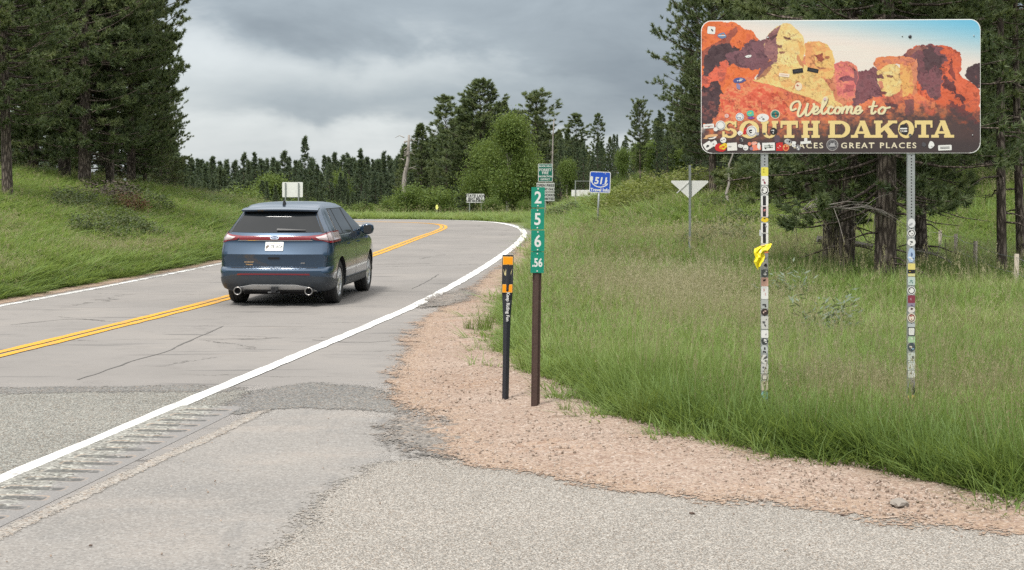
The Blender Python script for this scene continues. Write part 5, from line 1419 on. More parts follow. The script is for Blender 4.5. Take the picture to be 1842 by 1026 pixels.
def sign_xz(zx, zy): return (-SWD / 2 + (zx - 40) / 1752 * SWD, s_top - (zy - 54) / 838 * SHT)
ST = {}
def smat(rgb):
    if rgb not in ST: ST[rgb] = M('sticker_%d_%d_%d' % rgb, L3(*rgb, k=.70), .4, var=.05, vscale=40)
    return ST[rgb]
UNIT = SWD / 1752
layer = [0]
def sticker(parent, polys, yfront, name='sticker'):
    """one sticker = a stack of thin printed shapes; polys: list of (polygon in (x, z) metres, colour)"""
    layer[0] += 1
    y = yfront - .0004 * (layer[0] % 7)
    mb = MB(); mats = []
    for k, (poly, c) in enumerate(polys):
        area = sum(poly[i][0] * poly[(i + 1) % len(poly)][1] - poly[(i + 1) % len(poly)][0] * poly[i][1] for i in range(len(poly)))
        if area < 0: poly = poly[::-1]
        m = smat(c)
        if m not in mats: mats.append(m)
        y0 = y - .00045 * (k + 1)
        if k == 0: mb.prism(poly, y0, y, mats.index(m))
        else: mb.add([(x, y0, z) for x, z in poly], [tuple(range(len(poly)))], mats.index(m))
    return ob(name, mb.mesh(name), mats, parent)
def on_panel(shape, cx_, cy_, w, h, base, ink=None, rot=0, rnk=0):
    """sticker on the panel, drawing units"""
    x, z = sign_xz(cx_, cy_); w, h = w * UNIT / 2, h * UNIT / 2
    rn = random.Random(int(cx_ * 7 + cy_))
    if shape == 'o': p = circ(0, 0, w, 18, h)
    elif shape == 'r': p = rrect(-w, -h, w, h, min(w, h) * .3, 2)
    elif shape == 'x': p = [(w * math.cos(a) * q, h * math.sin(a) * q) for a, q in [(k / 11 * 6.283, rn.uniform(.72, 1.08)) for k in range(11)]]
    else: p = [(-w, -h), (w, -h), (w, h), (-w, h)]
    cr_, sr = math.cos(R_(rot)), math.sin(R_(rot))
    T_ = lambda q: [(x + a * cr_ - b * sr, z + a * sr + b * cr_) for a, b in q]
    out = [(T_(p), base)]
    for c in (ink or []):
        kind, col = c[0], c[1]
        if kind == 'ring': out += [(T_([(a * .84, b * .84) for a, b in p]), col), (T_([(a * .70, b * .70) for a, b in p]), base)]
        elif kind == 'in': out.append((T_([(a * .8, b * .8) for a, b in p]), col))
        elif kind == 'mark':
            for k in range(c[2] if len(c) > 2 else 3):
                ax, ay, aw, ah = rn.uniform(-.5, .5) * w, rn.uniform(-.45, .45) * h, rn.uniform(.12, .32) * w, rn.uniform(.1, .25) * h
                an = [(ax + aw * math.cos(a) * rn.uniform(.6, 1.2), ay + ah * math.sin(a) * rn.uniform(.6, 1.2)) for a in [j / 6 * 6.283 for j in range(6)]]
                out.append((T_(an), col))
        elif kind == 'bar':
            for k in range(c[2] if len(c) > 2 else 2):
                yy = h * (.45 - .9 * (k + .5) / (c[2] if len(c) > 2 else 2)); out.append((T_([(-w * .7, yy - h * .12), (w * .7, yy - h * .12), (w * .7, yy + h * .12), (-w * .7, yy + h * .12)]), col))
    return sticker(panel, out, -.0040)
WH, BK, RD, YL, TL, GY, OR_, BL = (236, 236, 232), (38, 36, 40), (204, 44, 44), (236, 206, 50), (52, 128, 120), (168, 166, 168), (240, 130, 90), (110, 140, 180)
for a in (('r', 105, 115, 50, 48, WH, [('mark', BK, 4)], -5), ('x', 172, 150, 62, 44, BL, [('mark', (214, 120, 60), 2), ('bar', WH, 1)], 0), ('x', 340, 280, 50, 18, WH, [('mark', GY, 2)], 12), ('x', 280, 432, 86, 44, (86, 92, 150), [('mark', WH, 3)], 0), ('x', 276, 470, 26, 48, (150, 140, 176), None, 20),
          ('q', 650, 374, 66, 28, BK, [('bar', (70, 70, 74), 2)], 8), ('q', 745, 370, 70, 26, BK, [('bar', (70, 70, 74), 2)], -12), ('q', 565, 400, 66, 22, (244, 226, 204), [('bar', (200, 150, 140), 1)], -6), ('o', 655, 472, 46, 52, (240, 220, 190), [('mark', (176, 60, 60), 3)], 0),
          ('o', 202, 655, 28, 26, (232, 190, 180), [('mark', (214, 110, 110), 2)], 0), ('o', 285, 662, 54, 52, WH, [('ring', BL), ('mark', (120, 110, 150), 3)], 0), ('x', 352, 640, 52, 50, (90, 196, 170), [('mark', (214, 214, 90), 3)], 0), ('x', 356, 668, 44, 20, (128, 80, 160), None, 0), ('o', 430, 668, 78, 52, WH, [('mark', GY, 3), ('mark', (120, 120, 120), 1)], 0),
          ('o', 508, 646, 62, 60, (222, 196, 170), [('in', TL), ('mark', (204, 120, 70), 2), ('bar', (34, 80, 80), 1)], 0), ('r', 88, 720, 68, 28, WH, [('bar', (190, 90, 90), 1), ('mark', TL, 1)], 4), ('o', 163, 716, 62, 62, WH, [('mark', BK, 4), ('ring', GY)], 0), ('o', 132, 740, 28, 26, WH, None, 0),
          ('x', 100, 786, 96, 30, (226, 180, 130), [('mark', BK, 3)], 10), ('x', 112, 794, 60, 14, (240, 236, 230), None, 10), ('o', 180, 808, 38, 36, WH, [('mark', BK, 2)], 0), ('r', 84, 843, 52, 46, WH, [('mark', BK, 4)], 32), ('x', 124, 830, 40, 44, WH, [('mark', GY, 2)], 20), ('x', 160, 856, 80, 54, RD, [('mark', (240, 120, 60), 2)], 0), ('x', 182, 848, 64, 40, YL, [('mark', RD, 2)], 24),
          ('q', 236, 850, 62, 50, (236, 234, 226), [('mark', (180, 180, 176), 3)], 3), ('x', 286, 764, 36, 34, WH, [('mark', BK, 1)], 15), ('r', 317, 752, 18, 44, RD, [('mark', WH, 1)], -12), ('o', 360, 752, 66, 70, WH, [('ring', GY), ('mark', BK, 4)], 0), ('x', 396, 770, 26, 22, GY, [('mark', WH, 1)], 0), ('o', 497, 753, 44, 46, BK, [('mark', WH, 4)], 0), ('x', 440, 768, 20, 16, (90, 90, 90), None, 0),
          ('x', 295, 806, 34, 40, (70, 66, 70), [('mark', WH, 4)], 0), ('x', 290, 846, 40, 26, WH, [('mark', BK, 2)], 0), ('o', 322, 856, 34, 36, WH, [('mark', BK, 2)], 0), ('o', 346, 832, 22, 24, (236, 130, 104), None, 0), ('x', 376, 830, 46, 28, (240, 170, 150), [('mark', WH, 2)], 8), ('r', 390, 856, 56, 34, (242, 140, 112), [('mark', WH, 3)], 6), ('o', 358, 862, 22, 22, (150, 130, 150), None, 0), ('x', 404, 846, 22, 48, WH, None, 10),
          ('q', 466, 850, 80, 50, WH, [('bar', (150, 160, 150), 2), ('mark', BK, 3)], 2), ('q', 535, 850, 42, 54, RD, [('mark', (244, 200, 190), 4)], 0), ('o', 575, 856, 44, 48, (196, 60, 44), [('ring', (240, 190, 120)), ('mark', (240, 190, 120), 2)], 0), ('x', 588, 820, 50, 40, (190, 190, 190), [('mark', BK, 4)], 0), ('x', 626, 834, 30, 44, WH, [('mark', GY, 3)], 0), ('x', 652, 856, 34, 44, (140, 138, 142), [('mark', WH, 3)], 0),
          ('r', 700, 824, 66, 16, WH, None, 4), ('r', 700, 808, 20, 24, WH, [('mark', GY, 1)], 0), ('x', 520, 800, 40, 60, (96, 80, 92), None, 0), ('x', 1313, 746, 62, 72, (44, 42, 46), [('bar', WH, 2), ('mark', (150, 140, 130), 2)], 0), ('o', 1354, 780, 20, 20, (80, 78, 80), [('mark', WH, 1)], 0), ('x', 1486, 840, 44, 56, WH, [('mark', GY, 1)], -14), ('x', 1438, 838, 30, 34, (84, 82, 88), None, 0),
          ('r', 1570, 858, 84, 34, WH, [('bar', (110, 108, 110), 2)], 2), ('x', 820, 552, 22, 20, (222, 190, 196), [('mark', (170, 120, 150), 1)], 0)):
    on_panel(*a)
for zx, zy, r_ in ((1353, 162, 11), (1305, 158, 4), (1750, 158, 4), (1742, 780, 4), (462, 164, 6)):
    x, z = sign_xz(zx, zy)
    mb = MB(); mb.lathe([(-.0075, 0.0001), (-.0075, r_ * UNIT * .8), (-.0035, r_ * UNIT), (0, r_ * UNIT)], 'y', 10, (x, -.003, z))
    ob('bolt', mb.mesh('bolt', True), m_galv if r_ < 8 else M('dark_bolt', (.06, .06, .065), .4, .6), panel)
# posts of perforated steel
PW = .057
def sticker_post(px, ytop_px, name='post'):
    xl = ((px - CX) * SY / FPX - sxc) / math.cos(SYAW)
    mb = MB(); mb.box((xl, .036, (s_top - .1) / 2 - .15), (PW, PW, s_top - .1 + .3))
    p = ob(name, mb.mesh(name), m_galv, wel)
    mb = MB(); z = s_bot - .02; k = 0
    while z > .2:
        c = circ(xl, z, .0062, 8)
        mb.add([(x, .036 - PW / 2 - .0006, zz2) for x, zz2 in c], [tuple(range(8))]); z -= .0254
    o = ob('post_hole', mb.mesh('post_hole'), m_dark, p); o['kind'] = 'stuff'
    return p, xl
pl, xl1 = sticker_post(1377, 276)
pr, xl2 = sticker_post(1638, 276)
def on_post(post, xl, ya, yb, base, ink=None, shape='r', wk=1.0, dx=0.0):
    za, zb = HC - (yb - HY) * SY / FPX, HC - (ya - HY) * SY / FPX
    w, h, zc = PW * .52 * wk, (zb - za) / 2, (za + zb) / 2
    rn = random.Random(int(ya * 3 + xl * 100))
    X0 = xl + dx
    if shape == 'o': p = circ(X0, zc, min(w * 1.05, .034), 14, h)
    elif shape == 'x': p = [(X0 + w * math.cos(a) * q * 1.1, zc + h * math.sin(a) * q * 1.1) for a, q in [(k / 9 * 6.283, rn.uniform(.75, 1.05)) for k in range(9)]]
    else: p = rrect(X0 - w, za, X0 + w, zb, min(w, h) * .25, 2)
    out = [(p, base)]
    for c in (ink or []):
        if c[0] == 'ring':
            out += [([(X0 + (a - X0) * .82, zc + (b - zc) * .82) for a, b in p], c[1]), ([(X0 + (a - X0) * .62, zc + (b - zc) * .62) for a, b in p], base)]
        elif c[0] == 'in': out.append(([(X0 + (a - X0) * .8, zc + (b - zc) * .8) for a, b in p], c[1]))
        elif c[0] == 'side': out.append(([(X0 - w * .55, za + h * .1), (X0 + w * .35, za + h * .1), (X0 + w * .35, zb - h * .1), (X0 - w * .55, zb - h * .1)], c[1]))
        else:
            for k in range(c[2]):
                ax, az, aw, ah = X0 + rn.uniform(-.45, .45) * w, zc + rn.uniform(-.6, .6) * h, rn.uniform(.15, .42) * w, rn.uniform(.12, .3) * h
                out.append(([(ax + aw * math.cos(a) * rn.uniform(.6, 1.2), az + ah * math.sin(a) * rn.uniform(.6, 1.2)) for a in [j / 6 * 6.283 for j in range(6)]], c[1]))
    sticker(post, out, .036 - PW / 2 - .0008)
mk = lambda c, n: ('mark', c, n)
for a in ((301, 317, (232, 222, 90), [mk((180, 170, 60), 2)]), (317, 333, WH, [mk((140, 40, 70), 3)]), (334, 351, WH, [('ring', (60, 60, 60)), mk(BK, 2)], 'o', 1.15), (352, 371, WH, [('side', BK)]), (371, 391, (226, 214, 210), [('side', BK), mk((190, 120, 120), 2)]), (391, 401, YL, [mk(BK, 1)], 'x', 1.1), (401, 420, WH, [('side', BK), mk(GY, 2)]), (420, 439, WH, [('side', BK)]),
          (414, 425, (200, 206, 206), None, 'r', .5, -.03), (440, 447, (224, 200, 196), [mk(RD, 1)]), (447, 456, (226, 130, 90), [mk(WH, 1)]), (456, 466, (150, 150, 150), [mk((60, 60, 60), 3)], 'o'), (466, 486, (186, 186, 178), [mk(BK, 4)], 'x'), (486, 499, (90, 96, 94), [mk(WH, 4)]), (500, 516, (214, 170, 150), [mk((60, 34, 32), 3)]), (516, 539, WH, [mk((214, 180, 176), 3)]),
          (540, 556, (180, 184, 180), [mk((50, 50, 52), 5)]), (556, 569, (60, 48, 44), [mk((220, 190, 180), 2)], 'o'), (570, 593, (206, 206, 200), [mk((90, 90, 92), 5)]), (595, 609, WH, [mk(GY, 1)]), (609, 621, (60, 66, 66), [mk(WH, 4)], 'x'), (621, 638, (196, 200, 198), [mk(BK, 4)], 'x'), (639, 656, (220, 218, 212), [mk((90, 90, 88), 5)], 'x'), (656, 673, (206, 204, 200), [mk((110, 110, 112), 5)]),
          (674, 686, (214, 208, 196), [('ring', BK)]), (687, 704, (206, 196, 172), [mk((120, 110, 90), 3)]), (705, 721, (150, 196, 190), [mk((80, 130, 130), 2)], 'o')):
    on_post(pl, xl1, a[0], a[1], a[2], a[3] if len(a) > 3 else None, *(a[4:]))
for a in ((393, 410, (224, 226, 226), [mk((170, 172, 174), 2)], 'o'), (412, 427, WH, [('ring', (70, 70, 72)), mk(BK, 2)], 'o', 1.1), (429, 443, WH, [mk((80, 84, 84), 4)], 'o', 1.1), (447, 472, (176, 198, 226), [mk(WH, 2), mk((90, 110, 150), 2)], 'x', 1.1), (474, 485, (232, 218, 130), [mk((190, 180, 120), 1)]), (485, 492, BK, [mk(YL, 1)]), (492, 497, (220, 214, 150), None), (498, 513, (196, 212, 204), [mk((110, 150, 140), 4)]),
          (515, 530, WH, [('ring', (40, 40, 42)), mk((120, 110, 110), 1)], 'o', 1.1), (531, 545, (140, 60, 76), [mk((196, 150, 156), 3)]), (545, 551, (150, 140, 160), [mk((70, 60, 90), 2)]), (551, 563, (226, 220, 214), [mk((90, 60, 60), 3)], 'x'), (563, 580, (240, 226, 206), [('ring', (70, 30, 30)), mk((170, 60, 60), 3)], 'o', 1.15), (582, 588, (190, 196, 196), None), (588, 604, (60, 66, 68), [('in', (230, 230, 224))]),
          (605, 616, (176, 208, 166), [mk((220, 226, 210), 3)]), (616, 632, (70, 80, 88), [mk((226, 214, 200), 2), mk((150, 190, 220), 1)], 'o'), (634, 648, (206, 212, 202), [mk((50, 50, 52), 2)]), (649, 666, (220, 224, 216), [('ring', (170, 180, 170))]), (667, 679, (224, 224, 220), [mk((40, 40, 44), 2)]), (679, 692, (150, 146, 150), [mk((80, 70, 90), 3)]), (693, 709, (54, 54, 56), [mk((190, 190, 186), 3)], 'o'), (710, 716, (226, 196, 120), [mk((200, 130, 50), 1)]), (716, 726, (150, 110, 96), [mk((220, 196, 176), 2)]), (730, 734, (40, 40, 42), None)):
    on_post(pr, xl2, a[0], a[1], a[2], a[3] if len(a) > 3 else None, *(a[4:]))
# yellow plastic bag knotted round the left post
m_yellowbag = M('yellow_plastic', (.70, .60, .02), .38, var=.12, vscale=30)
bx, bz = (1377 - CX) * SY / FPX, HC - (445 - HY) * SY / FPX
bag = thing('plastic_bag', 'crumpled yellow plastic bag tied round the left sign post', 'plastic bag', (bx, SY - .03 + .036, bz))
def cloth(name, outline_l, outline_r, yf, amp, seed):
    V, F = [], []; n_, m_ = len(outline_l), 9
    for i, (a, b) in enumerate(zip(outline_l, outline_r)):
        for j in range(m_):
            u = j / (m_ - 1)
            x = a[0] * (1 - u) + b[0] * u; z = a[1] * (1 - u) + b[1] * u
            y = yf + amp * 1.5 * (rnd.random() - .5) + amp * math.sin(u * 9 + i * 1.7 + seed) * (.4 + .6 * i / n_) + amp * .7 * math.sin(u * 4 + i * 1.1); x += rnd.uniform(-.8, .8); z += rnd.uniform(-.8, .8)
            V.append((x / FPX * SY, y, -z / FPX * SY))
    for i in range(n_ - 1):
        for j in range(m_ - 1): a = i * m_ + j; F.append((a, a + 1, a + m_ + 1, a + m_))
    me = mesh(name, V, F)
    o = ob(name, me, m_yellowbag, bag); sm = o.modifiers.new('t', 'SOLIDIFY'); sm.thickness = .003
cloth('bag_tail', [(-2, -4), (-12, -2), (-21, 3), (-23, 10), (-21, 18), (-22, 26), (-16, 40)], [(10, -7), (8, 0), (4, 6), (-3, 9), (-2, 17), (-7, 26), (-12, 33)], -.05, .013, 0)
mb = MB(); mb.tube([(.036 * math.cos(t) * 1.15, .012 + .036 * math.sin(t) * 1.25, .004 * math.sin(3 * t)) for t in [k / 14 * 6.283 for k in range(15)]], .007, 6)
ob('bag_knot', mb.mesh('bag_knot', True), m_yellowbag, bag)

# ------------------------------------------------------------------ mile marker and delineator
MX, MY = G(963, 741)
S_ = MY / FPX
mm = thing('mile_marker', 'green mile marker plates 2 5 6 .56 on a brown steel post', 'mile marker', (MX, MY, .03), (0, R_(.75), 0))
mb = MB()
w2, d2, th = .040, .028, .005
hat = [(-w2, 0), (-w2 + .012, 0), (-.014, d2), (.014, d2), (w2 - .012, 0), (w2, 0), (w2, -th), (w2 - .014, -th), (.012, d2 - th), (-.012, d2 - th), (-w2 + .014, -th), (-w2, -th)]
V = [(x, -y + .02, z) for z in (-.3, 1.50) for x, y in hat]; nn_ = len(hat)
mb.add(V, [(i, (i + 1) % nn_, (i + 1) % nn_ + nn_, i + nn_) for i in range(nn_)])
mb.add([(w * .8, -.0085, z) for w, z in ((-.010, -.25), (.010, -.25), (.010, 1.4), (-.010, 1.4))], [(0, 1, 2, 3)])
ob('post', mb.mesh('post'), m_brownpost, mm)
zt_ = lambda py: HC - (py - HY) * S_ - .03
for (ya, yb), s_, off in (((337, 373.5), '2', -.001), ((375.5, 413), '5', -.003), ((414.5, 452.5), '6', .002), ((453.5, 491), '.56', 0)):
    za, zb = zt_(yb), zt_(ya)
    pw = .0605
    lean = math.tan(R_(.75)) * 0
    pl_ = solid('number_plate', rrect(-pw + off, za, pw + off, zb, .004, 2), -.016, -.0135, m_green, mm)
    zc = (za + zb) / 2
    lettering('digits', s_, .15 if len(s_) == 1 else .105, m_signwhite, pl_, (off, -.0166, zc), .0032, xs=.88 if len(s_) == 1 else .74)
    for zz3 in (zb - .016, za + .016):
        mb = MB(); mb.lathe([(-.005, .0001), (-.005, .0055), (0, .007)], 'y', 8, (off, -.016, zz3)); ob('bolt', mb.mesh('bolt'), m_signwhite, pl_)
DX, DY = G(909, 727)
S_ = DY / FPX
dl_ = thing('delineator_post', 'flexible black roadside delineator with two orange reflectors, left of the mile marker', 'delineator', (DX, DY, .03), (0, R_(1.05), 0))
zt_ = lambda py: HC - (py - HY) * S_ - .03
wd_ = [(-.25, .0315), (zt_(640), .0315), (zt_(570), .036), (zt_(540), .046), (zt_(524), .0515), (zt_(459), .0525)]
pol = [(w_, z) for z, w_ in wd_] + [(-w_, z) for z, w_ in wd_[::-1]]
mb = MB()
for (z0, a), (z1, b) in zip(wd_[:-1], wd_[1:]):
    mb.add([(-a, .012, z0), (0, -.012, z0), (a, .012, z0), (-b, .012 - .006 * (b > .045), z1), (0, -.012 + .008 * (b > .045), z1), (b, .012 - .006 * (b > .045), z1), (-a * .9, .022, z0), (a * .9, .022, z0), (-b * .9, .022, z1), (b * .9, .022, z1)], [(0, 1, 4, 3), (1, 2, 5, 4), (6, 8, 9, 7)])
mb.box((0, .008, (zt_(527) + zt_(459)) / 2), (.105, .016, zt_(459) - zt_(527)))
ob('post', mb.mesh('post'), m_blackplastic, dl_)
for ya, yb in ((462, 476.5), (512, 526.5)):
    za, zb = zt_(yb), zt_(ya)
    r_ = solid('reflector', rrect(-.047, za - .001, .047, zb + .001, .003, 2), -.0045, -.001, m_orange_edge, dl_)
    solid('reflector_face', rrect(-.0415, za + .005, .0415, zb - .005, .002, 2), -.0062, -.0048, m_orange, r_)
# crowned crest between the reflectors (gold print on black)
cz = (zt_(478) + zt_(498)) / 2; ch = (zt_(478) - zt_(498)) / 2
mb = MB()
for poly in ([(-.044, ch * .5), (-.026, -ch * .4), (-.022, ch * .2), (-.012, -ch * .5), (-.006, -ch * .8), (-.012, -ch * .9), (-.03, -ch * .7)], [(.044, ch * .5), (.03, -ch * .7), (.012, -ch * .9), (.006, -ch * .8), (.012, -ch * .5), (.022, ch * .2), (.026, -ch * .4)],
             [(-.02, ch * .5), (-.012, ch * .1), (-.004, ch * .4), (-.004, -ch * .1), (-.012, -ch * .3), (-.018, 0)], [(.02, ch * .5), (.018, 0), (.012, -ch * .3), (.004, -ch * .1), (.004, ch * .4), (.012, ch * .1)]):
    area = sum(poly[i][0] * poly[(i + 1) % len(poly)][1] - poly[(i + 1) % len(poly)][0] * poly[i][1] for i in range(len(poly)))
    pp = poly if area > 0 else poly[::-1]
    mb.add([(x, -.0012, cz + z) for x, z in pp], [tuple(range(len(pp)))])
ob('crest', mb.mesh('crest'), m_gold, dl_)
lettering('lettering', 'Keep Riding Fun', .0415, m_signwhite, dl_, (.004, -.0125, (zt_(530) + zt_(574)) / 2), .0012, rot=(0, R_(90), 0))

# ------------------------------------------------------------------ far signs
def far_sign(name, label, px, Y, zbase, cat='sign', yaw=0, group=None):
    return thing(name, label, cat, ((px - CX) * Y / FPX, Y, zbase), (0, 0, yaw), group)
def zrow(py, Y): return HC - (py - HY) * Y / FPX
# blue travel information sign
Y = 54; k = Y / FPX; b = tz((1071 - CX) * k, Y)
t = far_sign('information_sign', 'blue 511 travel info sign tilted on a round steel post', 1076, Y, b, yaw=R_(-4))
t.rotation_euler = (0, R_(2.2), R_(-4))
mb = MB(); mb.tube([(-2 * k, .03, -.3), (-1 * k, .03, zrow(309, Y) - b)], .04, 10); ob('post', mb.mesh('post', True), m_galv, t)
z0, z1 = zrow(347, Y) - b, zrow(309, Y) - b; hw = 18.8 * k
pn = solid('panel', rrect(-hw, z0, hw, z1, .06, 5), -.02, -.016, m_signwhite, t)
solid('blue_face', rrect(-hw + .025, z0 + .025, hw - .025, z1 - .025, .045, 5), -.0225, -.0205, m_blue, pn)
zc = z0 + (z1 - z0) * .57
lettering('number', '511', .34, m_signwhite, pn, (.02, -.024, zc), .012, xs=.95, shear=.15)
lettering('wording', 'Travel Info', .155, m_signwhite, pn, (0, -.024, z0 + .105), .006)
mb = MB()
def band(pts, wd, y):
    p = np.array(pts); a, c = offset_line(p, -np.array(wd) / 2), offset_line(p, np.array(wd) / 2)
    n_ = len(p); mb.add([(x, y, z) for x, z in a] + [(x, y, z) for x, z in c], [(i, i + n_, i + n_ + 1, i + 1) for i in range(n_ - 1)])
ar = [R_(a) for a in range(165, 345, 12)]
band([(.31 * math.cos(a), zc + .02 + .25 * math.sin(a)) for a in ar], [.1, .1, .07] + [.035] * (len(ar) - 5) + [.05, .03], -.0237)
band([(.25 * math.cos(R_(a)), zc + .03 + .20 * math.sin(R_(a))) for a in range(290, 365, 10)], [.022] * 8, -.0239)
for k2 in range(6):
    a = R_(50 + 14 * k2); mb.add([(x, -.0241, z) for x, z in circ(.28 * math.cos(a), zc + .05 + .27 * math.sin(a), .016 - .001 * k2, 6)], [tuple(range(6))])
mb.add([(x, -.0243, z) for x, z in [(-.33, zc + .16), (-.36, zc + .08), (-.28, zc + .04), (-.25, zc + .13)]], [(0, 1, 2, 3)])
ob('telephone_emblem', mb.mesh('telephone_emblem'), m_signwhite, pn)
# yield sign seen from behind
Y = 37.2; k = Y / FPX; b = tz((1240 - CX) * k, Y)
t = far_sign('yield_sign', 'back of a triangular yield sign on a slim steel post', 1241, Y, b, yaw=R_(3))
zt1, zb1 = zrow(325, Y) - b, zrow(357, Y) - b
tri = []
for (x, z), an in (((0, zb1), 270), ((33 * k, zt1), 30), ((-33 * k, zt1), 150)):
    for d in (-40, -15, 15, 40): tri.append((x * .95 + .035 * math.cos(R_(an + d)), z + (.03 if an == 270 else -.035) + .035 * math.sin(R_(an + d))))
solid('plate', tri, .02, .024, m_alum, t)
mb = MB(); mb.box((0, 0, (zrow(297, Y) - b - .3) / 2), (.055, .034, zrow(297, Y) - b + .3)); ob('post', mb.mesh('post'), m_galv, t)
mb = MB(); mb.box((-.18, .012, zt1 - .18), (.40, .008, .022), Matrix.Rotation(R_(-42), 3, 'Y')); ob('brace', mb.mesh('brace'), m_signwhite, t)
# forest fire signs
Y = 75; k = Y / FPX; b = tz((981 - CX) * k, Y)
t = far_sign('fire_warning_sign', 'small green forest fire district sign above two white fire notices, behind the mile marker', 981, Y, b)
tube_post('post', -.3, zrow(297, Y) - b, .06, m_galv, t, y=.05)
def notice(x0, y0, x1, y1, mat, lines, inkm, border=None, nm='panel'):
    a, c, z0, z1 = (x0 - 981) * k, (x1 - 981) * k, zrow(y1, Y) - b, zrow(y0, Y) - b
    p = solid(nm, rrect(a, z0, c, z1, .03, 3), -.004, 0, m_signwhite if border else mat, t)
    if border: solid('green_face', rrect(a + .025, z0 + .025, c - .025, z1 - .025, .025, 3), -.0065, -.0042, mat, p)
    for s_, fy, sz in lines: lettering('wording', s_, sz, inkm, p, ((a + c) / 2, -.009, z0 + (z1 - z0) * fy), .004)
notice(968, 295, 994, 327, m_green2, (('BLACK HILLS', .87, .11), ('FOREST', .66, .18), ('FIRE', .49, .18), ('PROTECTION', .29, .11), ('DISTRICT', .13, .11)), m_signwhite, True)
notice(965, 329, 997.5, 345, M('weathered_white', (.40, .42, .39), .55), (('OPEN FIRES', .70, .17), ('BY PERMIT ONLY', .27, .13)), m_ink)
notice(965, 346.5, 997.5, 362, M('weathered_white', (.40, .42, .39), .55), (('FIREWORKS', .70, .17), ('PROHIBITED', .27, .16)), m_ink)
# state law sign
Y = 97; k = Y / FPX; b = tz((855 - CX) * k, Y)
t = far_sign('seat_belt_sign', 'white state law seat belt sign on two posts in front of the dark pines', 855, Y, b)
for dx_ in (-10.5, 11): tube_post('post', -.4, zrow(352, Y) - b, .06, m_galv, t, x=dx_ * k, y=.05)
z0, z1 = zrow(365, Y) - b, zrow(349, Y) - b
p = solid('panel', rrect(-16 * k, z0, 16 * k, z1, .03, 3), -.004, 0, m_signwhite, t)
for s_, fy, sz in (('STATE LAW', .77, .24), ('SEAT BELT', .45, .2), ('USE REQUIRED', .17, .17)): lettering('wording', s_, sz, m_ink, p, (0, -.008, z0 + (z1 - z0) * fy), .008)
# blank sign seen from behind, beyond the car
Y = 92; k = Y / FPX; b = tz((526 - CX) * k, Y)
t = far_sign('road_sign_back', 'blank back of a large sign on two posts above the car roof', 526, Y, b)
for dx_ in (-12.5, 11): tube_post('post', -.6, zrow(329, Y) - b, .07, m_galv, t, x=dx_ * k, y=0)
solid('panel', rrect(-18.5 * k, zrow(355, Y) - b, 18.5 * k, zrow(328, Y) - b, .05, 3), .04, .046, m_alum, t)
# long blank sign back with an empty post frame
Y = 82; k = Y / FPX; b = tz((1052 - CX) * k, Y)
t = far_sign('road_sign_back', 'long low blank sign back on thin posts beside the blue travel sign', 1052, Y, b)
for dx_, top in ((-17, 325), (16, 350)): tube_post('post', -.4, zrow(top, Y) - b, .045, m_galv, t, x=dx_ * k, y=0)
solid('panel', rrect(-24 * k, zrow(353.5, Y) - b, 0 * k, zrow(342, Y) - b, .02, 2), .04, .046, m_alum, t)
solid('panel', rrect(.3 * k, zrow(353.5, Y) - b, 24 * k, zrow(342, Y) - b, .02, 2), .04, .046, m_alum, t)
mb = MB(); mb.box((-4 * k, 0, zrow(326, Y) - b), (26 * k, .03, .03)); ob('cross_bar', mb.mesh('cross_bar'), m_galv, t)
# little yellow marker
Y = 93; k = Y / FPX; x = (786 - CX) * k; b = tz(x, Y)
t = thing('object_marker', 'tiny yellow marker on a thin stake among the far bushes', 'road marker', (x, Y, b))
tube_post('stake', -.3, zrow(372, Y) - b, .05, m_galv, t, y=.03)
solid('plate', circ(0, zrow(373, Y) - b, .085, 14, .16), -.004, .004, M('marker_yellow', (.85, .85, .25), .4), t)

# ------------------------------------------------------------------ fence behind the pines
m_fpost = M('weathered_fence_post', (.32, .28, .225), .85, var=.25, vscale=6, bump=.4)
fp = [(1842 + 60, 24.2, 478), (1827, 27, 457), (1753, 31.5, 434), (1718, 36, 421), (1690, 40.5, 415), (1668, 46, 408)]
pts_ = [((px - CX) * Y / FPX, Y, HC - (py - HY) * Y / FPX) for px, Y, py in fp]
fence = thing('wire_fence', 'wire fence on pale wooden posts running behind the pines', 'fence', (pts_[2][0], pts_[2][1], 0))
o3 = Vector((pts_[2][0], pts_[2][1], 0))
for p_ in pts_:
    mb = MB(); z0 = tz(p_[0], p_[1]) - .3
    mb.tube([Vector((p_[0], p_[1], z0)) - o3, Vector((p_[0] + .02, p_[1], p_[2])) - o3], [.05, .043], 8)
    ob('fence_post', mb.mesh('fence_post', True), m_fpost, fence)
for dz_ in (-.06, -.34, -.6):
    mb = MB()
    wp = []
    for a, c in zip(pts_[:-1], pts_[1:]):
        for j in range(4):
            u = j / 4; wp.append((a[0] + (c[0] - a[0]) * u - o3.x, a[1] + (c[1] - a[1]) * u - o3.y - .05, a[2] + (c[2] - a[2]) * u + dz_ - .05 * math.sin(u * math.pi)))
    mb.tube(wp, .005, 4)
    ob('fence_wire', mb.mesh('fence_wire'), m_galv, fence)
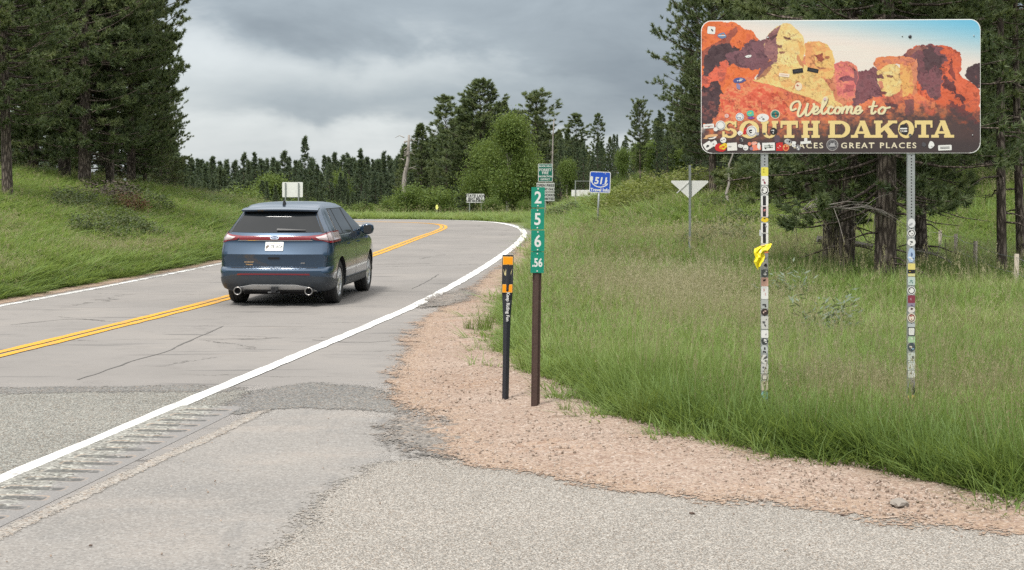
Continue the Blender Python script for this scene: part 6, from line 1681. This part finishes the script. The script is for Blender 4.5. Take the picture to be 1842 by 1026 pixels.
# fallen dead bough beside the right-hand trunks, and logs
def bough(name, label, pts, rads, twigs, seed):
    o = Vector(pts[0]); t = thing(name, label, 'dead branch', tuple(o)); rn = random.Random(seed)
    mb = MB(); pp = [Vector(p) - o for p in pts]; mb.tube(pp, rads, 6)
    for k in range(twigs):
        i = rn.randrange(1, len(pp)); q = pp[i - 1].lerp(pp[i], rn.random()); d = Vector((rn.gauss(.15, .35), rn.gauss(0, .25), rn.gauss(-.1, .3)))
        mb.tube([q, q + d * .5 + Vector((0, 0, .05)), q + d], [.009, .006, .003], 4)
    ob('bough', mb.mesh('bough'), m_deadwood, t)
bough('dead_branch', 'pale dead bough drooping from the trunk right of the sign post', [P(1650, 452, 33), P(1680, 458, 32.4), P(1705, 468, 32), P(1716, 478, 31.8), P(1700, 500, 31.7)], [.03, .022, .016, .010, .005], 16, 3)
bough('dead_branch', 'grey dead limbs hanging left of the three trunks', [P(1478, 392, 31), P(1450, 390, 30.6), P(1425, 396, 30.3), P(1405, 404, 30)], [.03, .022, .014, .006], 26, 5)
bough('dead_branch', 'bare dead limb arching between the middle trunk and the sign post', [P(1594, 385, 28), P(1560, 372, 27.8), P(1520, 376, 27.6), P(1480, 370, 27.5), P(1440, 378, 27.4)], [.03, .024, .017, .011, .005], 34, 8)
bough('fallen_log', 'pale fallen log lying in the grass between the pine trunks', [P(1470, 430, 36), P(1530, 437, 36), P(1570, 443, 36)], [.09, .08, .05], 4, 9)
bough('fallen_log', 'pale fallen log in front of the first pine on the left bank', [P(-6, 374, 48), P(30, 374, 48), P(56, 376, 48)], [.05, .05, .03], 0, 11)

# ------------------------------------------------------------------ the car
def car_paint():
    m = bpy.data.materials.new('dark_blue_paint'); m.use_nodes = True
    t = NT(m.node_tree); b = m.node_tree.nodes['Principled BSDF']
    pos = t.n('ShaderNodeTexCoord').outputs['Object']
    fl = t.noise(pos, 900, 2, .5); du = t.noise(pos, 3.5, 5, .6)
    c = t.mix(fl, (.015, .036, .070), (.034, .070, .120))
    sxyz = t.n('ShaderNodeSeparateXYZ', {'Vector': pos})
    low = t.math('MULTIPLY', t.math('SUBTRACT', 1.0, t.sstep(sxyz.outputs[2], .25, .6)), t.math('MULTIPLY', t.sstep(du, .3, .75), .25))
    c = t.mix(low, c, (.12, .105, .09))                              # road dust along the sills
    t.set(b, 'Base Color', c); t.set(b, 'Metallic', .55); t.set(b, 'Roughness', t.math('ADD', .26, t.math('MULTIPLY', low, .5)))
    t.set(b, 'Coat Weight', .9); t.set(b, 'Coat Roughness', .08)
    return m
m_paint = car_paint()
m_glass = M('tinted_glass', (.008, .010, .012), .05, 0, 0, var=.05, spec=.42)
m_trim = M('black_trim', (.018, .019, .021), .45)
m_cladding = M('dark_grey_cladding', (.030, .038, .048), .5, var=.15, dirt=.15)
m_rubber = M('tyre_rubber', (.022, .022, .023), .8, var=.2, dirt=.3, bump=.4)
m_alloy = M('silver_alloy', (.58, .59, .60), .28, .85, var=.08)
m_chrome = M('chrome', (.75, .76, .78), .12, 1.0, var=.03)
m_redlens = M('red_lens', (.17, .014, .022), .15, 0, .5, var=.1)
m_clearlens = M('clear_lens', (.50, .42, .42), .15, .3, .5, var=.35, vscale=50)
m_skid = M('silver_skid_plate', (.55, .55, .55), .42, .4, var=.12, dirt=.2)
m_gap = M('panel_gap', (.006, .006, .008), .8)
m_plate = M('licence_plate', (.68, .70, .66), .45, var=.06)
m_oval = M('emblem_blue', (.015, .04, .13), .25, .2, 1.0)

CARPOS, CARROT = (-3.97, 24.90, .001), R_(-4.6)
car = thing('suv', 'dark blue crossover SUV seen from behind, driving up the right lane', 'car', CARPOS, (0, 0, CARROT))
ZK = [.24, .32, .40, .47, .52, .56, .60, .635, .66, .70, .76, .82, .87, .92, .98, 1.04, 1.09, 1.14, 1.19, 1.24, 1.32, 1.40, 1.48, 1.55, 1.605, 1.64, 1.68, 1.705, 1.722, 1.732]
def ip(z, pts): return float(np.interp(z, [p[0] for p in pts], [p[1] for p in pts]))
def slice_(z):
    W = ip(z, [(.24, .84), (.30, .925), (.40, .95), (.56, .962), (.75, .965), (.95, .962), (1.06, .945), (1.14, .915), (1.24, .868), (1.40, .772), (1.55, .690), (1.605, .662), (1.64, .640), (1.68, .60), (1.705, .53), (1.722, .41), (1.732, .2)])
    Rr = ip(z, [(.24, .20), (.32, .08), (.40, .035), (.47, .018), (.56, .0), (.60, .004), (.635, .035), (.66, .085), (.76, .080), (.87, .062), (.92, .085), (1.04, .135), (1.09, .150), (1.14, .140), (1.19, .175), (1.24, .215), (1.40, .345), (1.55, .475), (1.605, .53), (1.64, .60), (1.68, .80), (1.705, 1.05), (1.722, 1.35), (1.732, 1.65)])
    Fr_ = ip(z, [(.24, 4.55), (.40, 4.72), (.56, 4.78), (.75, 4.76), (.87, 4.70), (.98, 4.58), (1.04, 4.40), (1.09, 4.05), (1.14, 3.78), (1.24, 3.58), (1.40, 3.25), (1.55, 2.92), (1.605, 2.78), (1.64, 2.66), (1.68, 2.45), (1.705, 2.3), (1.722, 2.15), (1.732, 1.95)])
    bow = ip(z, [(.24, .10), (.6, .11), (1.1, .10), (1.24, .10), (1.6, .08), (1.732, .05)])
    rcx = min(.17, W * .4) * ip(z, [(.24, 1), (1.0, 1), (1.24, .8), (1.64, .75), (1.74, 1)]); rcy = ip(z, [(.24, .30), (.9, .27), (1.24, .24), (1.6, .17), (1.74, .1)])
    fcx, fcy = min(.45, W * .5), ip(z, [(.24, .5), (1.04, .55), (1.14, .35), (1.6, .25), (1.74, .15)])
    P_ = []
    for k in range(9): u = k / 8; x = u * (W - rcx); P_.append((x, Rr + bow * (x / W) ** 2.2))
    yc = P_[-1][1]
    for k in range(1, 8): a = R_(90 * k / 7); P_.append((W - rcx + rcx * math.sin(a), yc + rcy * (1 - math.cos(a))))
    y0 = yc + rcy; y1 = Fr_ - bow - fcy
    for k in range(1, 29):
        u = k / 28; y = y0 + (y1 - y0) * u
        P_.append((W + .016 * math.sin(math.pi * min(1, max(0, (y - .3) / 4.2))) - .05 * max(0, (y - 3.6)) ** 1.5 * (z < 1.1) - (.03 * max(0, 1.0 - y) if z > 1.1 else .0), y))
    xe = P_[-1][0]
    for k in range(1, 7): a = R_(90 * k / 6); P_.append((xe - fcx * (1 - math.cos(a)), y1 + fcy * math.sin(a)))
    xf, yf = P_[-1]
    for k in range(1, 6): u = k / 5; P_.append((xf * (1 - u), yf + bow * (1 - (1 - u) ** 2)))
    return np.array(P_)
NS = len(slice_(.5))            # indices: 0-8 rear, 8-15 corner, 15-43 side, 43-49 front corner, 49-54 front
_cache = {}
def sl(z):
    k = round(z, 4)
    if k not in _cache: _cache[k] = slice_(z)
    return _cache[k]
def S(q, z):
    """surface point: q index along the slice (fractional, negative = mirrored to the left side)"""
    p = sl(z); s_ = 1 if q >= 0 else -1; q = abs(q)
    i = min(int(q), NS - 2); f = q - i
    v = p[i] * (1 - f) + p[i + 1] * f
    return Vector((s_ * v[0], v[1], z))
def Nn(q, z):
    e = .25
    a = S(q + e, z) - S(q - e, z) if abs(q) > e else S(e, z) - S(-e, z)
    b = S(q, z + .012) - S(q, z - .012)
    n = a.cross(b)
    return n.normalized()
def qx_(x, z):        # q on the rear for a given |x|
    p = sl(z); s_ = 1 if x >= 0 else -1
    return s_ * float(np.interp(abs(x), p[:16, 0], np.arange(16)))
def qy_(y, z):        # q on the right side for a given y
    p = sl(z); return float(np.interp(y, p[9:46, 1], np.arange(9, 46)))
# closed body shell
rows = []
for z in ZK:
    p = sl(z); rows.append([(x, y, z) for x, y in p] + [(-x, y, z) for x, y in p[-2:0:-1]])
nc = len(rows[0]); V = [v for r in rows for v in r]; F = []
for i in range(len(rows) - 1):
    for j in range(nc): F.append((i * nc + j, i * nc + (j + 1) % nc, (i + 1) * nc + (j + 1) % nc, (i + 1) * nc + j))
F.append(tuple(range(nc - 1, -1, -1))); F.append(tuple((len(rows) - 1) * nc + j for j in range(nc)))
body = ob('body', mesh('body', V, F), [m_paint, m_trim], car)
WHEELS = [(.97, 1), (.97, -1), (3.82, 1), (3.82, -1)]
TR_ = .368
cut = MB()
for wy, s_ in WHEELS: cut.lathe([(s_ * .60, .0001), (s_ * .60, .425), (s_ * 1.2, .425), (s_ * 1.2, .0001)], 'x', 40, (0, wy, TR_ + .01))
cme = cut.mesh('cut'); cme.materials.append(m_paint); cme.materials.append(m_trim)
cme.polygons.foreach_set('material_index', np.ones(len(cme.polygons), np.int32))
import bmesh
bm = bmesh.new(); bm.from_mesh(cme); bmesh.ops.remove_doubles(bm, verts=bm.verts, dist=.0005); bmesh.ops.recalc_face_normals(bm, faces=bm.faces); bm.to_mesh(cme); bm.free()
bm = bmesh.new(); bm.from_mesh(body.data); bmesh.ops.recalc_face_normals(bm, faces=bm.faces); bm.to_mesh(body.data); bm.free()
co = bpy.data.objects.new('cut', cme); C.objects.link(co)
car.location = (0, 0, 0); car.rotation_euler = (0, 0, 0)
md = body.modifiers.new('arches', 'BOOLEAN'); md.operation = 'DIFFERENCE'; md.object = co; md.solver = 'EXACT'
bpy.context.view_layer.update()
dg = bpy.context.evaluated_depsgraph_get()
nm_ = bpy.data.meshes.new_from_object(body.evaluated_get(dg))
body.modifiers.remove(md)
if len(nm_.polygons) > 500: body.data = nm_; nm_.name = 'body'
bpy.data.objects.remove(co)
car.location = CARPOS; car.rotation_euler = (0, 0, CARROT)
auto_smooth(body.data, 32)

def patch(name, fn, nu, nv, off, mat, parent=None, skirt=.006, smooth=True):
    """panel lying on the body: fn(u, v) -> (q, z), lifted by off along the surface normal, with a rim down to the body"""
    V, F = [], []
    for j in range(nv + 1):
        for i in range(nu + 1):
            q, z = fn(i / nu, j / nv); V.append(S(q, z) + Nn(q, z) * off)
    for j in range(nv):
        for i in range(nu): a = j * (nu + 1) + i; F.append((a, a + 1, a + nu + 2, a + nu + 1))
    rim = [i for i in range(nu + 1)] + [j * (nu + 1) + nu for j in range(1, nv + 1)] + [nv * (nu + 1) + i for i in range(nu - 1, -1, -1)] + [j * (nu + 1) for j in range(nv - 1, 0, -1)]
    b = len(V)
    for r in rim:
        j, i = divmod(r, nu + 1); q, z = fn(i / nu, j / nv); V.append(S(q, z) + Nn(q, z) * (off - skirt))
    n_ = len(rim)
    for k in range(n_): F.append((rim[k], b + k, b + (k + 1) % n_, rim[(k + 1) % n_]))
    me = mesh(name, V, F); auto_smooth(me, 35)
    return ob(name, me, mat, parent or car)
lerpf = lambda a, b, t: a + (b - a) * t
def rearp(x0b, x1b, x0t, x1t, zb, zt):
    """rear patch between x limits at bottom/top; zb, zt may be functions of x share (-1..1)"""
    def f(u, v):
        c = 2 * u - 1
        b = zb(c) if callable(zb) else zb; t_ = zt(c) if callable(zt) else zt
        z = lerpf(b, t_, v); x = lerpf(lerpf(x0b, x1b, u), lerpf(x0t, x1t, u), v)
        return qx_(x, z), z
    return f
# rear window, with its black surround and wiper
patch('rear_window', rearp(-.765, .765, -.60, .60, lambda c: 1.222 + .012 * abs(c) ** 3, 1.545), 24, 8, .004, m_glass)
patch('window_surround', rearp(-.63, .63, -.60, .60, 1.546, 1.583), 20, 2, .0032, M('matt_black_trim', (.014, .014, .015), .85, spec=.15))
for s_ in (-1, 1):
    patch('window_surround', lambda u, v, s_=s_: (s_ * lerpf(qx_(lerpf(.77, .605, v), lerpf(1.225, 1.575, v)), 10.6, u), lerpf(1.225, 1.575, v)), 4, 8, .0035, m_trim)
wp = patch('wiper', lambda u, v: (qx_(lerpf(.02, .50, u), 1.262 + .02 * v * (1 - u) - .012 * u), 1.248 + .030 * v * (1 - .7 * u) + .0 * u), 10, 1, .03, m_trim, skirt=.012)
# roof spoiler over the window
mb = MB(); Vs = []
for k in range(17):
    c = -1 + k / 8; x = .655 * c
    yb_ = .395 + .09 * abs(c) ** 2.4
    Vs.append([(x, yb_, 1.612 - .012 * abs(c) ** 2), (x, yb_ + .01, 1.585 - .012 * abs(c) ** 2), (x * .97, yb_ + .20, 1.585), (x * .97, yb_ + .34, 1.665 - .02 * abs(c) ** 2), (x * .985, yb_ + .12, 1.648 - .022 * abs(c) ** 2)])
fl = [p for r in Vs for p in r]
F = []
for k in range(16):
    for j in range(5): F.append((k * 5 + j, k * 5 + (j + 1) % 5, (k + 1) * 5 + (j + 1) % 5, (k + 1) * 5 + j))
F += [(0, 1, 2, 3, 4), tuple(16 * 5 + j for j in (4, 3, 2, 1, 0))]
sp = mesh('spoiler', fl, F)
bm = bmesh.new(); bm.from_mesh(sp); bmesh.ops.recalc_face_normals(bm, faces=bm.faces); bm.to_mesh(sp); bm.free()
auto_smooth(sp, 50)
spo = ob('spoiler', sp, m_paint, car)
# light bar and tail lamps
patch('light_bar', rearp(-.60, .60, -.62, .62, 1.108, 1.168), 24, 3, .012, m_redlens, skirt=.014)
patch('light_bar_lip', rearp(-.63, .63, -.63, .63, 1.094, 1.104), 24, 1, .016, m_chrome, skirt=.018)
for s_ in (1, -1):
    lamp = patch('tail_light', lambda u, v, s_=s_: (s_ * lerpf(qx_(lerpf(.66, .575, v), 1.12), 21.0 - 1.5 * (1 - v), u), lerpf(1.108 - .062 * min(1, u * 2.6) + .02 * u, 1.168 + .066 * min(1, u * 2.0) + .006 * u, v)), 22, 5, .012, m_redlens, skirt=.014)
    patch('clear_lens', lambda u, v, s_=s_: (s_ * lerpf(qx_(lerpf(.74, .675, v), 1.15), 20.2, u), lerpf(1.118 - .036 * min(1, u * 2.8) + .016 * u, 1.150 + .068 * min(1, u * 2.2), v)), 20, 5, .0155, m_clearlens, lamp, skirt=.01)
    patch('lamp_seam', lambda u, v, s_=s_: (s_ * (11.05 + .18 * u), lerpf(1.06, 1.24, v)), 1, 6, .017, m_gap, lamp, skirt=.01)
    # tailgate shut line below the lamp
    patch('tailgate_gap', lambda u, v, s_=s_: (s_ * (10.1 + .16 * u + .6 * v), lerpf(.655, 1.045, v)), 1, 10, .0012, m_gap, skirt=.004)
    patch('bumper_gap', lambda u, v, s_=s_: (s_ * lerpf(10.6, 17.5, u), lerpf(.742, .75, v) + .07 * u), 10, 1, .0012, m_gap, skirt=.004)
patch('tailgate_gap', rearp(-.73, .73, -.73, .73, .642, .652), 20, 1, .002, m_gap, skirt=.004)
# plate recess, plate, handle, emblem and badges
def rear_box(name, x, z, w, h, d, mat, parent=None, r=.006, dz=.0):
    q = qx_(x, z); n = Nn(q, z); n = Vector((0, n.y, n.z)).normalized(); p = S(q, z) + n * .002
    mb = MB(); mb.prism(rrect(-w / 2, -h / 2, w / 2, h / 2, r, 3), -d, 0)
    o = ob(name, mb.mesh(name), mat, parent or car)
    rt = math.atan2(n.z, -n.y)
    o.location = p; o.rotation_euler = (-rt, 0, 0)
    return o
m_paint_rec = m_paint
lp_ = rear_box('licence_plate', 0, .998, .305, .155, .008, m_plate, r=.01)
lettering('plate_number', '781AG4', .082, m_ink, lp_, (.042, -.0092, -.005), .0012, xs=.72)
mb = MB()
for poly in ([(-.135, -.04), (-.115, -.045), (-.108, -.025), (-.088, -.01), (-.085, .01), (-.10, .022), (-.12, .02), (-.138, .005), (-.142, -.02)],):
    mb.add([(x, -.0091, z) for x, z in poly], [tuple(range(len(poly)))])
mb.add([(x, -.0091, z) for x, z in ((-.10, .052), (.10, .052), (.10, .062), (-.10, .062))], [(0, 1, 2, 3)])
ob('plate_emblem', mb.mesh('plate_emblem'), M('plate_brown', (.10, .07, .05), .5), lp_)
em = rear_box('emblem', 0, 1.142, .15, .062, .018, m_chrome, r=.0305)
mb = MB(); mb.prism(circ(0, 0, .064, 24, .024), -.0205, -.0185); ob('emblem_face', mb.mesh('emblem_face'), m_oval, em)
lettering('emblem_script', 'Ford', .036, m_chrome, em, (0, -.0215, 0), .0006, xs=1.3, shear=.3)
hd_ = rear_box('tailgate_handle', 0, .806, .20, .032, .006, m_gap, r=.012)
lettering('badge', 'ECOBOOST', .030, m_chrome, rear_box('badge_base', -.42, .742, .19, .002, .001, m_paint), (0, -.009, 0), .0006)
lettering('badge', 'TITANIUM', .026, m_chrome, rear_box('badge_base', -.42, .698, .15, .002, .001, m_paint), (0, -.009, 0), .0006)
lettering('badge', 'AWD', .030, m_chrome, rear_box('badge_base', .485, .725, .09, .002, .001, m_paint), (0, -.009, 0), .0006)
# lower bumper: reflector strip, valance, skid plate, exhausts, hitch
patch('reflector_strip', rearp(-.62, .62, -.60, .60, lambda c: .532 - .006 * c * c, lambda c: .556 - .004 * c * c), 20, 2, .006, m_redlens, skirt=.01)
patch('lower_bumper', lambda u, v: ((lambda q, z: (q, z))(lerpf(-17.2, 17.2, u), lerpf(.262, .515 - .085 * abs(2 * u - 1) ** 3.0, v))), 48, 6, .008, m_cladding, skirt=.012)
patch('skid_plate', rearp(-.70, .70, -.60, .60, lambda c: .262, lambda c: .370 - .045 * max(0, abs(c) - .6) / .4), 24, 4, .016, m_skid, skirt=.02)
patch('skid_plate_lip', rearp(-.52, .52, -.52, .52, .262, .292), 16, 2, .024, m_trim, skirt=.02)
for s_ in (1, -1):
    mb = MB(); mb.lathe([(.25, .050), (.02, .066), (-.012, .069), (-.012, .054), (.02, .050), (.2, .045)], 'y', 22, (s_ * .60, .02, .262)); ob('exhaust_tip', mb.mesh('exhaust_tip', True), M('exhaust_steel', (.30, .29, .28), .3, .9), car)
    mb = MB(); mb.lathe([(.06, .0001), (.06, .049)], 'y', 22, (s_ * .60, .02, .262)); ob('exhaust_inside', mb.mesh('exhaust_inside'), m_gap, car)
mb = MB(); mb.box((.01, .10, .285), (.085, .20, .085)); mb.tube([(-.09, .05, .235), (.11, .05, .235)], .02, 8); mb.box((.07, .02, .30), (.03, .06, .05)); ob('tow_hitch', mb.mesh('tow_hitch'), m_trim, car)
mb = MB(); mb.box((.01, -.002, .29), (.05, .004, .05)); ob('hitch_opening', mb.mesh('hitch_opening'), m_gap, car)
mb = MB(); mb.box((0, .55, .25), (1.1, .5, .12)); mb.box((0, 2.4, .27), (1.3, 3.4, .1)); mb.tube([(-.75, .97, .34), (.75, .97, .34)], .05, 8); ob('underbody', mb.mesh('underbody'), m_gap, car)
# side glass and pillars (right side seen; left built the same)
def sidep(yb0, yb1, yt0, yt1, zb, zt, s_):
    def f(u, v):
        z = lerpf(zb, zt, v); y = lerpf(lerpf(yb0, yb1, u), lerpf(yt0, yt1, u), v)
        return s_ * qy_(y, z), z
    return f
for s_ in (1, -1):
    patch('window_frame', sidep(.86, 3.40, 1.12, 2.76, 1.165, 1.612, s_), 30, 8, .003, m_trim)
    patch('quarter_window', sidep(.93, 1.33, 1.17, 1.38, 1.182, 1.595, s_), 5, 7, .006, m_glass)
    patch('side_window', sidep(1.40, 2.22, 1.44, 2.16, 1.180, 1.600, s_), 9, 7, .006, m_glass)
    patch('side_window', sidep(2.33, 3.30, 2.26, 2.70, 1.178, 1.600, s_), 10, 7, .006, m_glass)
    patch('window_trim', sidep(.84, 3.50, .84, 3.50, 1.152, 1.168, s_), 30, 1, .007, m_chrome, skirt=.008)
    patch('roof_trim', sidep(1.05, 2.75, 1.05, 2.75, 1.615, 1.624, s_), 20, 1, .006, m_chrome, skirt=.008)
    for y in (1.36, 2.27, 3.42):
        patch('door_gap', lambda u, v, y=y, s_=s_: (s_ * qy_(y + .007 * u + (.10 * (1 - v) if y < 2 else 0) * -1 + (.42 * max(0, .45 - v) if y < 2 else 0), lerpf(.42, 1.15, v)), lerpf(.42, 1.15, v)), 1, 12, .001, m_gap, skirt=.004)
    for y in (1.60, 2.52):
        patch('door_handle', sidep(y, y + .2, y, y + .2, .985, 1.012, s_), 5, 2, .028, m_paint, skirt=.03)
    patch('side_cladding', sidep(1.42, 3.36, 1.42, 3.36, .262, .405, s_), 16, 4, .012, m_cladding, skirt=.015)
    patch('door_moulding', sidep(1.46, 3.34, 1.46, 3.34, .412, .424, s_), 16, 1, .016, m_cladding, skirt=.02)
    # mirror
    mi = MB()
    sec = [(0, 0, .030, .022), (.05, .01, .085, .055), (.12, .015, .105, .075), (.19, .02, .100, .075), (.235, .03, .070, .055), (.25, .035, .01, .01)]
    Vm, Fm = [], []
    for a, oy, hz_, hy in sec:
        for k in range(12):
            an = k / 12 * 6.283; ca, sa = math.cos(an), math.sin(an)
            Vm.append((s_ * (.915 + a), 3.02 + oy + hy * math.copysign(abs(ca) ** .6, ca), 1.205 + hz_ * math.copysign(abs(sa) ** .6, sa)))
    for i in range(len(sec) - 1):
        for k in range(12): Fm.append((i * 12 + k, i * 12 + (k + 1) % 12, (i + 1) * 12 + (k + 1) % 12, (i + 1) * 12 + k))
    mm_ = mesh('mirror', Vm, Fm, smooth=True); mir = ob('mirror', mm_, m_paint, car)
    mb = MB(); mb.prism(rrect(-.075, -.075, .075, .075, .03, 4), -.004, 0); ob('mirror_glass', mb.mesh('mirror_glass'), m_trim, mir, loc=(s_ * 1.065, 2.952, 1.205))
# antenna fin
mb = MB(); mb.prism([(-.012, 0), (.012, 0), (.007, .065), (-.007, .065)], 0, .02)
fin = [(0, .0, 0, .028), (.03, .0, .055, .02), (.08, 0, .085, .012), (.10, 0, .09, .004)]
Vf = []
for k, (y, zz4, hgt) in enumerate(((.0, 0, .085), (.05, 0, .092), (.10, 0, .06), (.17, 0, .012))):
    Vf += [(-.026 + .004 * k, y, 0), (.026 - .004 * k, y, 0), (.009, y, hgt), (-.009, y, hgt)]
Ff = [(0, 1, 2, 3), (15, 14, 13, 12)]
for k in range(3):
    for j in range(4): a = k * 4; Ff.append((a + j, a + 4 + j, a + 4 + (j + 1) % 4, a + (j + 1) % 4))
ob('antenna', mesh('antenna', Vf, Ff), m_trim, car, loc=(0, .80, 1.672))
# wheels
def wheel_parts():
    ty = MB(); w = .122
    prof = [(-w * .55, .235), (-w, .262), (-w * 1.02, .31), (-w * .93, .352), (-w * .72, TR_ - .002), (-w * .6, TR_), (-w * .3, TR_), (-w * .28, TR_ - .012), (-w * .22, TR_ - .012), (-w * .2, TR_), (w * .2, TR_), (w * .22, TR_ - .012), (w * .28, TR_ - .012), (w * .3, TR_), (w * .6, TR_), (w * .72, TR_ - .002), (w * .93, .352), (w * 1.02, .31), (w, .262), (w * .55, .235)]
    ty.lathe(prof, 'x', 40)
    rm = MB()
    rm.lathe([(-.09, .20), (-.09, .236), (.100, .250), (.110, .243), (.100, .228), (.02, .215), (.0, .19), (-.02, .0001)], 'x', 40)
    for k in range(10):
        a = k / 10 * 6.283 + .1 * (1 if k % 2 else -1)
        R2 = Matrix.Rotation(a, 3, 'X')
        sec = [(.045, .030, .088), (.12, .021, .098), (.20, .017, .100), (.232, .024, .090)]
        V2, F2 = [], []
        for r_, hw, xo in sec: V2 += [R2 @ Vector((xo - .03, -hw, r_)), R2 @ Vector((xo - .03, hw, r_)), R2 @ Vector((xo, hw * .7, r_)), R2 @ Vector((xo, -hw * .7, r_))]
        for j in range(3):
            for m_ in range(4): b_ = j * 4; F2.append((b_ + m_, b_ + (m_ + 1) % 4, b_ + 4 + (m_ + 1) % 4, b_ + 4 + m_))
        rm.add(V2, F2)
    rm.lathe([(.05, .075), (.088, .07), (.098, .045), (.10, .0001)], 'x', 20)
    dk = MB(); dk.lathe([(.012, .0001), (.012, .214)], 'x', 24)
    for q in (ty, rm): pass
    a = ty.mesh('tyre'); auto_smooth(a, 30); b = rm.mesh('rim'); auto_smooth(b, 35)
    return a, b, dk.mesh('brake_disc')
tym, rimm, dkm = wheel_parts()
for wy, s_ in WHEELS:
    wh = ob('wheel', tym, m_rubber, car, loc=(s_ * .815, wy, TR_), rot=(0, 0, 0 if s_ > 0 else math.pi))
    ob('rim', rimm, m_alloy, wh); ob('brake_disc', dkm, m_gap, wh)
    # dark liner inside the arch
    mb = MB()
    Vl, Fl = [], []
    for k in range(17):
        a = math.pi * k / 16
        for xo in (.62, .93): Vl.append((s_ * xo, wy + .418 * math.cos(a), TR_ + .01 + .418 * math.sin(a)))
    for k in range(16): Fl.append((2 * k, 2 * k + 1, 2 * k + 3, 2 * k + 2))
    ob('wheel_arch_liner', mesh('wheel_arch_liner', Vl, Fl, smooth=True), m_trim, car)
